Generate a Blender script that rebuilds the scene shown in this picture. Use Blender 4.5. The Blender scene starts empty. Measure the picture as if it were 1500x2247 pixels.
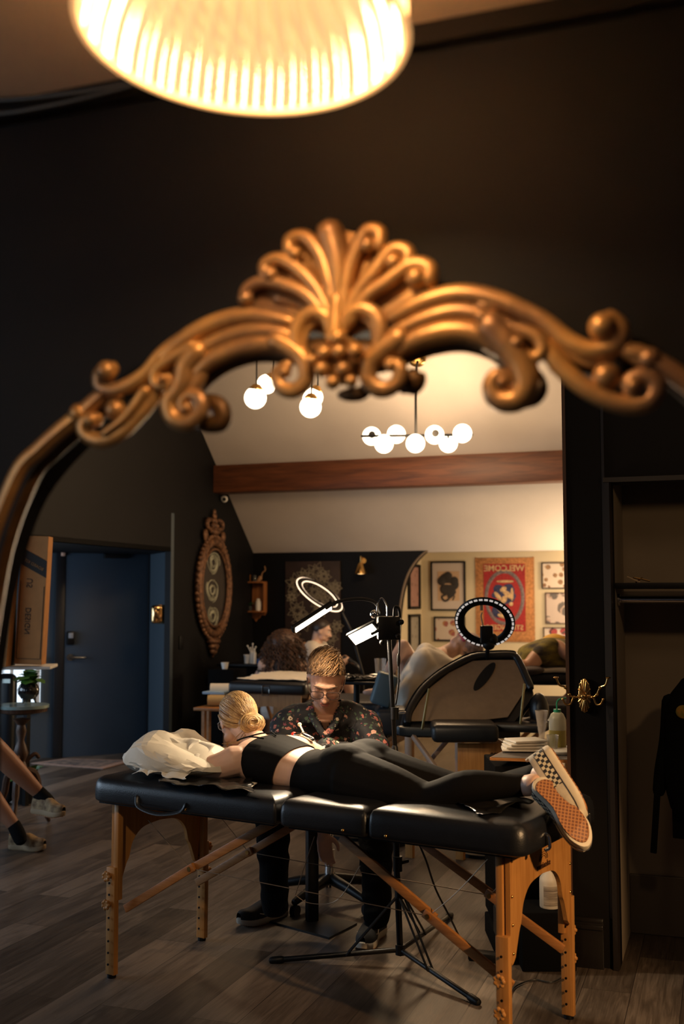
import bpy, bmesh, math, random
from mathutils import Vector, Matrix, noise
random.seed(7)
scene = bpy.context.scene
COL = scene.collection
V = Vector
# ---------------------------------------------------------------- camera
F = 2400.0; CX, CY = 750.0, 1123.5
PITCH = math.atan(190.5/F); EYE = V((0, 0, 1.5))
cam_data = bpy.data.cameras.new('camera'); cam = bpy.data.objects.new('camera', cam_data); COL.objects.link(cam)
cam.location = EYE; cam.rotation_euler = (math.pi/2+PITCH, 0, 0)
cam_data.sensor_fit = 'VERTICAL'; cam_data.sensor_height = 36.0; cam_data.lens = F/2247*36.0
cam_data.clip_start = 0.05; cam_data.clip_end = 60
cam_data.dof.use_dof = True; cam_data.dof.focus_distance = 4.5
cam_data.dof.aperture_fstop = (F/2247*36.0/1000)/0.0145
scene.camera = cam
# ---------------------------------------------------------------- exposure, world
vs = scene.view_settings
vs.view_transform = 'Standard'; vs.look = 'None'; vs.exposure = 0.0; vs.gamma = 1.0; vs.use_curve_mapping = False
w = bpy.data.worlds.new('world'); scene.world = w; w.use_nodes = True
w.node_tree.nodes['Background'].inputs[0].default_value = (0.5, 0.62, 0.9, 1)
w.node_tree.nodes['Background'].inputs[1].default_value = 0.02
# ---------------------------------------------------------------- lights of the place, plus added fill
def area(name, loc, target, size, power, color, sy=None, spread=180):
    l = bpy.data.lights.new(name, 'AREA'); l.energy = power; l.color = color; l.size = size
    if sy: l.shape = 'RECTANGLE'; l.size_y = sy
    l.spread = math.radians(spread)
    o = bpy.data.objects.new(name, l); COL.objects.link(o); o.location = loc
    o.rotation_euler = (V(target)-V(loc)).to_track_quat('-Z', 'Y').to_euler(); return o
def point(name, loc, power, color, r=0.05):
    l = bpy.data.lights.new(name, 'POINT'); l.energy = power; l.color = color; l.shadow_soft_size = r
    o = bpy.data.objects.new(name, l); COL.objects.link(o); o.location = loc; return o
WARM = (1.0, 0.66, 0.34); COOL = (0.62, 0.80, 1.0)
area('window_daylight', (-4.4, 5.6, 1.7), (0.0, 6.9, 0.4), 3.4, 90, COOL, 1.7)
area('entry_window_daylight', (-4.3, 8.9, 1.25), (-2.2, 10.3, 1.1), 1.1, 26, COOL, 1.4)
point('side_fill_point', (-1.25, 0.95, 1.95), 3.5, (1.0, 0.66, 0.36), 0.06)  # unseen warm fill added for the near ceiling and left rail
area('front_window_daylight', (-3.0, 0.6, 1.9), (-0.4, 1.6, 1.7), 1.2, 9.0, COOL, 1.2)
point('front_fill_point', (1.75, 2.9, 2.15), 12, (1.0, 0.62, 0.30), 0.06)  # warm fill added out of view for the table end and shoes
def spot(name, loc, target, power, color, ang, blend=0.6, r=0.04):
    l = bpy.data.lights.new(name, 'SPOT'); l.energy = power; l.color = color; l.spot_size = math.radians(ang); l.spot_blend = blend; l.shadow_soft_size = r
    o = bpy.data.objects.new(name, l); COL.objects.link(o); o.location = loc; o.rotation_euler = (V(target)-V(loc)).to_track_quat('-Z', 'Y').to_euler(); return o
spot('table_end_fill_spot', (1.95, 1.7, 1.75), (0.72, 3.85, 0.48), 270, (1.0, 0.60, 0.28), 34)  # added spot without a fixture, brightens the table's end panel
spot('front_fill_spot', (-0.9, 2.3, 2.25), (-0.35, 4.45, 0.9), 62, (1.0, 0.70, 0.42), 38)  # unseen spot added to warm the pillow, hair and near shoulder
# ---------------------------------------------------------------- pixel / room helpers
def ray(px, py):
    a = (px-CX)/F; b = -(py-CY)/F
    c, s = math.cos(PITCH), math.sin(PITCH)
    return V((a, c-b*s, s+b*c))
def P(px, py, d):                       # point on the ray at world distance Y=d
    r = ray(px, py); return EYE + r*(d/r.y)
def FL(px, py, z=0.0):
    r = ray(px, py); return EYE + r*((z-1.5)/r.z)
def RP(px, py, p0, n):
    r = ray(px, py); return EYE + r*((V(p0)-EYE).dot(n)/r.dot(n))
A_ = V((0.328, 0.945, 0)).normalized(); B_ = V((A_.y, -A_.x, 0)); K_ = V((-0.97, 11.98, 0))
def R(s, t, z): return K_ + B_*s - A_*t + V((0, 0, z))
RROT = math.atan2(B_.y, B_.x)
def RPB(px, py, t):                     # pixel onto a plane parallel to the back wall
    return RP(px, py, R(0, t, 0), A_)
TC = V((-0.051, 4.269, 0)); TU = V((0.8466, -0.5322, 0)).normalized(); TV = V((0.5322, 0.8466, 0)).normalized()
TROT = math.atan2(TU.y, TU.x)
def TP(px, py, v):                      # pixel onto a vertical plane along the front massage table
    return RP(px, py, TC+TV*v, TV)
def TL(t, v, z): return TC + TU*t + TV*v + V((0, 0, z))
# ---------------------------------------------------------------- materials
_m = {}
def mat(name, color, rough=0.6, metal=0.0, var=0.0, scale=20.0, bump=0.0, bscale=None, spec=0.5, sheen=0.0, sub=0.0, col2=None, stretch=None, coat=0.0, alpha=1.0, trans=0.0, emis=None, estr=0.0):
    if name in _m: return _m[name]
    m = bpy.data.materials.new(name); m.use_nodes = True; _m[name] = m
    nt = m.node_tree; b = nt.nodes['Principled BSDF']
    c = tuple(color)+(1,)
    b.inputs['Base Color'].default_value = c; b.inputs['Roughness'].default_value = rough
    b.inputs['Metallic'].default_value = metal; b.inputs['Specular IOR Level'].default_value = spec
    b.inputs['Coat Weight'].default_value = coat; b.inputs['Alpha'].default_value = alpha
    b.inputs['Transmission Weight'].default_value = trans
    if sheen: b.inputs['Sheen Weight'].default_value = sheen
    if sub:
        b.inputs['Subsurface Weight'].default_value = sub; b.inputs['Subsurface Radius'].default_value = (0.012, 0.005, 0.003); b.inputs['Subsurface Scale'].default_value = 1.0
    if emis: b.inputs['Emission Color'].default_value = tuple(emis)+(1,); b.inputs['Emission Strength'].default_value = estr
    tc = nt.nodes.new('ShaderNodeTexCoord'); mp = nt.nodes.new('ShaderNodeMapping')
    nt.links.new(tc.outputs['Object'], mp.inputs[0])
    if stretch: mp.inputs['Scale'].default_value = stretch
    if var or col2:
        n = nt.nodes.new('ShaderNodeTexNoise'); n.inputs['Scale'].default_value = scale; n.inputs['Detail'].default_value = 5
        nt.links.new(mp.outputs[0], n.inputs[0])
        r = nt.nodes.new('ShaderNodeValToRGB'); nt.links.new(n.outputs[0], r.inputs[0])
        r.color_ramp.elements[0].position = 0.35; r.color_ramp.elements[1].position = 0.65
        if col2: r.color_ramp.elements[0].color = tuple(col2)+(1,); r.color_ramp.elements[1].color = c
        else:
            r.color_ramp.elements[0].color = tuple(x*(1-var) for x in color)+(1,); r.color_ramp.elements[1].color = tuple(min(1, x*(1+var)) for x in color)+(1,)
        nt.links.new(r.outputs[0], b.inputs['Base Color'])
    if bump:
        n2 = nt.nodes.new('ShaderNodeTexNoise'); n2.inputs['Scale'].default_value = bscale or scale; n2.inputs['Detail'].default_value = 4
        nt.links.new(mp.outputs[0], n2.inputs[0])
        bp = nt.nodes.new('ShaderNodeBump'); bp.inputs['Strength'].default_value = bump; bp.inputs['Distance'].default_value = 0.01
        nt.links.new(n2.outputs[0], bp.inputs['Height']); nt.links.new(bp.outputs[0], b.inputs['Normal'])
    return m
def emit(name, color, strength):
    if name in _m: return _m[name]
    m = bpy.data.materials.new(name); m.use_nodes = True; _m[name] = m; nt = m.node_tree
    nt.nodes.remove(nt.nodes['Principled BSDF'])
    e = nt.nodes.new('ShaderNodeEmission'); e.inputs[0].default_value = tuple(color)+(1,); e.inputs[1].default_value = strength
    nt.links.new(e.outputs[0], nt.nodes['Material Output'].inputs[0]); return m
class N:                                # tiny node-graph helper
    def __init__(s, name):
        s.m = bpy.data.materials.new(name); s.m.use_nodes = True; s.nt = s.m.node_tree; s.b = s.nt.nodes['Principled BSDF']; _m[name] = s.m
    def n(s, t, ins={}, **kw):
        x = s.nt.nodes.new('ShaderNode'+t)
        for k, v in kw.items(): setattr(x, k, v)
        for k, v in ins.items():
            if isinstance(v, bpy.types.NodeSocket): s.nt.links.new(v, x.inputs[k])
            else: x.inputs[k].default_value = v
        return x
    def math(s, op, a, b=0.0, c=0.0):
        x = s.nt.nodes.new('ShaderNodeMath'); x.operation = op
        for i, v in enumerate((a, b, c)):
            if isinstance(v, bpy.types.NodeSocket): s.nt.links.new(v, x.inputs[i])
            else: x.inputs[i].default_value = v
        return x.outputs[0]
    def mix(s, f, a, b):
        x = s.nt.nodes.new('ShaderNodeMix'); x.data_type = 'RGBA'
        for k, v in ((0, f), (6, a), (7, b)):
            if isinstance(v, bpy.types.NodeSocket): s.nt.links.new(v, x.inputs[k])
            else: x.inputs[k].default_value = v if k == 0 else tuple(v)+(1,)
        return x.outputs[2]
    def ramp(s, f, stops):
        x = s.nt.nodes.new('ShaderNodeValToRGB'); s.nt.links.new(f, x.inputs[0]); e = x.color_ramp.elements
        while len(e) < len(stops): e.new(0.5)
        for i, (p, c) in enumerate(stops): e[i].position = p; e[i].color = tuple(c)+(1,)
        return x.outputs[0]
    def set(s, **kw):
        for k, v in kw.items():
            k = {'color': 'Base Color', 'rough': 'Roughness', 'metal': 'Metallic', 'normal': 'Normal', 'spec': 'Specular IOR Level'}[k]
            if isinstance(v, bpy.types.NodeSocket): s.nt.links.new(v, s.b.inputs[k])
            else: s.b.inputs[k].default_value = v if not isinstance(v, tuple) else tuple(v)+(1,)
        return s.m
    def bump(s, h, st=0.3, d=0.01):
        x = s.n('Bump', {'Strength': st, 'Distance': d, 'Height': h}); return x.outputs[0]
# ---------------------------------------------------------------- mesh builder
def frame_for(t):
    t = t.normalized(); up = V((0, 0, 1)) if abs(t.z) < 0.95 else V((0, 1, 0))
    x = t.cross(up).normalized(); return x, x.cross(t).normalized()
def cr(pts, n=6):                       # Catmull-Rom; items may be tuples/vectors of any length
    pts = [list(p) for p in pts]; out = []
    for i in range(len(pts)-1):
        p0 = pts[max(i-1, 0)]; p1 = pts[i]; p2 = pts[i+1]; p3 = pts[min(i+2, len(pts)-1)]
        for k in range(n):
            u = k/n
            out.append([0.5*((2*b)+(-a+c)*u+(2*a-5*b+4*c-d)*u*u+(-a+3*b-3*c+d)*u**3) for a, b, c, d in zip(p0, p1, p2, p3)])
    out.append(pts[-1]); return out
class MB:
    def __init__(s): s.bm = bmesh.new()
    def _cv(s, before, M):
        for v in s.bm.verts[before:] if False else list(s.bm.verts)[before:]: v.co = M @ v.co
    def box(s, c, size, rot=None, bev=0.0, seg=2):
        r = bmesh.ops.create_cube(s.bm, size=1.0); vs_ = r['verts']
        for v in vs_: v.co = V((v.co.x*size[0], v.co.y*size[1], v.co.z*size[2]))
        if bev:
            ed = list({e for v in vs_ for e in v.link_edges})
            rr = bmesh.ops.bevel(s.bm, geom=ed, offset=bev, segments=seg, affect='EDGES', profile=0.5)
            vs_ = list({v for v in rr['verts']} | {v for v in vs_ if v.is_valid})
        M = Matrix.Translation(V(c)) @ (rot.to_4x4() if rot else Matrix.Identity(4))
        for v in vs_: v.co = M @ v.co
        return s
    def rbox(s, c, size, ang, bev=0.0): return s.box(c, size, Matrix.Rotation(ang, 3, 'Z'), bev)
    def beam(s, a, b, w, h, bev=0.0, up=None):      # rectangular bar from a to b
        a = V(a); b = V(b); t = (b-a); L = t.length; z = t.normalized()
        u = V(up) if up else (V((0, 0, 1)) if abs(z.z) < 0.9 else TU)
        x = u.cross(z).normalized(); y = z.cross(x)
        M = Matrix((x, y, z)).transposed(); return s.box((a+b)/2, (w, h, L), M, bev)
    def rings(s, rings, cap=True, close=False):
        vv = [[s.bm.verts.new(p) for p in r] for r in rings]; n = len(vv[0])
        pairs = list(zip(vv[:-1], vv[1:])) + ([(vv[-1], vv[0])] if close else [])
        for a, b in pairs:
            for i in range(n):
                try: s.bm.faces.new((a[i], a[(i+1) % n], b[(i+1) % n], b[i]))
                except ValueError: pass
        if cap and not close:
            try: s.bm.faces.new(list(reversed(vv[0]))); s.bm.faces.new(vv[-1])
            except ValueError: pass
        return s
    def tube(s, pts, r, seg=8, dome=True, flat=1.0, up=None):
        pts = [V(p) for p in pts]; n = len(pts)
        rs = [r]*n if not hasattr(r, '__len__') else list(r)
        t0 = (pts[1]-pts[0]).normalized()
        if up is not None: x = V(up).cross(t0).normalized(); y = t0.cross(x)
        else: x, y = frame_for(t0)
        R_ = []
        for i in range(n):
            t = (pts[min(i+1, n-1)]-pts[max(i-1, 0)])
            if t.length < 1e-9: t = t0
            t.normalize()
            if up is not None: x = V(up).cross(t).normalized(); y = t.cross(x)
            else:
                x = (x-t*x.dot(t))
                x = x.normalized() if x.length > 1e-6 else frame_for(t)[0]
                y = t.cross(x)
            def ring(c, rad): return [c+x*(math.cos(2*math.pi*k/seg)*rad)+y*(math.sin(2*math.pi*k/seg)*rad*flat) for k in range(seg)]
            if i == 0 and dome: R_ += [ring(pts[0]-t*rs[0]*0.9, rs[0]*0.3), ring(pts[0]-t*rs[0]*0.6, rs[0]*0.8)]
            R_.append(ring(pts[i], rs[i]))
            if i == n-1 and dome: R_ += [ring(pts[i]+t*rs[i]*0.6, rs[i]*0.8), ring(pts[i]+t*rs[i]*0.9, rs[i]*0.3)]
        return s.rings(R_)
    def cyl(s, a, b, r, r2=None, seg=20): return s.tube([a, b], [r, r if r2 is None else r2], seg, dome=False)
    def ell(s, c, rad, rot=None, sub=3):
        r = bmesh.ops.create_icosphere(s.bm, subdivisions=sub, radius=1.0)
        rad = V((rad,)*3) if not hasattr(rad, '__len__') else V(rad)
        for v in r['verts']:
            p = V((v.co.x*rad.x, v.co.y*rad.y, v.co.z*rad.z)); v.co = (rot @ p if rot else p)+V(c)
        return s
    def lathe(s, prof, c=(0, 0, 0), seg=32, M=None, rib=None):
        c = V(c); rr = []
        for j, (r, z) in enumerate(prof):
            ring = []
            for k in range(seg):
                a = 2*math.pi*k/seg; q = r*(1+(rib[0]*math.cos(a*rib[1]) if rib else 0))
                p = V((q*math.cos(a), q*math.sin(a), z)); ring.append((M @ p if M else p)+c)
            rr.append(ring)
        return s.rings(rr)
    def prism(s, pts, depth, holes=None):      # pts: 3D planar outline, depth: vector
        a = [s.bm.verts.new(V(p)) for p in pts]; f = s.bm.faces.new(a)
        r = bmesh.ops.extrude_face_region(s.bm, geom=[f]); nv = [g for g in r['geom'] if isinstance(g, bmesh.types.BMVert)]
        for v in nv: v.co += V(depth)
        return s
    def grid(s, f, nu, nv, close_u=False):
        g = [[s.bm.verts.new(V(f(i/nu, j/nv))) for j in range(nv+1)] for i in range(nu+(0 if close_u else 1))]
        m = len(g)
        for i in range(nu):
            for j in range(nv):
                s.bm.faces.new((g[i][j], g[(i+1) % m][j], g[(i+1) % m][j+1], g[i][j+1]))
        return s
    def build(s, name, m, parent=None, smooth=True, ang=40):
        bmesh.ops.recalc_face_normals(s.bm, faces=s.bm.faces)
        me = bpy.data.meshes.new(name); s.bm.to_mesh(me); s.bm.free(); return link(name, me, m, parent, smooth, ang)
def link(name, me, m, parent=None, smooth=True, ang=40):
    o = bpy.data.objects.new(name, me); COL.objects.link(o)
    if m and not me.materials: me.materials.append(m)
    if smooth:
        me.polygons.foreach_set('use_smooth', [True]*len(me.polygons)); me.set_sharp_from_angle(angle=math.radians(ang))
    if parent:
        o.parent = parent
        if parent.matrix_basis != Matrix.Identity(4) or parent.parent:
            M = parent.matrix_basis
            if parent.parent: M = parent.parent.matrix_basis @ M
            me.transform(M.inverted())
    return o
def tag(o, label, cat, group=None):
    if o.type == 'MESH' and not o.parent:      # give single-mesh things an origin at their base
        me = o.data; xs = [v.co for v in me.vertices]
        if xs and o.location.length == 0:
            c = V(((min(p.x for p in xs)+max(p.x for p in xs))/2, (min(p.y for p in xs)+max(p.y for p in xs))/2, min(p.z for p in xs)))
            me.transform(Matrix.Translation(-c)); o.location = c
            for ch in COL.objects:
                if ch.parent == o: ch.location = ch.location - c
    o['label'] = label; o['category'] = cat
    if group: o['group'] = group
    return o
def thing(name, label, cat, loc, rotz=0.0, group=None):
    o = bpy.data.objects.new(name, None); COL.objects.link(o); o.location = loc; o.rotation_euler = (0, 0, rotz)
    o.empty_display_size = 0.1
    o['label'] = label; o['category'] = cat
    if group: o['group'] = group
    return o
def struct(o): o['kind'] = 'structure'; return o
def copytree(o, parent=None, label=None):
    c = o.copy(); COL.objects.link(c); c.parent = parent
    for ch in [x for x in COL.objects if x.parent == o]: copytree(ch, c)
    if label: c['label'] = label
    return c
# text lettering as real flat mesh (mirrored, since the room is seen in a mirror)
def letters(name, txt, org, right, up, h, m, parent=None, mirror=True, ext=0.0015, align='CENTER', bold=0.0):
    cu = bpy.data.curves.new(name, 'FONT'); cu.body = txt; cu.size = 1.0; cu.extrude = ext/h; cu.align_x = align; cu.resolution_u = 3; cu.offset = bold
    t = bpy.data.objects.new('tmp', cu); COL.objects.link(t)
    bpy.context.view_layer.update()
    me = bpy.data.meshes.new_from_object(t.evaluated_get(bpy.context.evaluated_depsgraph_get()))
    bpy.data.objects.remove(t); bpy.data.curves.remove(cu)
    right = V(right).normalized(); up = V(up).normalized(); n = right.cross(up)
    x = -right if mirror else right
    M = Matrix((x*h, up*h, n*h)).transposed().to_4x4(); M.translation = V(org)
    me.transform(M)
    if mirror: me.flip_normals()
    me.materials.clear(); me.materials.append(m)
    return link(name, me, m, parent, False)
# organic surfaces: overlapping closed shapes merged by voxel remesh
def organic(mb, name, m, parent=None, vox=0.007, smooth=6, fac=0.6):
    me = bpy.data.meshes.new('tmp'); mb.bm.to_mesh(me); mb.bm.free()
    o = bpy.data.objects.new('tmp', me); COL.objects.link(o)
    r = o.modifiers.new('r', 'REMESH'); r.mode = 'VOXEL'; r.voxel_size = vox
    if smooth:
        k = o.modifiers.new('s', 'SMOOTH'); k.factor = fac; k.iterations = smooth
    bpy.context.view_layer.update()
    m2 = bpy.data.meshes.new_from_object(o.evaluated_get(bpy.context.evaluated_depsgraph_get()))
    bpy.data.objects.remove(o); bpy.data.meshes.remove(me); m2.name = name
    m2.materials.clear()
    return link(name, m2, m, parent, True, 180)
M_wall = mat('wall_paint_black', (0.0042, 0.0038, 0.0044), 0.6, var=0.15, scale=3, bump=0.05, bscale=180, spec=0.18)
M_matte = mat('matte_black', (0.0035, 0.0035, 0.004), 0.85, spec=0.05)
M_navy = mat('navy_paint', (0.022, 0.032, 0.052), 0.38, var=0.1, scale=3, bump=0.03, bscale=200)
M_ceil = mat('ceiling_plaster', (0.62, 0.55, 0.49), 0.8, var=0.04, scale=2, bump=0.15, bscale=60)
M_cream = mat('cream_paint', (0.60, 0.50, 0.33), 0.7, var=0.05, scale=2)
M_gold = mat('aged_gilt', (0.64, 0.36, 0.12), 0.38, 0.52, col2=(0.25, 0.14, 0.075), scale=9, bump=0.12, bscale=40)
M_goldd = mat('gilt_reflected', (0.10, 0.05, 0.015), 0.5, 0.5, var=0.3)
M_brass = mat('brass', (0.70, 0.42, 0.14), 0.25, 1.0)
M_leather = mat('black_vinyl', (0.008, 0.009, 0.012), 0.36, var=0.1, scale=30, bump=0.10, bscale=260, spec=0.55)
M_blk = mat('black_plastic', (0.004, 0.004, 0.0045), 0.45, spec=0.25)
M_blkm = mat('black_metal', (0.004, 0.004, 0.0045), 0.38, 0.0, spec=0.3)
M_chrome = mat('chrome', (0.75, 0.75, 0.75), 0.15, 1.0)
M_skin = mat('skin', (0.62, 0.34, 0.22), 0.5, var=0.06, scale=12, sub=0.15)
M_skinp = mat('skin_pale', (0.66, 0.42, 0.31), 0.5, var=0.06, scale=12, sub=0.15)
M_skind = mat('skin_tan', (0.36, 0.17, 0.10), 0.5, var=0.06, scale=12, sub=0.1)
M_leg = mat('black_leggings', (0.0052, 0.0046, 0.0043), 0.8, bump=0.05, bscale=300, spec=0.10)
M_cloth = mat('black_cotton', (0.0045, 0.0045, 0.005), 0.9, spec=0.15, bump=0.2, bscale=50)
M_paper = mat('white_paper', (0.72, 0.66, 0.56), 0.7, var=0.04, scale=8)
M_white = mat('white_plastic', (0.75, 0.72, 0.66), 0.45)
M_cord = mat('cable_rubber', (0.01, 0.01, 0.01), 0.5)
M_wire = mat('steel_cable', (0.25, 0.18, 0.12), 0.4, 0.8)
def wood(name, c1, c2, axis, rough=0.42, sc=1.0):
    g = N(name); tc = g.n('TexCoord'); st = [14*sc]*3; st[axis] = 1.2*sc
    mp = g.n('Mapping', {0: tc.outputs['Object'], 'Scale': st})
    n = g.n('TexNoise', {'Vector': mp.outputs[0], 'Scale': 3.0, 'Detail': 6.0, 'Distortion': 0.8})
    st2 = [90*sc]*3; st2[axis] = 3*sc
    mp2 = g.n('Mapping', {0: tc.outputs['Object'], 'Scale': st2})
    n2 = g.n('TexNoise', {'Vector': mp2.outputs[0], 'Scale': 2.0, 'Detail': 3.0})
    f = g.math('ADD', g.math('MULTIPLY', n.outputs[0], 0.7), g.math('MULTIPLY', n2.outputs[0], 0.3))
    c = g.ramp(f, [(0.36, c2), (0.62, c1)])
    return g.set(color=c, rough=rough, normal=g.bump(n2.outputs[0], 0.08))
M_beech = wood('beech_wood', (0.50, 0.235, 0.065), (0.38, 0.165, 0.04), 2)
M_beechx = wood('beech_wood_bar', (0.42, 0.18, 0.055), (0.30, 0.12, 0.03), 0)
M_beam = wood('beam_wood', (0.17, 0.055, 0.020), (0.075, 0.024, 0.010), 0, 0.5, 0.6)
M_dwood = wood('dark_carved_wood', (0.10, 0.045, 0.022), (0.045, 0.02, 0.012), 2, 0.45)
M_owood = wood('orange_shelf_wood', (0.36, 0.13, 0.035), (0.22, 0.075, 0.02), 2, 0.5)
# floor of grey brown planks running with the left wall
def floor_mat():
    g = N('plank_floor'); tc = g.n('TexCoord')
    mp = g.n('Mapping', {0: tc.outputs['Object']}); mp.inputs['Rotation'].default_value = (0, 0, -math.atan2(A_.y, A_.x))
    br = g.n('TexBrick', {'Vector': mp.outputs[0], 'Color1': (0, 0, 0, 1), 'Color2': (1, 1, 1, 1), 'Mortar': (0.5, 0.5, 0.5, 1), 'Scale': 1.0, 'Mortar Size': 0.0016, 'Mortar Smooth': 0.2, 'Bias': 0.0, 'Brick Width': 1.22, 'Row Height': 0.185})
    br.offset = 0.37; br.offset_frequency = 2
    tone = br.outputs['Color']
    sc = g.n('VectorMath', {0: tone, 1: (13.7, 7.1, 3.3)}, operation='MULTIPLY')
    ad = g.n('VectorMath', {0: mp.outputs[0], 1: sc.outputs[0]}, operation='ADD')
    m2 = g.n('Mapping', {0: ad.outputs[0], 'Scale': (1.3, 11, 1)})
    n1 = g.n('TexNoise', {'Vector': m2.outputs[0], 'Scale': 2.2, 'Detail': 7.0, 'Distortion': 1.2, 'Roughness': 0.62})
    m3 = g.n('Mapping', {0: ad.outputs[0], 'Scale': (3, 90, 1)})
    n2 = g.n('TexNoise', {'Vector': m3.outputs[0], 'Scale': 2.0, 'Detail': 4.0})
    f = g.math('ADD', g.math('MULTIPLY', n1.outputs[0], 0.55), g.math('MULTIPLY', n2.outputs[0], 0.25))
    f = g.math('ADD', f, g.math('MULTIPLY', tone, 0.30))
    c = g.ramp(f, [(0.36, (0.030, 0.021, 0.015)), (0.54, (0.078, 0.058, 0.043)), (0.72, (0.165, 0.126, 0.096))])
    c = g.mix(br.outputs['Fac'], c, (0.02, 0.014, 0.011))
    h = g.math('SUBTRACT', g.math('MULTIPLY', n2.outputs[0], 0.4), br.outputs['Fac'])
    return g.set(color=c, rough=g.math('ADD', g.math('MULTIPLY', n1.outputs[0], 0.15), 0.36), normal=g.bump(h, 0.25, 0.004), spec=0.4)
M_floor = floor_mat()
# ================================================================ mirror wall (near space)
YAW = math.radians(20.0); MD = 1.5
MN = V((math.sin(YAW), math.cos(YAW), 0))        # normal of the mirror wall, pointing away from the camera
MS = V((math.cos(YAW), -math.sin(YAW), 0))
M0 = V((0, MD, 0))
def W(px, py, off=0.0):                           # pixel onto the mirror plane; off<0 = toward the camera
    p = RP(px, py, M0, MN); return p + MN*off
MPX = MD/F
# opening outline (inner line of the gilt frame) in wall coordinates (s,z)
def sz(p): q = p-M0; return (q.dot(MS), q.z)
def wz(s, z, off=0.0): return M0 + MS*s + MN*off + V((0, 0, z))
rim_px = [(-75, 1500), (-45, 1300), (-8, 1170), (30, 1080), (90, 1000), (170, 925), (240, 880), (330, 830), (420, 775), (520, 735), (640, 720), (750, 715), (860, 715), (960, 690), (1060, 690), (1150, 730), (1250, 800), (1350, 820), (1450, 825), (1540, 870), (1620, 960), (1690, 1080), (1740, 1220), (1765, 1400)]
rim = [sz(W(x, y)) for x, y in rim_px]
rim = [tuple(q) for q in cr(rim, 3)]
rim = [(rim[0][0], 0.12)] + rim + [(rim[-1][0], 0.12)]
def wall_mirror():
    mb = MB(); top = 2.30; s0, s1 = -2.1, 2.2; th = 0.06
    # strips: outer rectangle to opening outline
    n = len(rim)
    for off in (0.03, 0.03+th):
        vo = []
        for s, z in rim:
            vo.append(wz(s, z, off))
        tops = [wz(s, top, off) for s, z in rim]
        a = [mb.bm.verts.new(p) for p in vo]; b = [mb.bm.verts.new(p) for p in tops]
        for i in range(n-1):
            if abs(rim[i][0]-rim[i+1][0]) < 1e-6: continue
            mb.bm.faces.new((a[i], a[i+1], b[i+1], b[i]))
        def quad(*q): mb.bm.faces.new([mb.bm.verts.new(wz(x, z, off)) for x, z in q])
        lo = min(rim[0][0], rim[1][0]); hi = rim[-1][0]
        quad((s0, 0), (lo, 0), (lo, top), (s0, top)); quad((hi, 0), (s1, 0), (s1, top), (hi, top)); quad((lo, 0), (hi, 0), (hi, 0.12), (lo, 0.12))
        if off == 0.03: first = vo
    for i in range(n-1):
        mb.bm.faces.new([mb.bm.verts.new(p) for p in (wz(*rim[i], 0.03), wz(*rim[i+1], 0.03), wz(*rim[i+1], 0.03+th), wz(*rim[i], 0.03+th))])
    return mb.build('wall_front', mat('charcoal_wall', (0.0050, 0.0054, 0.0072), 0.6, var=.1, scale=3, bump=.05, bscale=180, spec=.15), None, False)
struct(wall_mirror())
# near ceiling with two sagging cables
mb = MB(); mb.prism([wz(-2.1, 2.30, 0.1), wz(2.2, 2.30, 0.1), wz(2.2, 2.30, -2.2), wz(-2.1, 2.30, -2.2)], (0, 0, 0.05))
struct(mb.build('ceiling_front', mat('near_ceiling', (0.62, 0.50, 0.40), 0.8, var=0.05, scale=4), None, False))
mb = MB(); mb.beam(wz(-2.1, 2.285, 0.02), wz(2.2, 2.285, 0.02), 0.03, 0.03); struct(mb.build('trim_1', M_wall, None, False))
for k, (y0, y1, y2) in enumerate([(232, 222, 196), (262, 243, 205)]):
    mb = MB(); mb.tube([V(p) for p in cr([W(-160, y0-6, -0.02), W(0, y0, -0.02), W(130, y1, -0.02), W(290, y2, -0.02), W(560, y2-70, -0.02)], 6)], 0.0045, 8)
    tag(mb.build('cable', M_cord), ['upper black cable sagging along the wall under the ceiling, left of the lamp', 'lower black cable sagging along the wall below the other cable'][k], 'cable', 'cables along the wall')
# ================================================================ floor
mb = MB(); mb.prism([(-7, -1.2, 0), (5, -1.2, 0), (5, 14.5, 0), (-7, 14.5, 0)], (0, 0, -0.05))
struct(mb.build('floor', M_floor, None, False))
# ================================================================ left wall with recess
def line_L(px, z=0):          # left wall point at pixel column
    return RP(px, 1314, K_, B_) * 1 + V((0, 0, z-1.5+0)) if False else V((RP(px, 1200, K_, B_).x, RP(px, 1200, K_, B_).y, z))
ZL = 1.94
e1 = line_L(375)                                   # right front edge of the recess
tL = (K_-e1).dot(A_)
e0t = tL + 3.3                                     # recess goes forward past the frame
def wquad(mb, *p): mb.bm.faces.new([mb.bm.verts.new(V(q)) for q in p])
mb = MB()
mb.prism([R(0, 0, 0), R(0, tL, 0), R(0, tL, 6), R(0, 0, 6)], -B_*0.06)
mb.prism([R(0, tL, ZL), R(0, 9.8, ZL), R(0, 9.8, 6), R(0, tL, 6)], -B_*0.06)
struct(mb.build('wall_left', M_wall, None, False))
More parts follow.
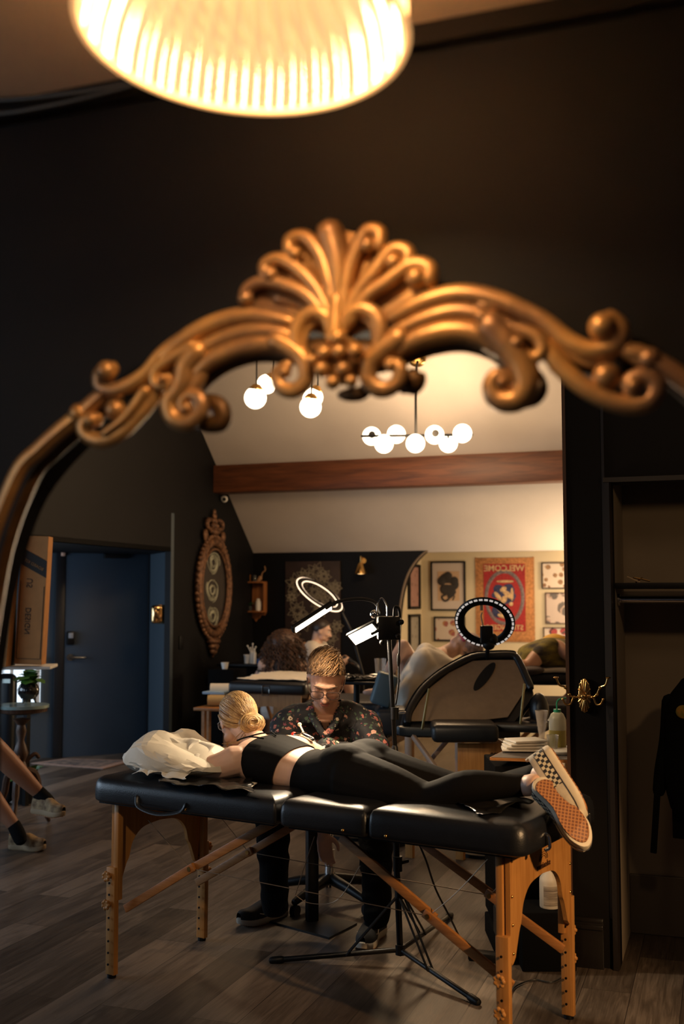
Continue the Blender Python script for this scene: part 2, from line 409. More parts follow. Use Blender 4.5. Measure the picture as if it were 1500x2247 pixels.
# recess: reveal on the right, door wall, soffit
d0 = P(110, 1400, 10.50); d1 = P(324, 1400, 10.95); d0.z = d1.z = 0
dd = (d1-d0).normalized(); dn = V((dd.y, -dd.x, 0))
dm = d0-dd*2.6
mb = MB(); mb.prism([d1, d1+V((0, 0, 2.3)), e1+V((0, 0, 2.3)), e1], (0.02, 0.05, 0))
struct(mb.build('wall_recess', mat('slate_paint', (0.05, 0.068, 0.086), 0.45), None, False))
mb = MB(); mb.prism([dm, d1+dd*0.03, d1+dd*0.03+V((0, 0, 2.4)), dm+V((0, 0, 2.4))], -dn*0.08)
struct(mb.build('wall_entry', mat('slate_paint', (0.05, 0.068, 0.086), 0.45), None, False))
mb = MB(); mb.prism([R(0, tL-0.02, ZL), d1+dd*0.1+V((0, 0, ZL)), dm+V((0, 0, ZL)), R(0, 9.8, ZL)], (0, 0, 0.04))
struct(mb.build('ceiling_recess', M_wall, None, False))
# ================================================================ back wall: dark part with arch edge
def BK(px, py, t=0.0): return RPB(px, py, t)
arch_px = [(868, 1640), (869, 1480), (872, 1400), (877, 1330), (887, 1280), (902, 1245), (925, 1217), (955, 1196), (1000, 1170)]
arch = [tuple(q) for q in cr([((BK(x, y)-K_).dot(B_), BK(x, y).z) for x, y in arch_px], 4)]
mb = MB()
pts = [R(0, 0, 0), R(arch[0][0], 0, 0)] + [R(s, 0, z) for s, z in arch] + [R(arch[-1][0], 0, 2.6), R(0, 0, 2.6)]
mb.prism(pts, A_*0.12)
struct(mb.build('wall_back', M_wall, None, False))
mb = MB(); mb.tube([R(s, -0.005, z) for s, z in arch], 0.012, 6, flat=0.6)
struct(mb.build('trim_2', mat('arch_edge', (0.16, 0.11, 0.07), 0.6), None))
# ================================================================ cream alcove behind the arch
CT = -1.0
mb = MB(); c0 = BK(924, 1350, CT); sc0 = (c0-K_).dot(B_)
mb.prism([R(sc0, CT, 0), R(6.5, CT, 0), R(6.5, CT, 3), R(sc0, CT, 3)], A_*0.05)
struct(mb.build('wall_alcove', M_cream, None, False))
sc1 = (BK(862, 1350, -0.12)-K_).dot(B_)
mb = MB(); mb.prism([R(sc1, -0.12, 0), R(sc0, CT, 0), R(sc0, CT, 3), R(sc1, -0.12, 3)], -B_*0.04)
struct(mb.build('wall_alcove_side', M_cream, None, False))
# ================================================================ sloping ceiling and beam
SL = 0.90
def CZ(t): return 2.0+SL*t
mb = MB(); mb.prism([R(-0.05, -0.02, CZ(-0.02)), R(7.0, -0.02, CZ(-0.02)), R(7.0, 3.4, CZ(3.4)), R(-0.05, 3.4, CZ(3.4))], (0, 0, 0.06))
mb.prism([R(-0.05, 3.4, CZ(3.4)), R(7.0, 3.4, CZ(3.4)), R(7.0, 9.5, CZ(3.4)-0.8), R(-0.05, 9.5, CZ(3.4)-0.8)], (0, 0, 0.06))
mb.prism([R(sc1-1, 0.0, 2.0), R(7.0, 0.0, 2.0), R(7.0, CT, 2.02), R(sc1-1, CT, 2.02)], (0, 0, 0.06))
struct(mb.build('ceiling', M_ceil, None, False))
mb = MB(); mb.box(R(3.6, 0.90, 2.71), (7.3, 0.22, 0.28), Matrix.Rotation(RROT, 3, 'Z'), 0.008)
o = mb.build('ceiling_beam', M_beam); 
me = o.data; me.transform(Matrix.Rotation(-RROT, 4, 'Z') @ Matrix.Translation(-R(3.6, 0.90, 2.71))); o.location = R(3.6, 0.90, 2.71); o.rotation_euler = (0, 0, RROT)
o.name = 'trim_3'; struct(o)
# right side wall of the big room, out of sight beyond the closet
mb = MB(); mb.prism([R(6.5, -1.0, 0), R(6.5, 6.2, 0), R(6.5, 6.2, 6), R(6.5, -1.0, 6)], B_*0.05)
struct(mb.build('wall_right', M_cream, None, False))
# ================================================================ closet wall on the right
cw0 = FL(1259, 2117); TCL = (K_-cw0).dot(A_); s_l = (cw0-K_).dot(B_)
def CWp(px, py, off=0.0): return RP(px, py, R(0, TCL, 0), A_) + A_*off
def cs(px, py, off=0.0): p = RP(px, py, R(0, TCL-off, 0), A_); return (p-K_).dot(B_), p.z
so = cs(1350, 1600)[0]; zo = cs(1345, 1060)[1]
TH = 0.10
Zt = 3.4
mb = MB()
mb.prism([R(s_l, TCL, 0), R(so, TCL, 0), R(so, TCL, Zt), R(s_l, TCL, Zt)], A_*TH)
mb.prism([R(so, TCL, zo), R(so+2.2, TCL, zo), R(so+2.2, TCL, Zt), R(so, TCL, Zt)], A_*TH)
struct(mb.build('wall_closet', mat('closet_wall_black', (0.0042, 0.0032, 0.0028), 0.6, bump=0.03, bscale=100, spec=0.15), None, False))
mb = MB(); mb.box(R(s_l-0.007, TCL-0.045, Zt/2), (0.014, 0.10, Zt), Matrix.Rotation(RROT, 3, 'Z'))
struct(mb.build('trim_4', mat('edge_wood', (0.07, 0.03, 0.015), 0.5), None, False))
# panel groove mouldings
mb = MB()
mb.beam(R(s_l+0.155, TCL-0.0-0.006+0.002, 0.2), R(s_l+0.155, TCL+0.004, Zt), 0.012, 0.012)
mb.beam(R(so-0.012, TCL+0.008, 0.0), R(so-0.012, TCL+0.008, zo), 0.03, 0.02); mb.beam(R(so-0.03, TCL+0.008, zo+0.012), R(so+2.2, TCL+0.008, zo+0.012), 0.03, 0.02)
struct(mb.build('trim_5', mat('closet_trim', (0.016, 0.012, 0.010), 0.4), None, False))
mb = MB(); mb.box(R(s_l+0.062, TCL+0.012, 0.10), (0.124, 0.03, 0.20), Matrix.Rotation(RROT, 3, 'Z'), 0.004)
mb.box(R(s_l+0.062, TCL+0.016, 0.165), (0.124, 0.04, 0.02), Matrix.Rotation(RROT, 3, 'Z'), 0.006); mb.box(R(s_l+0.062, TCL+0.014, 0.19), (0.124, 0.034, 0.015), Matrix.Rotation(RROT, 3, 'Z'), 0.006)
struct(mb.build('baseboard_right', mat('base_black', (0.010, 0.008, 0.007), 0.25), None))
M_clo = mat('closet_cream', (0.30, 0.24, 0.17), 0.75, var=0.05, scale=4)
CD = 0.44
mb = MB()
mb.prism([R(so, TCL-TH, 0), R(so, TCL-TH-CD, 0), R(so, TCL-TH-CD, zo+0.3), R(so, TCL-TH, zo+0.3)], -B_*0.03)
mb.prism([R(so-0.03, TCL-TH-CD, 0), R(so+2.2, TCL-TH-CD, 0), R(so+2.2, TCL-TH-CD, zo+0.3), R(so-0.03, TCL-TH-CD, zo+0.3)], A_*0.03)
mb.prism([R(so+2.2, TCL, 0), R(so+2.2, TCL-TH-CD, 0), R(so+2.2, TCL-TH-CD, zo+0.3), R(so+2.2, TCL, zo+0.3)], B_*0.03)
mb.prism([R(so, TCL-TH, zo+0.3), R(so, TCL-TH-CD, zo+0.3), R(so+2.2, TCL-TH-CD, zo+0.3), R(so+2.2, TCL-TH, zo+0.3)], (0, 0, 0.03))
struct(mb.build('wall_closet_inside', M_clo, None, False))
mb = MB(); mb.box(R(so+1.1, TCL-TH-CD+0.012, 0.13), (2.2, 0.02, 0.26), Matrix.Rotation(RROT, 3, 'Z'), 0.004)
struct(mb.build('baseboard_closet', mat('closet_base', (0.10, 0.08, 0.06), 0.6), None, False))
# ================================================================ gilt mirror frame
fr = thing('mirror_frame', 'large arched gilt mirror frame with a carved shell crest, hung on the black wall', 'mirror frame', wz(0, 0.12, 0), 0)
def fp(pts, off=0.0, n=5):
    q = cr(pts, n); return [W(p[0], p[1], off-(p[2]*MPX if len(p) > 2 else 0)) for p in q]
UPW = -MN
def stroke(mb, pts, r, off=0.0, flat=0.75, n=5, seg=10, ends=0.6):
    L = fp(pts, off, n); m = len(L); r = [q*1.2 for q in r] if hasattr(r, '__len__') else r*1.2
    rr = [r*MPX*(1-(1-ends)*abs(2*i/(m-1)-1)**3) if not hasattr(r, '__len__') else MPX*(r[0]+(r[1]-r[0])*i/(m-1)) for i in range(m)]
    mb.tube(L, rr, seg, True, flat, up=UPW)
def ball(mb, x, y, r, off=-0.012): mb.ell(W(x, y, off), r*MPX, sub=3)
# plain rail: left side, right side, bottom
mb = MB()
left = [(-80, 1560), (-48, 1330), (-18, 1180), (37, 1040), (84, 988), (128, 948), (172, 912), (222, 868)]
right = [(1395, 775), (1440, 795), (1500, 835), (1570, 900), (1640, 990), (1700, 1100), (1745, 1240), (1765, 1420)]
Lp = [W(*p) for p in left]; Lp = [V((Lp[0].x, Lp[0].y, 0.14))]+[V(p) for p in cr(Lp, 6)]
Rp = [V(p) for p in cr([W(*p) for p in right], 6)]+[V((W(*right[-1]).x, W(*right[-1]).y, 0.14))]
mb.tube(Lp, 21*MPX, 14, True, 0.8, up=UPW); mb.tube(Rp, 21*MPX, 14, True, 0.8, up=UPW); mb.tube([Lp[0], Rp[-1]], 21*MPX, 14, True, 0.8, up=UPW)
# thin bead line along the rail
mb.tube([p-MN*0.010+MS*0.006 for p in Lp], 6*MPX, 6, up=UPW); mb.tube([p-MN*0.010-MS*0.006 for p in Rp], 6*MPX, 6, up=UPW)
for (x, y) in ((176, 908), (1425, 790)): mb.ell(W(x, y, -0.002), 26*MPX, sub=2)
mb.build('rail', M_gold, fr)
# broad arched mouldings between the leaves and the shell
mb = MB()
arcL_up = [(350, 800), (400, 752), (470, 712), (550, 694), (640, 708)]; arcL_mid = [(405, 800), (450, 765), (520, 735), (590, 728), (650, 742)]
arcL_lo = [(428, 828), (470, 790), (530, 766), (590, 758), (640, 768)]
arcR_up = [(860, 700), (940, 662), (1020, 648), (1110, 668), (1200, 715)]; arcR_mid = [(860, 735), (940, 700), (1010, 686), (1070, 700), (1120, 735)]
arcR_lo = [(870, 772), (930, 742), (1000, 728), (1060, 740), (1105, 775)]
for grp_, bed in ((((arcL_up, 19), (arcL_mid, 17), (arcL_lo, 20)), ([(345, 820), (420, 768), (500, 735), (600, 728)], 30)), (((arcR_up, 20), (arcR_mid, 18), (arcR_lo, 22)), ([(880, 735), (980, 695), (1080, 705), (1160, 760)], 32))):
    mb = MB()
    for a, r in grp_: stroke(mb, a, r, -0.004, 0.9)
    stroke(mb, bed[0], bed[1], 0.016, 0.6); mb.build('arch_moulding', M_gold, fr)
# leaves and scrolls, each its own carving
def scroll(strokes, balls, name='scroll'):
    mb = MB()
    for st in strokes: stroke(mb, *st)
    for b in balls: ball(mb, *b)
    return mb.build(name, M_gold, fr)
scroll([([(250, 812), (225, 822), (226, 850), (262, 856), (320, 824), (360, 778), (415, 738), (480, 708)], (17, 14), -0.006),
        ([(262, 858), (325, 838), (370, 795), (420, 760)], (9, 12), 0.002)], [(244, 818, 26)], 'leaf')
scroll([([(215, 922), (188, 925), (190, 952), (225, 968), (268, 950), (305, 915), (340, 870), (350, 835)], (16, 17), -0.004),
        ([(200, 900), (178, 918), (185, 955)], 14, -0.002), ([(240, 955), (285, 920), (330, 862)], (7, 12), -0.016)], [(212, 924, 19), (254, 900, 26, 0.0)], 'scroll')
scroll([([(440, 775), (415, 805), (408, 840), (395, 862), (378, 885), (385, 918), (416, 930), (444, 910), (446, 880), (424, 868), (405, 885), (410, 905)], (24, 11), -0.008, 0.9)], [(418, 899, 14)], 'scroll')
scroll([([(430, 765), (385, 790), (352, 815), (350, 845), (372, 850), (378, 832)], (13, 9), -0.014), ([(455, 785), (440, 830), (420, 860)], (14, 18), -0.004)], [(372, 836, 11, -0.02)], 'scroll')
scroll([([(1060, 672), (1120, 672), (1190, 705), (1250, 752), (1300, 772), (1345, 760), (1360, 728), (1338, 705)], (15, 19), -0.006),
        ([(1150, 712), (1220, 752), (1290, 795), (1340, 785)], (12, 9), 0.0)], [(1324, 722, 30)], 'leaf')
scroll([([(1200, 765), (1240, 815), (1300, 862), (1370, 890), (1425, 882), (1440, 846), (1412, 826), (1382, 840), (1390, 862)], (17, 15), -0.004),
        ([(1215, 800), (1270, 850), (1340, 880)], (12, 8), 0.008), ([(1365, 762), (1400, 782), (1428, 808), (1436, 850)], (15, 15), -0.002)], [(1392, 850, 16), (1330, 828, 30, 0.0)], 'scroll')
scroll([([(1080, 720), (1120, 765), (1145, 800), (1158, 845), (1136, 880), (1098, 880), (1080, 855), (1090, 828), (1112, 832), (1112, 852)], (30, 11), -0.008, 0.9)], [(1106, 842, 13)], 'scroll')
scroll([([(1085, 705), (1130, 725), (1175, 740), (1193, 765), (1180, 788), (1155, 782)], (14, 11), -0.012), ([(1100, 740), (1140, 770), (1150, 800)], (16, 14), -0.002)], [(1140, 760, 15, -0.02), (1063, 704, 14, -0.018)], 'scroll')
# shell: backing fan and seven curled ribs
mb = MB()
fan = [(560, 680), (545, 655), (590, 600), (640, 545), (700, 512), (760, 505), (815, 520), (865, 560), (905, 610), (930, 640), (870, 690), (745, 745)]
mb.prism([W(x, y, 0.012) for x, y in fan], -MN*0.008)
ribs = [([(728, 712), (682, 655), (632, 630), (580, 622), (548, 638), (542, 662)], (14, 13), [(547, 660, 19)]),
        ([(732, 705), (700, 640), (660, 595), (620, 572), (588, 584), (588, 612)], (14, 14), [(601, 608, 18)]),
        ([(738, 700), (726, 620), (706, 560), (674, 524), (642, 530), (640, 556)], (15, 14), [(654, 562, 18)]),
        ([(745, 720), (748, 640), (742, 570), (728, 515)], (12, 27), [(722, 516, 24, -0.004)]),
        ([(756, 700), (764, 620), (782, 560), (808, 512), (836, 514), (836, 542)], (14, 14), [(812, 544, 18)]),
        ([(762, 705), (790, 645), (826, 600), (864, 552), (898, 556), (898, 586)], (14, 14), [(868, 580, 18)]),
        ([(768, 712), (808, 655), (850, 625), (905, 585), (944, 592), (944, 618)], (15, 16), [(918, 616, 24)])]
inner = [[(722, 700), (680, 640), (640, 605)], [(736, 690), (715, 620), (690, 575)], [(752, 680), (758, 600), (772, 545)], [(764, 690), (795, 620), (830, 570)], [(716, 712), (665, 668), (610, 650)], [(775, 700), (820, 660), (880, 622)]]
mb2 = MB()
for a in inner: stroke(mb2, a, (9, 17), 0.006, 0.7)
for b in mb2.bm.verts: pass
mb2.build('shell_fluting', M_gold, fr); mb.build('shell', M_gold, fr)
for p, r, bl in ribs:
    mb = MB(); stroke(mb, p, r, -0.008, 0.95)
    for b in bl: ball(mb, *b)
    mb.build('shell_rib', M_gold, fr)
# mask-like centre: two hooded curls, knot of berries, two lower scrolls
for pts in ([(668, 790), (655, 750), (664, 712), (692, 690), (722, 700), (732, 735)], [(758, 735), (768, 700), (798, 682), (832, 700), (840, 745), (822, 795)]):
    mb = MB(); stroke(mb, pts, 15, -0.012); stroke(mb, [((p[0]-745)*0.86+745, p[1]+14) for p in pts], 9, -0.006); mb.build('scroll', M_gold, fr)
scroll([([(612, 752), (650, 772), (675, 800), (676, 838), (650, 860), (620, 850), (614, 822), (636, 806)], (20, 12), -0.010)], [(632, 820, 15)], 'scroll')
scroll([([(880, 745), (842, 772), (816, 800), (814, 836), (842, 858), (874, 845), (882, 812), (860, 800)], (21, 13), -0.010)], [(864, 806, 15)], 'scroll')
mb = MB()
mb.ell(W(752, 790, 0.0), (46*MPX, 30*MPX, 58*MPX), sub=3)
for x, y, r in [(758, 752, 20), (727, 785, 18), (760, 782, 18), (794, 780, 18), (722, 820, 18), (768, 820, 18), (745, 848, 16), (700, 800, 14), (785, 845, 14)]: ball(mb, x, y, r, -0.028)
stroke(mb, [(742, 745), (743, 700), (745, 660)], (20, 12), -0.014)
mb.build('rosette', M_gold, fr)
# dark strokes behind the mouldings, standing in for the frame's mirror reflection
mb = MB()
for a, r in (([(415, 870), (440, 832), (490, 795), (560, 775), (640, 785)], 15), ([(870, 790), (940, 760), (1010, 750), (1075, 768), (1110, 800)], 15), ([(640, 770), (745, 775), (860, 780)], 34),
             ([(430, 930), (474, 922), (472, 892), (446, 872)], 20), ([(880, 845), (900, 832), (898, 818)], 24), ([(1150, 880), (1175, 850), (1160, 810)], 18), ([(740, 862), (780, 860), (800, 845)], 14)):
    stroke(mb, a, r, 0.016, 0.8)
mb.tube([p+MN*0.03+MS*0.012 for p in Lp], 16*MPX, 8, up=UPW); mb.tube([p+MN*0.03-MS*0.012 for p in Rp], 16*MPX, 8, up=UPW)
mb.build('frame_reflection', M_goldd, fr)
# ================================================================ ribbed glass lamp shade hanging in front of the wall
LC = P(533, 74, 1.15); TILT = Matrix.Rotation(math.radians(3), 3, 'Y') @ Matrix.Rotation(math.radians(-2), 3, 'X')
lamp = thing('pendant_lamp', 'glowing ribbed glass pendant lamp hanging at the top of the picture', 'lamp', LC)
g = N('ribbed_glass'); nt = g.nt; tc = g.n('TexCoord')
nt.nodes.remove(g.b)
wv = g.n('TexWave', {'Vector': tc.outputs['Object'], 'Scale': 42.0, 'Distortion': 0.6}, wave_type='BANDS', bands_direction='DIAGONAL')
cc = g.ramp(wv.outputs[0], [(0.2, (1.0, 0.70, 0.42)), (0.8, (1.0, 0.82, 0.58))])
tr = g.n('BsdfTranslucent', {'Color': cc}); gl = g.n('BsdfGlossy', {'Color': (1, 0.9, 0.75, 1), 'Roughness': 0.15}); em = g.n('Emission', {'Color': (1, 0.60, 0.27, 1), 'Strength': 0.75})
bp = g.n('Bump', {'Strength': 0.6, 'Distance': 0.004, 'Height': wv.outputs[0]}); nt.links.new(bp.outputs[0], tr.inputs['Normal'])
mx = g.n('MixShader', {0: 0.10, 1: tr.outputs[0], 2: gl.outputs[0]}); ad = g.n('AddShader', {0: mx.outputs[0], 1: em.outputs[0]})
nt.links.new(ad.outputs[0], nt.nodes['Material Output'].inputs[0]); M_shade = g.m
def shade_f(u, v):
    a = 2*math.pi*u; rr = 0.045+(0.177-0.045)*math.sin(v*math.pi/2)**0.85; z = 0.16-0.16*v**1.6 + 0.002
    rr *= 1+0.020*math.cos(a*36)
    z += 0.0
    return LC + TILT @ V((rr*math.cos(a), rr*math.sin(a), z))
mb = MB(); mb.grid(shade_f, 288, 20, close_u=True); sh = mb.build('lamp_shade', M_shade, lamp, True, 180)
mb = MB(); ringp = [LC+TILT @ V((0.179*math.cos(a), 0.179*math.sin(a), 0.0)) for a in [2*math.pi*k/96 for k in range(97)]]
mb.tube(ringp, 0.0045, 8, dome=False); mb.build('rim', mat('rim_glass', (0.9, 0.6, 0.32), 0.2, emis=(1.0, 0.50, 0.18), estr=0.9), lamp)
mb = MB(); bc = LC+TILT @ V((0, 0, 0.085)); mb.ell(bc, (0.02, 0.02, 0.026)); mb.build('bulb', emit('bulb_glow', (1.0, 0.72, 0.42), 60), lamp)
mb = MB(); mb.cyl(LC+TILT @ V((0, 0, 0.12)), LC+TILT @ V((0, 0, 0.2)), 0.04); mb.tube([LC+TILT @ V((0, 0, 0.19)), LC+V((0, 0, 0.30))], 0.004, 8); mb.build('fitter', M_brass, lamp)
point('pendant_light', bc, 17, (1.0, 0.60, 0.28), 0.034)
# ================================================================ globe chandeliers on the sloping ceiling
M_globe = emit('opal_globe', (1.0, 0.80, 0.56), 5.0)
def on_ceiling(px, py):          # pixel -> sloping ceiling point
    r = ray(px, py); n = V((0, 0, 1)) + A_*SL          # plane z = 2 + SL*t, t = (K-p).A
    p0 = R(0, 0, 2.0); return EYE + r*((p0-EYE).dot(n)/r.dot(n))
top = on_ceiling(915, 781)
ch = thing('globe_chandelier', 'long black linear chandelier with seven glowing globes under the sloping ceiling', 'chandelier', top)
D = top.y-0.16
mb = MB(); mb.lathe([(0.002, 0.0), (0.075, 0.0), (0.07, 0.03), (0.03, 0.05), (0.002, 0.052)], top-V((0, 0.02, 0.03)), 24, Matrix.Rotation(math.radians(138), 3, 'X')); mb.build('canopy', M_brass, ch)
ctr = P(912, 955, D)
mb = MB(); mb.tube([top-V((0, 0.05, 0.04)), V((ctr.x, D, top.z-0.2)), ctr], 0.011, 8); mb.build('stem', M_blkm, ch)
mb = MB(); mb.tube([P(794, 957, D), P(1035, 954, D)], 0.011, 8)
gpos = [(815, 957, .10), (842, 974, -.05), (869, 953, .10), (911, 973, -.1), (953, 954, -.10), (983, 973, .1), (1014, 951, -.1)]
for x, y, o in gpos:
    g0 = P(x, 955.5, D); mb.tube([g0, P(x, y, D+o)], 0.009, 6)
mb.build('bar', M_blkm, ch)
for x, y, o in gpos:
    mb = MB(); c = P(x, y, D+o); mb.ell(c, 0.082); gl = mb.build('globe', M_globe, ch)
    if (x in (815, 953)):
        mb = MB(); mb.cyl(c-V((0, .095, 0)), c-V((0, .07, 0)), 0.03); mb.build('holder', M_blkm, gl)
point('chandelier_light', ctr+V((0, -0.35, -0.05)), 95, (1.0, 0.66, 0.36), 0.3)
# two other globe pendants partly hidden by the crest
def pend(name_label, globes, d):
    t = thing('globe_pendant', name_label, 'pendant light', P(globes[0][0], 700, d), 0, 'brass pendants with globes near the crest')
    for k, (x, y, r, hx, hy, dz) in enumerate(globes):
        c = P(x, y, d+dz); mb = MB(); mb.ell(c, r/F*(d+dz)); gl = mb.build('globe', M_globe, t)
        mb = MB(); hh = P(hx, hy, d+dz-0.02); ax = (hh-c).normalized(); q = ax.to_track_quat('Z', 'Y').to_matrix(); rr = r/F*(d+dz)
        mb.lathe([(0.002, rr*1.25), (rr*.3, rr*1.2), (rr*.62, rr*0.86), (rr*.62, rr*0.76), (rr*.5, rr*0.8)], c, 20, q); mb.build('holder', M_brass, gl)
        mb = MB(); mb.tube([c+ax*rr*1.2, P(hx, 560, d+dz)], 0.006, 8); mb.build('rod', M_blkm, t)
    return t
pend('brass pendant with two glowing globes, left one below the gilt arch', [(560, 873, 25, 563, 840, 0.0), (585, 843, 22, 604, 815, 0.35)], 8.6)
pend('pendant with two glowing globes half hidden by the rosette of the crest', [(681, 893, 24.5, 683, 860, 0.0), (686, 872, 23, 700, 840, 0.35)], 8.4)
point('pendant_globes_light', P(620, 900, 8.2), 26, (1.0, 0.66, 0.36), 0.2)
# warm fill points added without fixtures to brighten the cream wall
point('alcove_fill_low', R(3.6, 0.5, 1.35), 70, (1.0, 0.74, 0.46), 0.25)
point('alcove_fill_high', R(3.9, -0.4, 1.75), 34, (1.0, 0.72, 0.44), 0.1)  # second added fill, hidden beyond the pillar
point('closet_spill', R(s_l+0.2, TCL+1.5, 2.6), 6, (1.0, 0.66, 0.38), 0.15)
# ================================================================ front massage table (origin on the floor under its centre)
def parent_local(t): return t
def table_obj(loc, rot, label, group=None): return thing('massage_table', label, 'massage table', loc, rot, group)
mt = table_obj(TC, TROT, 'black padded folding massage table with beech legs that the blonde woman lies on')
HT = 0.790
def cushion(t0, t1, w, ztop, th, bev=0.035, sag=None, corner=0.09, m=M_leather, c=TC, u=TU, vv=TV):
    # padded slab with rounded edges; outline between t0..t1
    mb = MB(); nu = 28; nvv = 14
    def top(uu, vq, z):
        return c+u*uu+vv*vq+V((0, 0, z))
    prof = [(0.012, 0.0), (0.002, 0.006), (0.0, 0.02), (0.0, th*0.50), (0.004, th*0.72), (0.014, th*0.88), (0.030, th*0.96), (0.055, th), (0.10, th*1.01)]
    rings = []
    def outline(ins):
        pts = []
        a0, a1, b0, b1 = t0+ins, t1-ins, -w+ins, w-ins
        for (cxx, cyy, s0, rc) in ((a1-1, b1-1, 0, 0), ):
            pass
        for (ax, ay, st, rc) in ((a1, b1, 0, rcr), (a0, b1, 1, rcl), (a0, b0, 2, rcl), (a1, b0, 3, rcr)):
            rc = max(rc-ins, 0.003); sx = 1 if st in (0, 3) else -1; sy = 1 if st in (0, 1) else -1
            for k in range(7):
                a = math.pi/2*(st+k/6); pts.append((ax-sx*rc+rc*math.cos(a), ay-sy*rc+rc*math.sin(a)))
            nx = {0: (a0, b1), 1: (a0, b0), 2: (a1, b0), 3: (a1, b1)}[st]
            lx, ly = pts[-1]
            for k in range(1, 9):
                f = k/9
                if st == 0: pts.append((lx+(a0+max(rcl-ins, .003)-lx)*f, ly))
                if st == 1: pts.append((lx, ly+(b0+max(rcl-ins, .003)-ly)*f))
                if st == 2: pts.append((lx+(a1-max(rcr-ins, .003)-lx)*f, ly))
                if st == 3: pts.append((lx, ly+(b1-max(rcr-ins, .003)-ly)*f))
        return pts
    rcl, rcr = corner if hasattr(corner, '__len__') else (corner, corner)
    for ins, z in prof:
        ring = []
        for (x, y) in outline(ins):
            dz = 0
            ring.append(top(x, y, ztop-th+z))
        rings.append(ring)
    # top filling: shrink the ring to the centre line
    lastx = outline(0.10)
    for f in (0.75, 0.5, 0.25, 0.04):
        ring = []
        for (x, y) in lastx:
            ring.append(top((t0+t1)/2+(x-(t0+t1)/2)*(1-(1-f)*0.55), y*f, ztop+ (sag(x, y*f) if sag else 0)+0.004*(1-f)))
        rings.append(ring)
    mb.rings(rings); return mb
cushion(-0.935, -0.004, 0.345, HT, 0.098, corner=(0.08, 0.012)).build('cushion', M_leather, mt, True, 60)
cushion(0.004, 0.372, 0.345, HT, 0.098, corner=(0.03, 0.02)).build('cushion', M_leather, mt, True, 60)
cushion(0.376, 0.945, 0.345, HT+0.006, 0.104, corner=(0.02, 0.05)).build('cushion', M_leather, mt, True, 60)
mb = MB()
mb.box(TL(-0.47, 0, HT-0.103), (0.86, 0.62, 0.012), Matrix.Rotation(TROT, 3, 'Z')); mb.build('frame', M_blk, mt)
mb = MB(); mb.box(TL(0.46, 0, HT-0.103), (0.86, 0.62, 0.012), Matrix.Rotation(TROT, 3, 'Z')); mb.build('frame', M_blk, mt)
# end panels: plywood with an arch cut out, legs tapering
def end_panel(t, z0, z1, out=0.0):
    mb = MB(); w = 0.272; o = [(-w, z1), (w, z1), (w, z0+0.02), (w-0.010, z0), (w-0.022, z0+0.004)]
    L = cr([(w-0.040, z0+0.02), (w-0.070, z0+0.09), (w-0.088, z1-0.235), (w-0.104, z1-0.185), (w-0.138, z1-0.148), (w-0.185, z1-0.128), (0, z1-0.120)], 4)
    o += [tuple(q) for q in L] + [(-q[0], q[1]) for q in L[-2::-1]] + [(-w+0.022, z0+0.004), (-w+0.010, z0), (-w, z0+0.02)]
    mb.prism([TL(t, v, z) for v, z in o], TU*0.016)
    return mb
ZB = HT-0.100
for t, s in ((0.815, 1), (-0.831, -1)):
    end_panel(t+0.034*s, ZB-0.355, ZB-0.002).build('end_panel', M_beech, mt, False)
    for v in (-0.268, 0.268):
        mb = MB()
        mb.beam(TL(t+0.008+0.008*s, v, ZB-0.002), TL(t+0.008+0.008*s, v, 0.30), 0.030, 0.024, 0.003, up=TU)
        mb.beam(TL(t+0.008+0.022*s, v*1.06, 0.43), TL(t+0.008+0.022*s, v*1.045, 0.012), 0.026, 0.045, 0.003, up=TU)
        lg = mb.build('leg', M_beech, mt)
        mb = MB(); q = TL(t+0.008+0.022*s, v*1.045, 0.0); mb.cyl(q, q+V((0, 0, .014)), 0.018); mb.build('foot_cap', M_blk, lg)
        for z in ((0.40, 0.29) if s < 0 else (0.30, 0.20)):
            sd = -TV if v < 0 else TV
            mb = MB(); cc = TL(t+0.008+s*0.022, v*1.045, z)+sd*0.024-TU*0.0
            mb.cyl(cc-sd*.004, cc+sd*0.020, 0.012, seg=12)
            for k in range(7):
                a = math.pi*2*k/7; mb.ell(cc+sd*0.016+TU*0.015*math.cos(a)+V((0, 0, 0.015*math.sin(a))), 0.0085, sub=1)
            mb2_ = mb.build('tmp', M_beech, None); me = mb2_.data; bpy.data.objects.remove(mb2_)
            MM = MB(); MM.bm.from_mesh(me); kn = organic(MM, 'knob', M_beech, lg, 0.0022, 1)
        for k in range(8):
            z = 0.055+k*0.045; c_ = TL(t+0.008+s*0.022, v*1.045, z)-TV*0.0228; mb = MB(); mb.cyl(c_-TV*.0012, c_+TV*.002, 0.0045, seg=10); mb.build('peg_hole', M_blk, lg, False)
for v, z in ((-0.262, -.03), (-0.262, -.14), (-0.258, -.23), (-0.255, -.32), (0.262, -.03), (0.258, -.14), (0.258, -.24)):
    mb = MB(); mb.ell(TL(0.866, v, ZB+z), 0.0055, sub=2); mb.build('screw', M_brass, mt)
# diagonal braces, each of two hinged bars
for (e, k, a, v) in (((1124, 2164), (940, 2010), (742, 1838), -.235), ((1236, 2084), (1075, 1965), (922, 1852), .235), ((275, 1994), (418, 1906), (600, 1803), -.235), ((431, 1937), (545, 1870), (640, 1813), .235)):
    E, K2, A2 = TP(*e, v), TP(*k, v), TP(*a, v)
    d = (K2-E).normalized(); mb = MB(); mb.beam(E, K2+d*.02, 0.016, 0.032, 0.003, up=(0, 0, 1)); br = mb.build('brace', M_beechx, mt)
    d = (A2-K2).normalized(); mb = MB(); mb.beam(K2-d*.02+TV*.017, A2+TV*.017, 0.016, 0.032, 0.003, up=(0, 0, 1)); mb.build('brace', M_beechx, mt)
    mb = MB(); mb.cyl(K2-TV*.012, K2+TV*.03, .009, seg=10); mb.build('hinge_pin', M_brass, br)
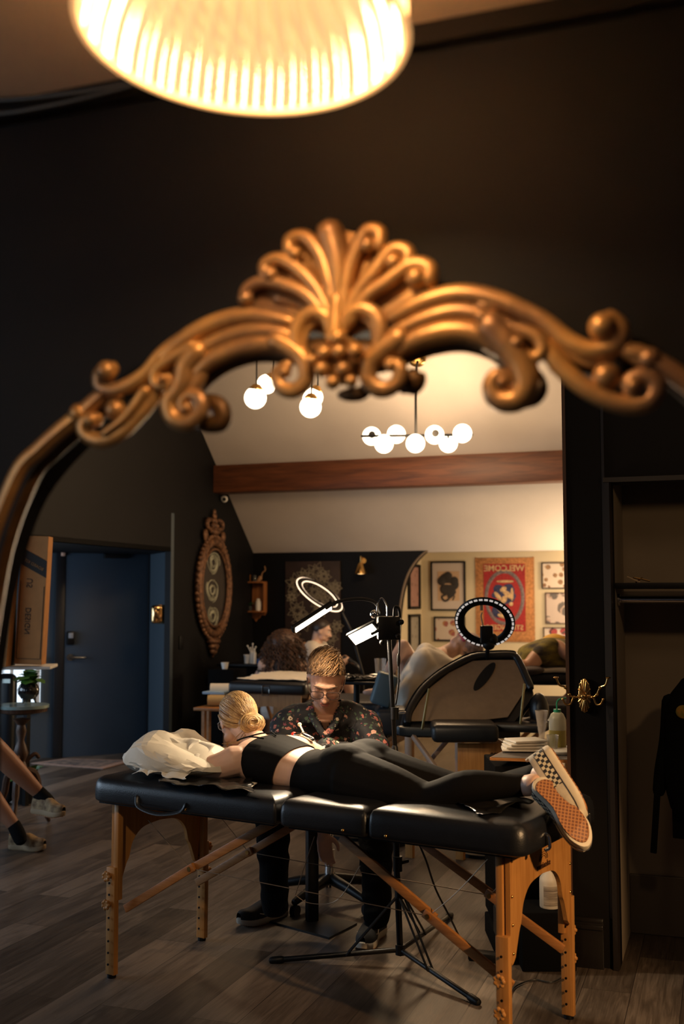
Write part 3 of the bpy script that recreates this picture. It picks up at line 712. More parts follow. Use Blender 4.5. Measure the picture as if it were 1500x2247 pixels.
# steel cables
for vq, pts in ((-.235, [(418, 1906), (940, 2010)]), (-.235, [(418, 1906), (325, 1800)]), (.235, [(545, 1870), (1075, 1965)]), (.235, [(545, 1870), (482, 1790)]), (.235, [(1075, 1965), (1130, 1900)]),
                (-.235, [(940, 2010), (1000, 1960), (1070, 1885)]), (-.1, [(648, 1964), (668, 1900), (690, 1835)]), (-.1, [(648, 1964), (680, 1982), (740, 1975), (790, 1900)])):
    mb = MB(); q = cr([tuple(TP(x, y, vq)) for x, y in pts], 5) if len(pts) > 2 else [TP(x, y, vq) for x, y in pts]
    mb.tube([V(p) for p in q], 0.0016, 6, False); mb.build('steel_cable', M_wire, mt)
# carrying handle and brass studs
zc = ZB+0.02
mb = MB(); mb.tube([V(p) for p in cr([TL(-0.66, -0.347, zc+.02), TL(-0.64, -0.358, zc-.012), TL(-0.54, -0.366, zc-.028), TL(-0.44, -0.358, zc-.012), TL(-0.42, -0.347, zc+.015)], 5)], 0.010, 8, flat=0.5); mb.build('handle', M_leather, mt)
for t in (-0.42, 0.28, 0.45):
    mb = MB(); mb.ell(TL(t, -0.345, ZB+.018), 0.006, sub=2); mb.build('stud', M_brass, mt)
mb = MB(); mb.tube([V(p) for p in cr([TL(0.945, -.17, ZB+.05), TL(0.958, -.17, ZB+.04), TL(0.962, -.175, ZB+.01), TL(0.95, -.18, ZB)], 4)], 0.006, 8); mb.build('latch', M_chrome, mt)
mb = MB(); mb.tube([TL(0.955, 0.20, ZB+.05), TL(0.956, 0.20, ZB-.02), TL(0.956, 0.225, ZB-.02), TL(0.955, 0.225, ZB+.05)], 0.003, 6); mb.build('latch', M_chrome, mt)
# burnt-in maker lettering and half-round mark, reversed in the mirror
M_burn = mat('burnt_mark', (0.05, 0.018, 0.006), 0.6)
letters('lettering', 'saloniture', TL(0.8665, 0.01, ZB-0.104), TV, (0, 0, 1), 0.030, M_burn, mt)
mb = MB()
for r in (0.016, 0.023, 0.030):
    mb = MB(); mb.tube([TL(0.8665, 0.01+r*1.3*math.cos(a), ZB-0.078+r*0.9*math.sin(a)) for a in [math.pi*k/12 for k in range(13)]], 0.0009, 5, False); mb.build('half_round_mark', M_burn, mt, False)
# ---------------- light stand (tripod) behind the table
F1 = FL(1043, 2196, 0.012); F2 = FL(602, 2107, 0.012); F3 = FL(987, 2008, 0.012)
sc_ = FL(878, 2125); 
st = thing('light_stand', 'black tripod light stand with two bright LED bars behind the massage table', 'light stand', sc_)
hub = P(878, 2118, sc_.y); 
mb = MB(); top_ = P(853, 1400, 4.62); mb.tube([V((sc_.x, sc_.y, 0.06)), P(870, 1900, 4.60), P(866, 1640, 4.61)], 0.013, 12); mb.tube([P(866, 1640, 4.61), top_], 0.0095, 12); mb.build('pole', M_blkm, st)
hubp = V((sc_.x, sc_.y, 0.075)); col = V((sc_.x, sc_.y, 0.30))
for f in (F1, F2, F3):
    mb = MB(); mb.tube([hubp, f], 0.011, 10); mid = hubp.lerp(f, 0.42); pp = (f-hubp).cross(V((0, 0, 1))).normalized()*0.012
    mb.tube([col+pp, mid+pp], 0.005, 6); mb.tube([col-pp, mid-pp], 0.005, 6); lg = mb.build('leg', M_blkm, st)
    mb = MB(); dr = (f-hubp).normalized(); mb.tube([f-dr*0.03, f+dr*0.01], 0.015, 10); mb.build('foot_cap', M_blk, lg)
c1 = P(872, 1895, 4.60); c2 = P(866, 1565, 4.61)
for cc_, h_, r_ in ((col, .02, .022), (hubp, .02, .020), (c1, .03, .019), (c2, .025, .017)):
    mb = MB(); mb.cyl(cc_-V((0, 0, h_)), cc_+V((0, 0, h_)), r_); mb.build('collar', M_blk, st)
mb = MB(); mb.tube([c1, c1+V((0.04, 0, 0.01))], 0.008, 8); mb.build('clamp_knob', M_blk, st)
mb = MB(); mb.tube([c2+V((0.0, 0, 0)), c2+V((0.04, -0.005, 0.004))], 0.006, 8); mb.build('clamp_knob', M_chrome, st)
mb = MB(); mb.box(P(852, 1378, 4.62), (0.098, 0.05, 0.098), Matrix.Rotation(0.1, 3, 'Z'), 0.008)
for x, y in ((838, 1410), (872, 1395), (880, 1365)): mb.ell(P(x, y, 4.59), 0.012, sub=2)
mb.build('control_box', M_blk, st)
def led(pa, pb, w, d, tilt, label):
    a = P(*pa); b = P(*pb); t = (b-a).normalized(); n = V((0, 1, 0)).cross(t); nn = (V((0, -0.55, -0.85)) - t*V((0, -0.55, -0.85)).dot(t)).normalized() if tilt is None else (V(tilt)-t*V(tilt).dot(t)).normalized()
    x = t.cross(nn); M = Matrix((x, t, nn)).transposed(); c = (a+b)/2
    mb = MB(); mb.box(c-nn*0.010, (w, (b-a).length+0.02, 0.018), M, 0.004); h = mb.build('led_housing', M_blk, st)
    mb = MB(); mb.box(c+nn*0.0005, (w*0.82, (b-a).length, 0.004), M, 0.001); mb.build('led_panel', emit('led_glow', (1.0, 0.84, 0.62), 14), h)
    l = area('led_light', c+nn*0.02, c+nn, w*0.8, 11, (1.0, 0.78, 0.52), (b-a).length*.97)
    l.rotation_euler = Matrix((t.cross(-nn), t, -nn)).transposed().to_euler(); l.location = c+nn*0.004; return c
led((648, 1383, 4.72), (727, 1332, 4.78), 0.046, 0, (-0.30, -0.50, -0.82), '')
led((772, 1405, 4.66), (824, 1379, 4.60), 0.066, 0, (-0.42, -0.60, -0.66), '')
mb = MB(); mb.tube([V(p) for p in cr([P(716, 1334, 4.60), P(742, 1320, 4.62), P(790, 1314, 4.63), P(822, 1322, 4.63), P(835, 1345, 4.62)], 6)], 0.0075, 8); mb.build('gooseneck', M_blk, st)
mb = MB(); mb.tube([V(p) for p in cr([P(816, 1390, 4.58), P(835, 1380, 4.60), P(842, 1370, 4.61)], 6)], 0.0075, 8)
mb.tube([V(p) for p in cr([P(864, 1352, 4.62), P(866, 1333, 4.62), P(874, 1334, 4.62), P(877, 1350, 4.62), P(877, 1372, 4.62)], 6)], 0.006, 8); mb.build('gooseneck', M_blk, st)
mb = MB(); mb.tube([V(p) for p in cr([P(849, 1352, 4.60), P(848, 1330, 4.60), P(838, 1313, 4.60), P(829, 1322, 4.60), P(826, 1345, 4.6)], 6)], 0.003, 6); mb.ell(P(820, 1348, 4.59), (0.016, 0.012, 0.018)); mb.build('gooseneck', M_chrome, st)
mb = MB(); mb.tube([V(p) for p in cr([P(877, 1380, 4.63), P(875, 1440, 4.63), P(874, 1500, 4.63), P(868, 1545, 4.63)], 5)], 0.004, 6); mb.ell(P(874, 1448, 4.63), (0.008, 0.008, 0.03)); mb.build('cable', M_cord, st)
# cable down to the adapter on the floor
mb = MB(); mb.tube([V(p) for p in cr([P(918, 1850, 4.5), P(935, 1890, 4.5), P(955, 1950, 4.55), P(985, 2010, 4.6), FL(1012, 2065, 0.02)], 7)], 0.004, 8)
ac = FL(1065, 2098, 0.018)
tag(mb.build('cable', M_cord), 'thin black cable hanging from the table edge down to the power adapter', 'cable')
mb = MB(); mb.box(ac, (0.14, 0.06, 0.035), Matrix.Rotation(-0.35, 3, 'Z'), 0.008); tag(mb.build('power_adapter', M_blk), 'black power adapter lying on the planks left of the beech table leg', 'power adapter')
mb = MB(); mb.tube([V(p) for p in cr([FL(1110, 2110, 0.006), FL(1125, 2112, 0.006), FL(1140, 2090, 0.008), FL(1160, 2075, 0.006), FL(1200, 2085, 0.006), FL(1235, 2088, 0.006)], 7)], 0.004, 8)
mb.tube([V(p) for p in cr([FL(1118, 2190, 0.006), FL(1130, 2165, 0.006), FL(1170, 2150, 0.006), FL(1210, 2155, 0.006), FL(1240, 2140, 0.006)], 7)], 0.003, 8)
tag(mb.build('cable', M_cord), 'black cables coiled on the floor between the two beech end legs', 'cable')
# ---------------- arm rest stand with square plate
bc_ = FL(684, 2024)
ar = thing('arm_rest_stand', 'black stand on a flat square plate under the middle of the massage table', 'stand', bc_)
mb = MB(); q = [FL(x, y, 0.0) for x, y in ((578, 2022), (655, 1998), (783, 2030), (722, 2062))]; mb.prism(q, (0, 0, 0.010)); mb.build('base_plate', M_blkm, ar)
mb = MB(); mb.box(V((bc_.x, bc_.y, 0.30)), (0.052, 0.052, 0.58), Matrix.Rotation(0.3, 3, 'Z'), 0.004); mb.build('post', M_blkm, ar)
mb = MB(); mb.box(V((bc_.x, bc_.y-0.06, 0.61)), (0.26, 0.14, 0.05), Matrix.Rotation(-0.45, 3, 'Z'), 0.02); mb.build('pad', M_leather, ar)
# ================================================================ people helpers
def limb(mb, pts, rad, infl=0.0, seg=16, n=4):
    q = cr([tuple(p)+(r,) for p, r in zip(pts, rad)], n)
    mb.tube([V(p[:3]) for p in q], [p[3]+infl for p in q], seg)
def loft(mb, secs, infl=0.0, seg=28, n=4, power=2.4):
    # secs: (center, half-width vector, half-depth vector)
    flat = [tuple(c)+tuple(a)+tuple(b) for c, a, b in secs]; q = cr(flat, n); rr = []
    def ring(c, a, b, k=1.0):
        a = a*((a.length+infl)/a.length)*k; b = b*((b.length+infl)/b.length)*k; o = []
        for i in range(seg):
            t = 2*math.pi*i/seg; cc, ss = math.cos(t), math.sin(t)
            o.append(c+a*(math.copysign(abs(cc)**(2/power), cc))+b*(math.copysign(abs(ss)**(2/power), ss)))
        return o
    Q = [(V(p[:3]), V(p[3:6]), V(p[6:9])) for p in q]
    d0 = (Q[0][0]-Q[1][0]).normalized(); d1 = (Q[-1][0]-Q[-2][0]).normalized(); r0 = Q[0][2].length*0.6; r1 = Q[-1][2].length*0.6
    rr.append(ring(Q[0][0]+d0*r0, Q[0][1], Q[0][2], 0.35)); rr.append(ring(Q[0][0]+d0*r0*.7, Q[0][1], Q[0][2], 0.8))
    for c, a, b in Q: rr.append(ring(c, a, b))
    rr.append(ring(Q[-1][0]+d1*r1*.7, Q[-1][1], Q[-1][2], 0.8)); rr.append(ring(Q[-1][0]+d1*r1, Q[-1][1], Q[-1][2], 0.35))
    mb.rings(rr)
def clip(o, planes):     # keep the side where (p-co).n > 0 (world space)
    bm = bmesh.new(); bm.from_mesh(o.data); inv = o.matrix_basis.inverted()
    if o.parent: inv = (o.parent.matrix_basis).inverted()
    for co, no in planes:
        c = inv @ V(co); n_ = inv.to_3x3() @ V(no)
        bmesh.ops.bisect_plane(bm, geom=bm.verts[:]+bm.edges[:]+bm.faces[:], plane_co=c, plane_no=n_, clear_inner=True)
    bm.to_mesh(o.data); bm.free(); return o
def basis(fwd, up):      # columns: side(right of the person), forward, up
    f = V(fwd).normalized(); u = V(up); u = (u-f*u.dot(f)).normalized(); s = f.cross(u)
    return Matrix((s, f, u)).transposed()
def head(mb, c, M, s=1.0):
    def T(x, y, z): return V(c)+M @ (V((x, y, z))*s)
    def E(x, y, z, a, b, d_): mb.ell(T(x, y, z), (a*s, b*s, d_*s), M, 3)
    E(0, -0.012, 0.022, .075, .094, .088); E(0, .025, -.02, .066, .070, .075); E(0, .035, -.062, .050, .052, .048); E(0, .068, -.094, .024, .020, .018)
    E(0, .080, .022, .048, .016, .012)
    for k in (-1, 1):
        E(k*.036, .066, -.032, .024, .022, .022); E(k*.077, -.008, -.015, .008, .018, .030); E(k*.045, .03, -.075, .02, .03, .022); E(k*.011, .100, -.042, .009, .010, .008)
    mb.tube([T(0, .088, .008), T(0, .100, -.018), T(0, .110, -.040)], [.008*s, .009*s, .012*s], 10)
    E(0, .086, -.064, .022, .012, .0055); E(0, .085, -.076, .019, .012, .006)
def face_bits(par, c, M, s=1.0, brow=(0.10, 0.055, 0.03), glasses=None, closed=False, lips=(0.42, 0.14, 0.10)):
    def T(x, y, z): return V(c)+M @ (V((x, y, z))*s)
    for k in (-1, 1):
        mb = MB(); mb.ell(T(k*.031, .078, -.002), .0115*s); e = mb.build('eye', mat('eyeball', (0.7, 0.66, 0.6), 0.3), par)
        mb = MB(); mb.ell(T(k*.031, .0865, -.003), (.006*s, .004*s, .006*s), M); mb.build('iris', mat('iris_dark', (0.05, 0.03, 0.02), 0.2), e)
        if closed:
            mb = MB(); mb.ell(T(k*.031, .079, .0015), (.0145*s, .0125*s, .0105*s), M); mb.build('eyelid', M_skin, e)
        mb = MB(); mb.tube([T(k*.014, .094, .020), T(k*.032, .093, .026), T(k*.050, .078, .019)], [.0035*s, .004*s, .002*s], 8); mb.build('eyebrow', mat('brow%d' % int(brow[0]*100), brow, 0.8), par)
    mb = MB(); mb.ell(T(0, .0945, -.064), (.022*s, .006*s, .005*s), M); mb.ell(T(0, .0935, -.075), (.018*s, .006*s, .0055*s), M); mb.build('lips', mat('lips', lips, 0.45), par)
    if glasses:
        mb = MB()
        for k in (-1, 1):
            L = []
            for i in range(25):
                a = 2*math.pi*i/24; ca, sa = math.cos(a), math.sin(a)
                L.append(T(k*.034+.028*math.copysign(abs(ca)**.7, ca), .108-.006*abs(ca), -.008+.020*math.copysign(abs(sa)**.7, sa)))
            mb.tube(L, .0019*s, 6, False)
            mb.tube([T(k*.062, .104, .0), T(k*.074, .07, -.002), T(k*.082, .0, -.004), T(k*.080, -.02, -.018)], .0022*s, 6)
        mb.tube([T(-.008, .108, -.004), T(0, .110, .0), T(.008, .108, -.004)], .002*s, 6)
        gl = mb.build('glasses', glasses, par)
        for k in (-1, 1):
            mb = MB(); mb.ell(T(k*.034, .106, -.008), (.026*s, .001*s, .018*s), M); mb.build('lens', mat('lens_glass', (1, 1, 1), 0.03, trans=1.0, alpha=0.25), gl)
def hand(mb, wrist, d, pn, s=1.0, curl=0.5, thumb=1, spread=0.0):
    # d: direction wrist->fingers, pn: palm normal (out of the palm)
    d = V(d).normalized(); pn = V(pn); pn = (pn-d*pn.dot(d)).normalized(); x = d.cross(pn)*thumb
    w_ = V(wrist); M = Matrix((x, d, pn)).transposed()
    mb.ell(w_+d*.045*s, (.038*s, .052*s, .015*s), M); mb.ell(w_+d*.070*s-x*.0, (.039*s, .026*s, .013*s), M); mb.tube([w_-d*.03, w_+d*.03*s], [.026*s, .024*s], 14)
    for i, (ox, ln) in enumerate(((.029, .068), (.010, .078), (-.010, .072), (-.028, .056))):
        p = w_+d*(.088-.004*abs(i-1))*s+x*ox*s; dr = (d+x*spread*(1.5-i)*.2).normalized(); pts = [p-d*.02*s, p]; a = 0
        for k, f in enumerate((.45, .32, .25)):
            a += curl*(0.9 if k else 0.5); q = dr*math.cos(a)+pn*math.sin(a); p = p+q*ln*s*f; pts.append(p)
        mb.tube(pts, [.0092*s, .0095*s, .0088*s, .008*s, .0068*s], 10)
    p = w_+d*.022*s+x*.028*s; mb.tube([p-x*.012*s, p+x*.022*s+d*.022*s+pn*.010*s, p+x*.032*s+d*.045*s+pn*.018*s, p+x*.030*s+d*.066*s+pn*.024*s], [.014*s, .012*s, .0098*s, .0082*s], 10)
def strands(mb, starts, path, r, seg=4):
    for s_ in starts:
        L = path(s_)
        mb.tube(L, [r*(1-0.75*(i/(len(L)-1))**2) for i in range(len(L))], seg, False)
def hairmat(name, c1, c2, rough=0.45):
    g = N(name); tcx = g.n('TexCoord'); n_ = g.n('TexNoise', {'Vector': tcx.outputs['Object'], 'Scale': 60.0, 'Detail': 3.0})
    oi = g.n('NewGeometry'); f = g.math('ADD', g.math('MULTIPLY', n_.outputs[0], 0.5), g.math('MULTIPLY', oi.outputs['Random Per Island'], 0.5))
    return g.set(color=g.ramp(f, [(0.25, c2), (0.75, c1)]), rough=rough)
# ---------------- slip-on / skate shoe
def checker(name, c1, c2, sc, rot=0.0, rough=0.7):
    g = N(name); tcx = g.n('TexCoord'); mp = g.n('Mapping', {0: tcx.outputs['UV']}); mp.inputs['Rotation'].default_value = (0, 0, rot)
    ck = g.n('TexChecker', {0: mp.outputs[0], 1: tuple(c1)+(1,), 2: tuple(c2)+(1,), 3: sc}); return g.set(color=ck.outputs[0], rough=rough)
def waffle():
    g = N('waffle_gum_sole'); tcx = g.n('TexCoord'); mp = g.n('Mapping', {0: tcx.outputs['UV'], 'Scale': (88, 88, 88)}); mp.inputs['Rotation'].default_value = (0, 0, math.pi/4)
    s = g.n('SeparateXYZ', {0: mp.outputs[0]})
    fx = g.math('ABSOLUTE', g.math('SUBTRACT', g.math('FRACT', s.outputs[0]), 0.5)); fy = g.math('ABSOLUTE', g.math('SUBTRACT', g.math('FRACT', s.outputs[1]), 0.5))
    mx = g.math('MAXIMUM', fx, fy); f = g.math('GREATER_THAN', mx, 0.36)
    c = g.mix(f, (0.17, 0.055, 0.018), (0.44, 0.19, 0.065)); return g.set(color=c, rough=0.6, normal=g.bump(f, 0.8, 0.002))
M_waf = waffle(); M_chk = checker('checker_canvas', (0.02, 0.02, 0.025), (0.62, 0.55, 0.40), 1.0)
def uvmap(o, f):
    me = o.data; uv = me.uv_layers.new(name='UVMap')
    for l in me.loops: uv.data[l.index].uv = f(me.vertices[l.vertex_index].co)
def shoe(name, org, xd, zd, mats, L=0.27, label=None, par=None, side=1, stripe=None, pattern=None, low=True):
    # local frame: x heel->toe, z out of the shoe; built in an empty placed at the heel bottom
    x = V(xd).normalized(); z = V(zd); z = (z-x*z.dot(x)).normalized(); y = z.cross(x)
    e = bpy.data.objects.new(name, None); COL.objects.link(e); e.empty_display_size = .05
    M = Matrix((x, y, z)).transposed().to_4x4(); M.translation = V(org)
    if par: M = par.matrix_basis.inverted() @ M; e.parent = par
    e.matrix_basis = M
    def hw(u): # half width and centre shift
        u = min(max(u, 0), 1)
        w0 = 0.033+0.014*math.exp(-((u-0.70)/0.24)**2)+0.003*math.exp(-((u-0.1)/0.15)**2)-0.004*math.exp(-((u-.42)/.13)**2)
        en = 1.0
        if u > 0.80: en = math.sqrt(max(0.0, 1-((u-0.80)/0.20)**2))
        if u < 0.12: en = math.sqrt(max(0.0, 1-((0.12-u)/0.12)**2))
        return w0*en, side*0.006*math.sin(u*math.pi*1.3)
    us = [0.0004, .008, .02, .04, .07, .1, .15, .2, .3, .4, .5, .6, .7, .78, .84, .89, .93, .96, .985, .9996]
    def outline(k=1.0, zz=0.0, grow=0.0):
        a = []; b = []
        for u in us:
            w0, c0 = hw(u); w0 = w0*k+grow*(1 if w0 > .002 else 0); xx = L*(0.5+(u-0.5)*(k+grow*4)); spring = 0.012*max(0, (u-.75)/.25)**2
            a.append(V((xx, c0+w0, zz+spring))); b.append(V((xx, c0-w0, zz+spring)))
        return a+b[::-1]
    def lk(mb, n, m, sm=True, ang=40, parent=e):
        bmesh.ops.recalc_face_normals(mb.bm, faces=mb.bm.faces); me = bpy.data.meshes.new(n); mb.bm.to_mesh(me); mb.bm.free()
        o = bpy.data.objects.new(n, me); COL.objects.link(o); me.materials.append(m); o.parent = e
        if sm: me.polygons.foreach_set('use_smooth', [True]*len(me.polygons)); me.set_sharp_from_angle(angle=math.radians(ang))
        return o
    mb = MB(); mb.rings([outline(0.90, 0.0005), outline(0.98, 0.004), outline(1.0, 0.012), outline(1.0, 0.026), outline(0.96, 0.030)]); lk(mb, 'midsole', mats['side'])
    mb = MB(); mb.rings([outline(0.84, -0.003), outline(0.88, -0.003), outline(0.89, 0.002)]); so = lk(mb, 'outsole', mats['bottom'], False); uvmap(so, lambda c: (c.x, c.y))
    def up(i, j):
        u = 0.015+0.965*i; w0, c0 = hw(u); w0 *= 0.955
        t = math.pi*j; hz = 0.045+0.030*math.exp(-((u-0.46)/0.20)**2) if u > .46 else 0.072
        if u > .75: hz = 0.045+0.030*math.exp(-((u-0.46)/0.20)**2); 
        if u > .86: hz *= math.sqrt(max(0.06, 1-((u-.86)/.15)**2))
        if u < .06: hz *= 0.96
        cy, sy = math.cos(t), math.sin(t)
        yy = c0+w0*math.copysign(abs(cy)**0.75, cy); zz = 0.026+(hz-0.0)*abs(sy)**0.72
        if low and u < 0.50:
            wi = 0.62*min(1, max(0, (0.50-u)/0.10)); cutoff = abs(cy)
            if cutoff < wi and u > 0.05: zz = 0.04; yy = c0+w0*cy*1.15
        spring = 0.012*max(0, (u-.75)/.25)**2
        return V((L*u, yy, zz+spring))
    mb = MB(); mb.grid(up, 44, 32); uo = lk(mb, 'upper', mats['upper'])
    if pattern: uo.data.materials[0] = pattern
    if stripe:       # checked band along both sides just above the sole
        for sg in (1, -1):
            def band(i, j):
                u = 0.03+0.52*i; w0, c0 = hw(u); return V((L*u, c0+sg*(w0*(0.965-0.05*j)+0.0012), 0.031+0.033*j))
            mb = MB(); mb.grid(band, 20, 2); b = lk(mb, 'checked_band', M_chk); me = b.data; uv = me.uv_layers.new(name='UVMap')
            for l in me.loops: c = me.vertices[l.vertex_index].co; uv.data[l.index].uv = (c.x/0.011, (c.z-0.031)/0.011)
    if mats.get('line'):
        for zz in (0.0275,):
            mb = MB(); mb.tube([p for p in outline(1.012, zz)]+[outline(1.012, zz)[0]], 0.0012, 5, False); lk(mb, 'foxing_stripe', mats['line'])
    if mats.get('flash'):
        for sg in (1, -1):
            pts = []
            for u, zq in ((.12, .048), (.22, .058), (.34, .062), (.46, .050), (.60, .046), (.68, .052)):
                w0, c0 = hw(u); pts.append(V((L*u, c0+sg*(w0*(0.99-(zq-.03)*3.2)), zq)))
            mb = MB(); mb.tube([V(p) for p in cr(pts, 4)], 0.0042, 6, flat=0.5); lk(mb, 'side_stripe', mats['flash'])
    if mats.get('lace'):
        mb = MB()
        for k in range(5):
            u = .40+k*.05; mb.tube([V((L*u, -.022, .092-k*.006)), V((L*(u+.02), 0, .100-k*.006)), V((L*u, .022, .092-k*.006))], .0028, 6)
        lk(mb, 'laces', mats['lace'])
    if label: e['label'] = label; e['category'] = 'shoe'
    return e
M_off = mat('cream_canvas', (0.58, 0.50, 0.38), 0.8, var=0.08, scale=30, bump=0.2, bscale=400)
M_rub = mat('white_rubber', (0.66, 0.58, 0.45), 0.55, var=0.08, scale=10)
# ================================================================ woman lying on the front table
wo = thing('person', 'woman with a blonde bun lying face down in black sports bra and leggings', 'person', TL(0.1, 0, HT))
W_SEC = [(-.405, .05, .865, .105, .060), (-.365, .04, .862, .180, .082), (-.28, .02, .858, .178, .092), (-.18, .0, .848, .150, .088), (-.07, .0, .832, .132, .074), (.02, .0, .842, .160, .088), (.11, .0, .850, .178, .098), (.19, .0, .838, .168, .088)]
def w_torso(mb, infl=0.0):
    loft(mb, [(TL(t, v, z), TV*ry, V((0, 0, rz))) for t, v, z, ry, rz in W_SEC], infl)
    for v in (-.085, .085): mb.ell(TL(.125, v, .873), (.108+infl, .086+infl, .084+infl), Matrix.Rotation(TROT, 3, 'Z'))
NEAR = [(.15, -.09, .845), (.33, -.105, .822), (.47, -.115, .800), (.53, -.115, .812), (.64, -.105, .852), (.78, -.09, .868), (.835, -.085, .872)]
NRAD = [.098, .078, .056, .052, .054, .037, .034]
FAR = [(.15, .09, .845), (.33, .115, .812), (.50, .13, .795), (.64, .12, .81), (.76, .07, .86), (.84, .02, .895)]
FRAD = [.095, .076, .054, .052, .040, .033]
def w_legs(mb, infl=0.0):
    limb(mb, [TL(*p) for p in NEAR], NRAD, infl); limb(mb, [TL(*p) for p in FAR], FRAD, infl)
mb = MB(); w_torso(mb); w_legs(mb)
WH = TP(521, 1577, 0.11); WM = basis(-TU*0.80+TV*0.55-V((0, 0, 0.30)), V((0, 0, 1))-TU*0.10)
limb(mb, [TL(-.36, .05, .885), TL(-.42, .08, .92), WH+WM @ V((0, -.03, -.03))], [.07, .052, .05])
head(mb, WH, WM, 0.93)
# near arm bent under the pillow, far arm hanging down beyond the table edge
limb(mb, [TL(-.35, -.13, .868), TL(-.41, -.16, .845), TL(-.52, -.17, .825), TL(-.62, -.12, .82)], [.062, .052, .042, .036])
limb(mb, [TL(-.62, -.12, .82), TL(-.62, -.02, .82), TL(-.56, .04, .82)], [.036, .032, .026]); hand(mb, TL(-.56, .04, .82), TL(-.50, .10, .83)-TL(-.56, .04, .82), V((0, 0, 1)), 0.9, 0.3)
wr = TP(708, 1826, .43)
limb(mb, [TL(-.34, .16, .88), TL(-.30, .26, .87), TL(-.24, .37, .80), TL(-.18, .42, .68)], [.06, .050, .045, .040])
limb(mb, [TL(-.18, .42, .68), (TL(-.18, .42, .68)+wr)/2+V((0, 0, .02)), wr], [.040, .036, .026])
hand(mb, wr, V((0.12, -0.12, -1)), V((0.35, -0.9, -.1)), 0.92, 0.45, -1)
body = organic(mb, 'body', M_skinp, wo, 0.0058, 3, 0.5)
mb = MB(); w_torso(mb, .0055); bra = organic(mb, 'sports_bra', mat('black_bra', (0.005, 0.0045, 0.0045), 0.8, spec=0.1), wo, 0.0065, 3, 0.5)
dirb = (TU*0.93-TV*0.36).normalized()
def pl3(a, b, c, keep):
    n = (b-a).cross(c-a).normalized(); n = n if (keep-a).dot(n) > 0 else -n
    return (a, n)
cen = TL(-.21, 0, .85)
clip(bra, [pl3(TP(563, 1635, -.06), TP(528, 1697, -.17), TP(624, 1616, .11), cen), pl3(TP(676, 1633, .05), TP(592, 1713, -.16), TP(700, 1636, .14), TP(610, 1665, 0))])
mb = MB(); w_torso(mb, .0065); w_legs(mb, .005); lg = organic(mb, 'leggings', M_leg, wo, 0.0065, 3, 0.5)
clip(lg, [pl3(TP(690, 1640, .03), TP(626, 1720, -.17), TP(712, 1640, .13), TL(.3, 0, .8)), (TP(1152, 1690, -.09), -TU)])
for (a, b, c_) in (((-.245, -.09, .957), (-.32, -.085, .958), (-.385, -.075, .938)), ((-.25, .0, .958), (-.32, .06, .962), (-.385, .115, .935)), ((-.262, .10, .945), (-.32, .03, .962), (-.388, -.03, .942))):
    mb = MB(); mb.tube([V(p) for p in cr([TL(*a), TL(*b), TL(*c_)], 5)], .0032, 6); mb.build('bra_strap', M_cloth, wo)
# blonde hair swept back into a low bun
M_blond = hairmat('blonde_hair', (0.62, 0.40, 0.17), (0.24, 0.125, 0.05), 0.38)
sE = 0.93
def hp(az, el, k=1.0):     # point on the skull surface in head coords; az 0 = face, 180 = back
    a = math.radians(az); e_ = math.radians(el)
    return WH+WM @ (V((.080*math.sin(a)*math.cos(e_), -.012+.100*math.cos(a)*math.cos(e_), .020+.094*math.sin(e_)))*sE*k)
BUN = P(551, 1588, WH.y-.085)
mb = MB(); mb.grid(lambda u, v: hp(360*u, -32+v*122 if True else 0, 1.03), 48, 20, close_u=True); hc = mb.build('hair', M_blond, wo, True, 180)
clip(hc, [(WH+WM @ V((0, .055, 0)), WM @ V((0, -1, .55)))])
mb = MB(); rng = random.Random(3)
for i in range(420):
    az = rng.uniform(-180, 180); el = rng.uniform(-15, 85)
    if abs(az) < 70 and el < 35: el = 35+rng.random()*20
    s0 = hp(az, el, 1.0)-WH; e0 = BUN-WH; L = []
    for k in range(9):
        f = k/8; p = s0.lerp(e0, f); q = WM.transposed() @ p - V((0, -.011, .019)); r_ = math.sqrt((q.x/.0744)**2+(q.y/.093)**2+(q.z/.0875)**2)
        tgt = 1.055+rng.uniform(-.008, .012); q = q*(tgt/max(r_, .05)) if f < .93 else q; L.append(WH+WM @ (q+V((0, -.011, .019))))
    mb.tube(L, [.0028, .0034, .0036, .0036, .0034, .0032, .003, .0026, .002], 5, False)
mb.build('hair_strands', M_blond, hc, True, 180)
mb = MB(); mb.ell(BUN, (.046, .030, .032), WM)
for i in range(120):
    a0 = rng.uniform(0, 6.28); rr = rng.uniform(.012, .042); tl = rng.uniform(-.3, .3); L = []
    for k in range(10):
        a = a0+k*.5; rz = rr+.003*math.sin(k); L.append(BUN+WM @ V((1.3*rz*math.cos(a), -.030*math.cos(rr/.042*1.45)-.004+tl*.02*math.cos(a), rz*math.sin(a))))
    mb.tube(L, [.0015]+[.003]*8+[.001], 5, False)
mb.build('bun', M_blond, hc, True, 180)
mb = MB()
for i in range(16):
    p = BUN+WM @ V((rng.uniform(-.04, .02), .0, -.02)); d1 = V((rng.uniform(-.10, .10), rng.uniform(-.05, .02), -.02))
    p2 = p+d1; L = [p, p+d1*.4+V((0, 0, -.012)), p+d1*.8+V((.01, 0, -.03+rng.uniform(-.01, .02))), p+d1*1.1+V((.0, 0, -.035))]
    mb.tube([V(x) for x in cr(L, 4)], .0011, 4, False)
mb.build('loose_strand', M_blond, hc, True, 180)
face_bits(wo, WH, WM, 0.93, (0.3, 0.2, 0.1), mat('clear_frame', (0.35, 0.33, 0.33), 0.2))
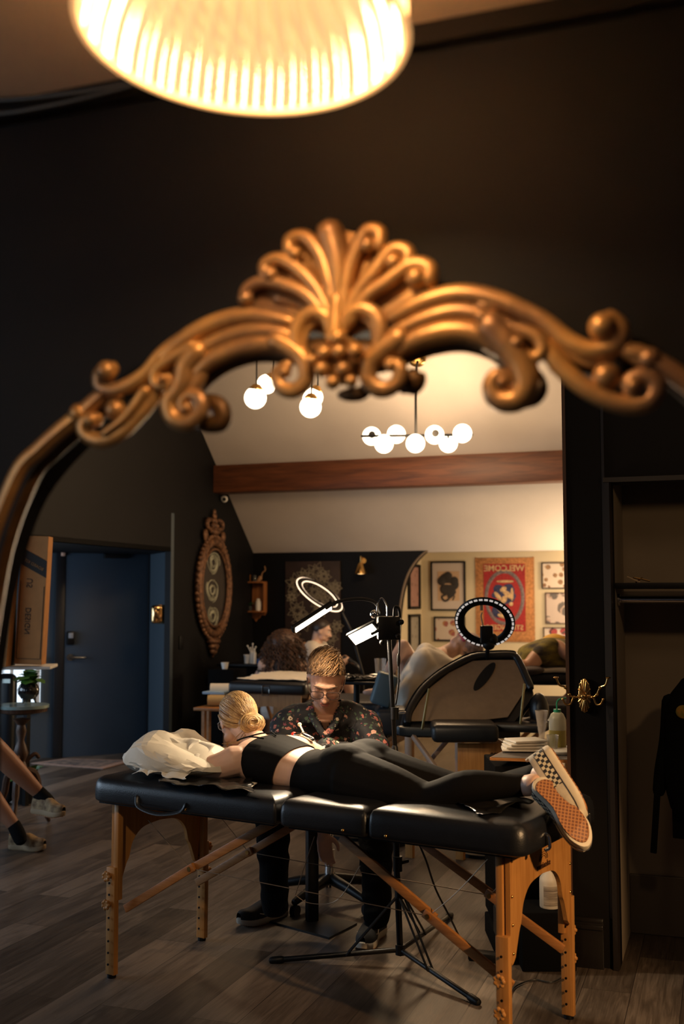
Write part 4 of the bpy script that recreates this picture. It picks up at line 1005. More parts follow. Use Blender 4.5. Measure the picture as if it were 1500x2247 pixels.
# her slip-on shoes
SM = {'side': M_rub, 'bottom': M_waf, 'upper': M_off, 'line': mat('navy_line', (0.03, 0.03, 0.05), 0.6)}
h1 = TP(1176, 1706, -.13); t1 = TP(1272, 1822, -.16); 
s1 = shoe('shoe', h1, t1-h1, V((-.42, .86, .22)), SM, 0.272, par=wo, side=-1, stripe=True)
h2 = TP(1203, 1634, -.03); t2 = TP(1292, 1772, -.08)
s2 = shoe('shoe', h2, t2-h2, (TP(1150, 1690, -.05)-TP(1203, 1634, -.03)).normalized()*0.9+V((.0, -.30, .0)), SM, 0.268, par=wo, side=1, stripe=True)
for sk, h, t in ((s1, h1, t1), (s2, h2, t2)):
    pass
mb = MB(); limb(mb, [TL(.80, -.087, .870), TL(.845, -.085, .872), h1+(t1-h1)*.25+V((-.03, .06, .01))], [.035, .036, .036]); limb(mb, [TL(.80, .045, .88), TL(.855, .01, .895), h2.lerp(t2, .28)+(TP(1150, 1690, -.05)-TP(1203, 1634, -.03)).normalized()*.05], [.034, .034, .034])
organic(mb, 'ankle', M_skinp, wo, .006, 3)
# ================================================================ tattoo artist seated behind the table
ax = thing('person', 'bespectacled man in a black floral shirt leaning over the woman and tattooing her back', 'person', V((-.03, 5.3, 0)))
AH = P(715, 1487, 5.06); AM = basis(V((-.03, -0.80, -0.60)), V((0.03, -0.5, 0.86)))
pel = V((-.06, 5.50, .54)); che = P(714, 1640, 5.27); nk = P(714, 1562, 5.17)
S = {-1: P(632, 1592, 5.20), 1: P(800, 1592, 5.20)}; EL = {-1: P(617, 1672, 5.00), 1: P(828, 1680, 5.00)}; WR = {-1: P(655, 1640, 4.83), 1: P(716, 1642, 4.84)}
KN = {-1: P(598, 1800, 4.93), 1: P(822, 1812, 4.86)}; AN = {-1: P(603, 1988, 5.02), 1: P(828, 2012, 4.90)}
X = V((1, 0, 0))
def a_torso(mb, infl=0.0):
    loft(mb, [(pel, X*.165, V((0, .12, .02))), (pel+V((0, -.02, .16)), X*.150, V((0, .115, .02))), (che+V((0, .05, -.06)), X*.172, V((0, .115, .03))), (che+V((0, 0, .10)), X*.185, V((0, .11, .03))), (nk+V((0, .02, -.03)), X*.13, V((0, .075, .02)))], infl)
    for k in (-1, 1): limb(mb, [nk+V((0, .02, 0)), S[k].lerp(nk, .3)+V((0, .01, .01)), S[k]], [.06, .062, .066], infl)
def a_arms(mb, infl=0.0, fore=True):
    for k in (-1, 1):
        limb(mb, [S[k], S[k].lerp(EL[k], .5)+X*.008*k, EL[k]], [.064, .054, .045], infl)
        if fore: limb(mb, [EL[k], EL[k].lerp(WR[k], .45), WR[k]], [.045, .040, .028], infl)
mb = MB(); a_torso(mb); a_arms(mb); limb(mb, [nk+V((0, .03, -.02)), nk+V((0, -.01, .04)), AH+AM @ V((0, -.03, -.05))], [.064, .056, .055])
head(mb, AH, AM, 1.06)
for k in (-1, 1):
    limb(mb, [pel+X*.09*k, (pel+X*.1*k).lerp(KN[k], .5), KN[k]], [.095, .082, .06]); limb(mb, [KN[k], KN[k].lerp(AN[k], .4), AN[k]], [.06, .055, .038])
hand(mb, WR[-1], P(675, 1622, 4.72)-WR[-1], V((.2, -.3, -.9)), 1.0, .7, 1); hand(mb, WR[1], P(692, 1628, 4.70)-WR[1], V((-.2, -.3, -.9)), 1.0, .7, -1)
organic(mb, 'body', M_skin, ax, .0062, 2, 0.5)
# floral shirt
def floral():
    g = N('floral_cotton'); tcx = g.n('TexCoord'); base = (0.012, 0.011, 0.013)
    wob = g.n('TexNoise', {'Vector': tcx.outputs['Object'], 'Scale': 55.0, 'Detail': 2.0}); ofs = g.n('VectorMath', {0: wob.outputs[1], 1: (0.022, 0.022, 0.022)}, operation='MULTIPLY')
    vec = g.n('VectorMath', {0: tcx.outputs['Object'], 1: ofs.outputs[0]}, operation='ADD')
    col = None; c = None
    for sc, th, cols, seed in ((32.0, 0.36, [(0.0, (0.012, .011, .013)), (0.30, (0.42, 0.13, 0.10)), (0.5, (0.60, 0.48, 0.34)), (0.62, (0.36, 0.09, 0.08)), (0.76, (0.55, 0.30, 0.22)), (0.9, (0.22, 0.05, 0.08))], 0), (44.0, 0.34, [(0.0, (0.012, .011, .013)), (0.55, (0.05, 0.085, 0.05)), (0.8, (0.09, 0.12, 0.07))], 5)):
        vo = g.n('TexVoronoi', {'Vector': vec.outputs[0], 'Scale': sc, 'Randomness': 1.0}); sp = g.n('SeparateXYZ', {0: vo.outputs['Color']})
        rr = g.nt.nodes.new('ShaderNodeValToRGB'); g.nt.links.new(sp.outputs[0], rr.inputs[0]); rr.color_ramp.interpolation = 'CONSTANT'; e = rr.color_ramp.elements
        while len(e) < len(cols): e.new(.5)
        for i, (p, q) in enumerate(cols): e[i].position = p; e[i].color = q+(1,)
        pet = g.n('TexNoise', {'Vector': tcx.outputs['Object'], 'Scale': 120.0, 'Detail': 1.0})
        f = g.math('LESS_THAN', g.math('ADD', vo.outputs['Distance'], g.math('MULTIPLY', g.math('SUBTRACT', pet.outputs[0], .5), .35)), th)
        ctr = g.math('LESS_THAN', vo.outputs['Distance'], th*.35)
        k = g.mix(ctr, rr.outputs[0], (0.10, 0.05, 0.03)) if seed == 0 else rr.outputs[0]
        c = g.mix(f, c if c is not None else base, k)
    return g.set(color=c, rough=0.75)
M_flor = floral()
mb = MB(); a_torso(mb, .012); a_arms(mb, .016, True)
sh_ = organic(mb, 'floral_shirt', M_flor, ax, .0085, 3, 0.5)
me = sh_.data   # folds
for v in me.vertices:
    p = v.co; n_ = noise.noise(V((p.x*9, p.y*9, p.z*16)))*.020+noise.noise(p*22)*.007; v.co += v.normal*n_
clip(sh_, [(pel-V((0, 0, .02)), V((0, 0, 1)))])
bm = bmesh.new(); bm.from_mesh(sh_.data); ivp = ax.matrix_basis.inverted(); nkl = ivp @ nk; kill = []
for f in bm.faces:
    c = f.calc_center_median(); dz_ = c.z-(nkl.z-.085)
    if c.y < nkl.y+.02 and dz_ > 0 and abs(c.x-nkl.x) < dz_*.52: kill.append(f)
bmesh.ops.delete(bm, geom=kill, context='FACES'); bm.to_mesh(sh_.data); bm.free()
# open collar with two flaps and a button line
for k in (-1, 1):
    mb = MB(); a = nk+V((k*.058, .035, .035)); b = nk+V((k*.066, -.045, .012)); c1_ = nk+V((k*.018, -.085, -.065)); c2_ = nk+V((k*.070, -.095, -.058))
    mb.tube([V(p) for p in cr([nk+V((k*.015, .075, .05)), nk+V((k*.060, .04, .04)), nk+V((k*.068, -.045, .002)), nk+V((k*.040, -.105, -.045)), nk+V((k*.008, -.125, -.090))], 5)], .015, 8, flat=.45); mb.build('collar', M_flor, sh_)
mb = MB(); q0 = che+V((0, -.125, .055)); mb.tube([q0, che+V((0, -.135, -.02)), che+V((0, -.12, -.10))], .006, 6)
for k in range(4): mb.ell(che+V((0.004, -.135+.002*k, .04-.04*k)), (.006, .003, .006))
mb.build('button_band', M_flor, sh_)
# gloves and machine
mb = MB(); hand(mb, WR[-1], P(675, 1622, 4.72)-WR[-1], V((.2, -.3, -.9)), 1.06, .7, 1); organic(mb, 'glove', M_leather, ax, .0045, 1)
mb = MB(); hand(mb, WR[1], P(692, 1628, 4.70)-WR[1], V((-.2, -.3, -.9)), 1.06, .7, -1); organic(mb, 'glove', M_leather, ax, .0045, 1)
tm = thing('tattoo_machine', 'small tattoo machine with a pale cord clip held in the gloved hands over the woman', 'tattoo machine', P(668, 1618, 4.70))
a = P(657, 1590, 4.70); b = P(668, 1612, 4.66); c = P(645, 1612, 4.70); 
mb = MB(); mb.tube([a, b], .004, 8); mb.ell(a, (.009, .006, .009)); mb.build('clip', mat('bone_plastic', (.8, .7, .5), .4), tm)
mb = MB(); mb.tube([c, P(668, 1614, 4.66)], .009, 10); mb.tube([P(664, 1612, 4.66), P(684, 1622, 4.64)], .012, 12); mb.build('grip', M_chrome, tm)
mb = MB(); mb.ell(c, (.014, .01, .012)); mb.build('cap', mat('red_plastic', (.45, .03, .02), .35), tm)
# trousers
mb = MB()
loft(mb, [(pel+V((0, 0, .06)), X*.165, V((0, .12, .02))), (pel-V((0, .0, .02)), X*.172, V((0, .125, .02)))], .014)
for k in (-1, 1):
    limb(mb, [pel+X*.09*k, (pel+X*.1*k).lerp(KN[k], .5), KN[k]], [.108, .094, .078]); limb(mb, [KN[k], KN[k].lerp(AN[k], .35), KN[k].lerp(AN[k], .75), AN[k]], [.078, .072, .064, .060])
tr = organic(mb, 'trousers', M_cloth, ax, .009, 3)
for v in tr.data.vertices:
    p = v.co; v.co += v.normal*(noise.noise(V((p.x*10, p.y*10, p.z*22)))*.010)
# black skate shoes with a pale side stripe
BS = {'side': mat('sole_offwhite', (0.40, 0.35, 0.28), .6), 'bottom': M_waf, 'upper': mat('black_suede', (.012, .012, .013), .8), 'flash': mat('stripe_white', (.6, .56, .5), .6), 'lace': M_cloth}
def floor_shoe(toe, heel, mats, L, par, side=1, **kw):
    t = FL(*toe); h = FL(*heel); d = (t-h).normalized(); return shoe('shoe', h+V((0, 0, .004)), d, V((0, 0, 1)), mats, L, par=par, side=side, **kw)
floor_shoe((529, 2036), (628, 2008), BS, .30, ax, 1); floor_shoe((784, 2098), (838, 2046), BS, .31, ax, -1)
# hair: short, light brown, brushed forward
M_brown = hairmat('brown_hair', (0.42, 0.235, 0.105), (0.075, 0.038, 0.018), .42)
def ahp(az, el, k=1.0):
    a = math.radians(az); e_ = math.radians(el); return AH+AM @ (V((.079*math.sin(a)*math.cos(e_), -.012+.099*math.cos(a)*math.cos(e_), .024+.093*math.sin(e_)))*1.06*k)
mb = MB(); mb.grid(lambda u, v: ahp(360*u, -25+v*114, 1.035), 48, 20, close_u=True); hc = mb.build('hair', M_brown, ax, True, 180)
clip(hc, [(AH+AM @ V((0, .080, .083)), AM @ V((0, -.604, .797)))])
mb = MB(); rng = random.Random(5)
HO = V((0, -.012, .024)); HRx, HRy, HRz = .079*1.06, .099*1.06, .093*1.06
def proj(q, k): r_ = math.sqrt((q.x/HRx)**2+(q.y/HRy)**2+(q.z/HRz)**2); return q*(k/max(r_, .01))
hn = V((0, -.604, .797)); h0 = V((0, .078, .085))*1.06
for i in range(2400):
    az = rng.uniform(-math.pi, math.pi); sz_ = rng.uniform(-.35, 1.0); cz_ = math.sqrt(1-sz_*sz_)
    q = V((HRx*math.sin(az)*cz_, HRy*math.cos(az)*cz_, HRz*sz_))
    if (q+HO*1.06-h0).dot(hn) < .004: continue
    top_ = sz_ > .45 and not (abs(q.x) > .055)
    if top_: d_ = V((.55+rng.gauss(0, .25), .85, rng.gauss(0, .1))); st_ = .010+.003*rng.random(); nst = 6
    else: d_ = V((rng.gauss(0, .12), -.15+rng.gauss(0, .15), -1)); st_ = .0055; nst = 4
    q = proj(q, 1.03); L = [AH+AM @ (q+HO*1.06)]; ph = rng.uniform(0, 6.28)
    for k in range(nst):
        q = proj(q+d_*st_, 1.04+(.16 if top_ else .03)*math.sin((k+1)/nst*2.2)*(.6+.4*math.sin(ph+q.x*60)))
        if (q+HO*1.06-h0).dot(hn) < -.010: break
        L.append(AH+AM @ (q+HO*1.06))
    if len(L) > 2: mb.tube([V(p) for p in cr(L, 2)], [.0019*(1-.7*(a_/(2*len(L)-2))) for a_ in range(2*len(L)-1)], 4, False)
mb.build('hair_strands', M_brown, hc, True, 180)
face_bits(ax, AH, AM, 1.06, (0.10, 0.055, 0.03), mat('horn_frame', (0.05, 0.03, 0.025), 0.25), closed=True, lips=(.50, .18, .13))
# stool
sb = FL(732, 1945); sb = V((-.06, 5.55, 0))
so_ = thing('stool', 'black round stool on a chrome column under the man in the floral shirt', 'stool', sb)
mb = MB(); mb.lathe([(.01, .40), (.17, .40), (.19, .42), (.19, .45), (.16, .47), (.01, .475)], sb, 32); mb.build('seat', M_leather, so_)
mb = MB(); mb.cyl(sb+V((0, 0, .12)), sb+V((0, 0, .26)), .026); mb.cyl(sb+V((0, 0, .24)), sb+V((0, 0, .40)), .017); mb.build('gas_lift', M_chrome, so_)
for k in range(5):
    a = 2*math.pi*k/5+.35; d = V((math.cos(a), math.sin(a), 0)); mb = MB(); mb.tube([sb+V((0, 0, .12)), sb+d*.15+V((0, 0, .10)), sb+d*.29+V((0, 0, .07))], [.030, .024, .018], 10); lg = mb.build('base_arm', M_blk, so_)
    mb = MB(); c = sb+d*.29+V((0, 0, .028)); pr = d.cross(V((0, 0, 1))); mb.cyl(c-pr*.014, c-pr*.003, .027); mb.cyl(c+pr*.003, c+pr*.014, .027); mb.build('caster', M_blk, lg)
# ================================================================ pillow and things on the front table
def crumple(f, nu, nv, amp, sc, seed=0.0):
    def g(u, v):
        p = V(f(u, v)); return p+V((noise.noise(p*sc+V((seed, 0, 0))), noise.noise(p*sc+V((0, seed+5, 0))), noise.noise(p*sc+V((0, 0, seed+9)))))*amp
    return g
def facets(p, sc, amp):
    d, pts = noise.voronoi(p*sc); return (d[1]-d[0])*amp
pc = TL(-.620, -.125, HT+.065)
mb = MB(); mb.ell((0, 0, 0), 1.0, sub=4); R3 = Matrix.Rotation(TROT, 3, 'Z'); rngp = random.Random(6)
for v in mb.bm.verts:
    q = v.co.copy(); k = 1/max(1e-6, (abs(q.x)**2.6+abs(q.y)**2.6+abs(q.z)**2.2)**(1/2.5))
    p = V((q.x*k*.262, q.y*k*.20, q.z*k*.062)); up_ = q.z > 0
    if up_: p.z += .045*math.exp(-((p.x+.08)/.09)**2) - .03*max(0, (p.x-.08)/.16)
    p += q.normalized()*(facets(p+V((3, 1, 2)), 5.2, .050)-.016+facets(p+V((1, 7, 2)), 13, .012)); p.z = max(p.z, -.066); v.co = pc+R3 @ p
pil = mb.build('pillow', mat('paper_cover', (0.74, 0.67, 0.55), 0.55, var=0.03, scale=6, bump=.15, bscale=25), None, True, 14)
tag(pil, 'crumpled white paper-covered pillow at the head end of the front massage table', 'pillow')
def sheet(name, label, cat, corners, amp, sc, m, z=HT+.012, n=26, thick=.0012, par=None):
    a, b, c, d = [V(p) for p in corners]
    def f(u, v): return a*(1-u)*(1-v)+b*u*(1-v)+c*u*v+d*(1-u)*v
    def g(u, v):
        p = f(u, v); return p+V((0, 0, 1))*(abs(noise.noise(p*sc))*amp+facets(p, sc*.7, amp*.8))+V((noise.noise(p*sc*2)*amp, noise.noise(p*sc*2+V((4, 4, 4)))*amp, 0))
    mb = MB(); mb.grid(g, n, n); o = mb.build(name, m, par, True, 25)
    sol = o.modifiers.new('thickness', 'SOLIDIFY'); sol.thickness = thick
    if label: tag(o, label, cat)
    return o
Zt_ = lambda x, y: FL(x, y, HT+.012)
M_film = mat('black_film', (0.010, 0.009, 0.008), 0.22, spec=0.6)
sheet('plastic_sheet', 'crinkled dark plastic sheet under the paper pillow on the massage table', 'plastic sheet', [Zt_(345, 1718), Zt_(560, 1742), Zt_(545, 1700), Zt_(380, 1690)], .016, 14, M_film)
sheet('plastic_sheet', 'crinkled black plastic sheet lying by the shins at the foot end of the table', 'plastic sheet', [Zt_(1003, 1762), Zt_(1060, 1792), Zt_(1170, 1762), Zt_(1090, 1742)], .018, 12, M_film)
sheet('paper_towel', 'small folded paper towel on the table edge in front of the sports bra', 'paper towel', [Zt_(500, 1722), Zt_(545, 1732), Zt_(564, 1718), Zt_(522, 1711)], .004, 20, M_paper, thick=.003)
pf = sheet('paper_fold', None, None, [TL(-.70, -.33, HT+.02), TL(-.44, -.31, HT+.015), TL(-.47, -.12, HT+.125), TL(-.72, -.16, HT+.15)], .030, 11, M_paper, n=22)
pf.name = 'paper_fold'; pf.data.transform(Matrix.Translation(-pil.location)); pf.parent = pil
# ================================================================ entry door and recess
def onwall(px, py, off=0.0): return RP(px, py, d0, dn)-dn*off
tl, tr_, br_, bl = onwall(143, 1197, .0), onwall(322, 1207, .0), onwall(318, 1665, .0), onwall(138, 1665, .0)
wA = (tl-d0).dot(dd); wB = (tr_-d0).dot(dd); zt = 1.985
def DW(s, z, off): return d0+dd*s+V((0, 0, z))+dn*(-off)
if (EYE-d0).dot(dn) > 0: sg = 1
else: sg = -1
def DW(s, z, off): return d0+dd*s+V((0, 0, z))+dn*sg*off
M_door = mat('door_paint', (0.040, 0.058, 0.082), 0.36, var=0.06, scale=2)
mb = MB(); DR = Matrix.Rotation(math.atan2(dd.y, dd.x), 3, 'Z'); mb.box(DW((wA+wB)/2, zt/2, .025), (wB-wA, .045, zt), DR, .004); dr = struct(mb.build('door_1', M_door))
def mk(n, m, *boxes, par=None):
    mb = MB()
    for c, s_, b in boxes: mb.box(c, s_, DR, b)
    return mb.build(n, m, par)
M_jamb = mat('jamb_black', (0.010, 0.012, 0.016), 0.4)
mk('door_frame', M_jamb, (DW(wA-.05, 1.0, .02), (.09, .07, 2.0), .005), par=dr); mk('door_frame', M_jamb, (DW(wB+.006, 1.0, .03), (.014, .07, 2.0), .003), par=dr); mk('door_frame', M_jamb, (DW((wA+wB)/2, zt+.02, .03), (wB-wA+.1, .08, .05), .005), par=dr)
a = onwall(143, 1442); sL = (a-d0).dot(dd); zL = a.z
mb = MB(); mb.cyl(DW(sL+.03, zL, .045), DW(sL+.03, zL, .065), .032); mb.tube([DW(sL+.03, zL, .06), DW(sL+.03, zL, .10), DW(sL+.06, zL, .105), DW(sL+.17, zL-.005, .10)], .011, 10); mb.build('door_handle', mat('dark_nickel', (.25, .27, .3), .25, 1.0), dr)
a = onwall(141, 1400); mk('keypad_lock', M_blk, (DW(sL+.03, a.z, .065), (.075, .04, .13), .012), par=dr)
mk('keypad_display', mat('keypad_grey', (.30, .32, .36), .3), (DW(sL+.03, a.z+.025, .0865), (.045, .006, .05), .002), par=dr)
a = onwall(250, 1211); sC = (a-d0).dot(dd); mk('door_closer', M_blk, (DW(sC, zt-.06, .075), (.24, .06, .06), .008), par=dr)
mb = MB(); mb.tube([DW(sC-.1, zt-.05, .10), DW(sC-.25, zt-.03, .2), DW(sC-.05, zt-.005, .09)], .008, 6); mb.build('closer_arm', M_blkm, dr)
a = onwall(135, 1211); o = mk('door_sensor', mat('peach_plastic', (.62, .36, .26), .5), (DW((a-d0).dot(dd), a.z, .07), (.035, .03, .085), .006)); tag(o, 'small peach coloured door sensor at the top left corner of the door', 'sensor')
# brass wall dispenser on the reveal
rv = (e1-d1).normalized(); rn = V((-rv.y, rv.x, 0)); rn = rn if rn.dot(EYE-e1) > 0 else -rn
c = P(345, 1348, 10.25); RM = Matrix.Rotation(math.atan2(rv.y, rv.x), 3, 'Z')
t = thing('soap_dispenser', 'shiny brass dispenser box mounted beside the entry door', 'dispenser', c)
mb = MB(); mb.box(c, (.118, .09, .172), Matrix.Rotation(.35, 3, 'Z'), .03, 3); mb.build('cover', mat('polished_brass', (.85, .55, .25), .12, 1.0), t)
mb = MB(); mb.box(c+V((.035, .05, 0)), (.10, .04, .18), Matrix.Rotation(.35, 3, 'Z'), .008); mb.build('back_plate', M_brass, t)
# light switch on the left wall
LW = Matrix.Rotation(math.atan2(A_.y, A_.x), 3, 'Z')
def onleft(px, py, off=0.0): return RP(px, py, K_, B_)+B_*off
c = onleft(396, 1410); mb = MB(); mb.box(c+B_*.006, (.08, .012, .125), LW, .004); o = mb.build('switch_plate', M_blk); tag(o, 'black double light switch plate on the dark wall right of the door recess', 'light switch')
mb = MB(); mb.box(c+B_*.014, (.03, .008, .07), LW, .002); s = mb.build('rocker', M_blk); s.parent = o; s.data.transform(Matrix.Translation(-o.location))
# oval gilt mirror with rose drawing
c = onleft(462, 1290, .0); t = thing('oval_mirror', 'tall oval mirror in an ornate aged gilt frame on the dark left wall', 'mirror', c)
yo = (onleft(500, 1290)-onleft(425, 1290)).length/2; zo2 = .52
M_ogilt = mat('old_rose_gilt', (0.24, 0.115, 0.055), 0.55, 0.4, col2=(0.07, 0.032, 0.018), scale=30, bump=0.5, bscale=60)
def OV(a, k, off, dz=0): return c+A_*(yo*k*math.cos(a))+V((0, 0, zo2*(k if k > .9 else k)*math.sin(a)+dz))+B_*off
mb = MB()
L = [OV(2*math.pi*i/72, .88+.012*math.sin(i*2.5), .035) for i in range(73)]; mb.tube(L, .042, 10, False)
for i in range(54): a = 2*math.pi*i/54; mb.ell(OV(a, .99, .04), (.022, .02, .026), sub=1)
fr2 = mb.build('frame', M_ogilt, t)
mb = MB(); L = [OV(2*math.pi*i/72, .745, .05) for i in range(73)]; mb.tube(L, .012, 8, False); mb.build('inner_bead', M_ogilt, t)
mb = MB(); mb.prism([OV(2*math.pi*i/60, .78, .02) for i in range(60)], B_*.006); gp = mb.build('glass', mat('smoky_glass', (.055, .047, .042), .25, spec=.6), t, False)
rng = random.Random(11)
mb = MB()
for cy, cz in ((.0, .25), (-.02, -.02), (.0, -.28)):
    for j in range(22):
        r_ = .03+.075*rng.random(); a0 = rng.random()*6.28; L = []
        for q in range(9):
            a = a0+q*.30; w2 = r_*(1+.05*math.sin(a*3))*(1-.03*q); L.append(c+A_*(cy+w2*1.4*math.cos(a))+V((0, 0, cz+w2*1.2*math.sin(a)))+B_*.029)
        mb.tube(L, .0028, 4, False)
mb.build('rose_drawing', mat('chalk_line', (.40, .40, .30), .8), t, False)
mb = MB(); Z1 = (P(462, 1140, c.y).z-c.z); Z0 = (P(460, 1440, c.y).z-c.z)
def bl2(y, z, ry, rz): mb.ell(c+A_*y+V((0, 0, z))+B_*.035, (ry*.9, ry*.5, rz), LW, 2)
for z, ry in ((.56, .11), (.62, .085), (.67, .065), (.72, .045), (.76, .03)): bl2(0, z, ry, .035)
mb.tube([c+V((0, 0, .56))+B_*.03, c+V((0, 0, Z1))+B_*.03], [.05, .012], 8)
for k in (-1, 1):
    mb.tube([V(p) for p in cr([c+A_*k*.05+V((0, 0, .58))+B_*.03, c+A_*k*.16+V((0, 0, .60))+B_*.04, c+A_*k*.17+V((0, 0, .66))+B_*.04, c+A_*k*.10+V((0, 0, .68))+B_*.04], 4)], .022, 8); bl2(k*.14, .67, .04, .03); bl2(k*.2, .52, .05, .06)
mb.build('crest', M_ogilt, t)
mb = MB()
for z, ry in ((-.53, .13), (-.58, .10), (-.63, .07)): bl2(0, z, ry, .04)
mb.tube([c+V((0, 0, -.6))+B_*.03, c+V((0, 0, Z0))+B_*.03], [.055, .012], 8); mb.build('pendant_carving', M_ogilt, t)
# security camera under the beam
c = P(492, 1095, (RP(492, 1095, K_, B_)).y-.1); t = thing('security_camera', 'small white dome security camera under the left end of the wooden beam', 'camera', c)
mb = MB(); mb.ell(c, .036); mb.build('housing', M_white, t); mb = MB(); mb.ell(c+V((.002, -.022, -.004)), .021); mb.build('lens', M_blk, t); mb = MB(); mb.cyl(c, c+V((-.05, .06, .02)), .02); mb.build('mount', M_white, t)
# ================================================================ back wall pieces
BWM = Matrix.Rotation(RROT, 3, 'Z')
def bx_(mb, x0, y0, x1, y1, t_, dep, bev=.003):     # box by pixel rectangle on plane t_, thick toward the room
    a = RPB(x0, y0, t_); b = RPB(x1, y1, t_); s0 = (a-K_).dot(B_); s1 = (b-K_).dot(B_); z0 = RPB((x0+x1)/2, y0, t_).z; z1 = RPB((x0+x1)/2, y1, t_).z
    mb.box(R((s0+s1)/2, t_+dep/2, (z0+z1)/2), (abs(s1-s0), dep, abs(z0-z1)), BWM, bev); return (s0, s1, z0, z1)
t = thing('wall_shelf', 'small orange wooden wall shelf with scalloped bracket on the dark back wall', 'shelf', RPB(564, 1345, 0))
mb = MB(); bx_(mb, 541, 1277, 585, 1345, .003, .02); 
a = RPB(563, 1358, .005); s0, s1, zA, zB = (RPB(541, 1345, 0)-K_).dot(B_), (RPB(585, 1345, 0)-K_).dot(B_), RPB(563, 1344, 0).z, RPB(563, 1362, 0).z
o_ = [(s0, zA), (s1, zA), (s1-.015, zA-.03), (s1-.06, zA-.03), (s1-.075, zB+.03), ((s0+s1)/2+.02, zB+.02), ((s0+s1)/2, zB-.01), ((s0+s1)/2-.02, zB+.02), (s0+.075, zB+.03), (s0+.06, zA-.03), (s0+.015, zA-.03)]
mb.prism([R(x, .005, z) for x, z in o_], -A_*.018); mb.build('back_board', M_owood, t)
for y in (1278, 1342):
    mb = MB(); z = RPB(563, y, 0).z; mb.box(R((s0+s1)/2, .075, z), (s1-s0+.01, .14, .018), BWM, .004); mb.build('shelf_board', M_owood, t)
for s_ in (s0, s1):
    mb = MB(); zt_, zb_ = RPB(563, 1278, 0).z, RPB(563, 1342, 0).z; mb.box(R(s_, .05, (zt_+zb_)/2), (.014, .09, zt_-zb_), BWM, .003); mb.build('side', M_owood, t)
zs = RPB(563, 1278, 0).z+.01; zs2 = RPB(563, 1342, 0).z+.010
def bottle(name, label, p, prof, m, grp=None, cap=None, seg=20):
    o = thing(name, label, name.replace('_', ' '), p, 0, grp); mb = MB(); mb.lathe(prof, p, seg); mb.build('body', m, o)
    if cap: mb = MB(); mb.lathe(cap[0], p, 16); mb.build('cap', cap[1], o)
    return o
M_gls = mat('clear_glass', (.85, .85, .8), .05, trans=.9, alpha=.55); M_amb = mat('amber', (.30, .12, .02), .2)
xs = s0+.05
bottle('bottle', 'amber bottle at the left end of the orange wall shelf', R(s0+.05, .08, zs), [(.001, 0), (.028, 0), (.028, .07), (.012, .09), (.012, .115), (.001, .116)], M_amb)
bottle('bottle', 'clear short bottle in the middle of the top of the orange wall shelf', R(s0+.13, .08, zs), [(.001, 0), (.022, 0), (.022, .055), (.010, .07), (.001, .072)], M_gls)
mb = MB(); mb.tube([R(s0+.17, .08, zs+.002), R(s0+.19, .08, zs+.04)], .02, 10); mb.tube([V(p) for p in cr([R(s1-.03, .08, zs+.02), R(s1-.03, .06, zs+.09), R(s1+.005, .06, zs+.12), R(s1-.002, .06, zs+.16)], 4)], .006, 6); tag(mb.build('brush', mat('brush_tan', (.35, .18, .08), .6)), 'curved tan brush handle sticking up at the right end of the wall shelf', 'brush')
bottle('jar', 'white jar standing in the orange wall shelf', R(s1-.07, .07, zs2), [(.001, 0), (.03, 0), (.034, .05), (.03, .10), (.02, .11), (.02, .13), (.001, .131)], M_white)
def leaves(mb, base, n, L, r, rng, up=.6, w=.35):
    for i in range(n):
        a = rng.uniform(0, 6.28); e = rng.uniform(up*.5, 1.3); d = V((math.cos(a)*math.cos(e), math.sin(a)*math.cos(e), math.sin(e))); ln = L*rng.uniform(.6, 1.1)
        tip = base+d*ln; side = d.cross(V((0, 0, 1))).normalized()*ln*w; q = base+V((d.x, d.y, 0))*r; mid = q.lerp(tip, .5)+V((0, 0, .15*ln)); drop = tip-V((0, 0, .25*ln))
        vs_ = [mb.bm.verts.new(p) for p in (q, mid+side*.8, mid-side*.8, (mid+drop)/2+side, (mid+drop)/2-side, drop)]
        mb.bm.faces.new((vs_[0], vs_[1], vs_[2])); mb.bm.faces.new((vs_[1], vs_[3], vs_[4], vs_[2])); mb.bm.faces.new((vs_[3], vs_[5], vs_[4]))
M_leaf = mat('leaf_green', (.05, .16, .025), .45, var=.3, scale=15); rng = random.Random(2)
pl_ = thing('potted_plant', 'tiny green plant in a glass on the orange wall shelf', 'plant', R(s0+.07, .08, zs2))
mb = MB(); mb.lathe([(.001, 0), (.025, 0), (.03, .05), (.001, .05)], R(s0+.07, .08, zs2)); mb.build('pot', M_gls, pl_); mb = MB(); leaves(mb, R(s0+.07, .08, zs2+.05), 26, .07, .01, rng); mb.build('foliage', mat('leaf_dark', (.04, .10, .03), .5), pl_, False)
# dark canvas with pale flower line drawing
t = thing('canvas_painting', 'dark brown canvas with pale floral line drawing on the back wall', 'painting', RPB(688, 1425, 0))
mb = MB(); bb = bx_(mb, 628, 1232, 747, 1560, .003, .03); mb.build('canvas', mat('umber_canvas', (.035, .018, .013), .7, var=.3, scale=4), t)
mb = MB(); rng = random.Random(4)
def flower(cx_, cy_, r_, n=8, lay=3, open_=6.28, a0=0):
    for l in range(lay):
        for i in range(n):
            a = a0+open_*(i+.5*(l % 2))/n; rr = r_*(1-.25*l); L = []
            for q in range(9):
                th = math.pi*q/8; u_ = rr*(.25+.75*math.sin(th/2+.0)) if False else rr*(.25+.75*(1-abs(q-4)/4)**.6); w_ = (q-4)/4*rr*.26
                L.append(RPB(cx_+u_*math.cos(a)-w_*math.sin(a), cy_+u_*math.sin(a)+w_*math.cos(a), .036))
            mb.tube(L, .0030, 4, False)
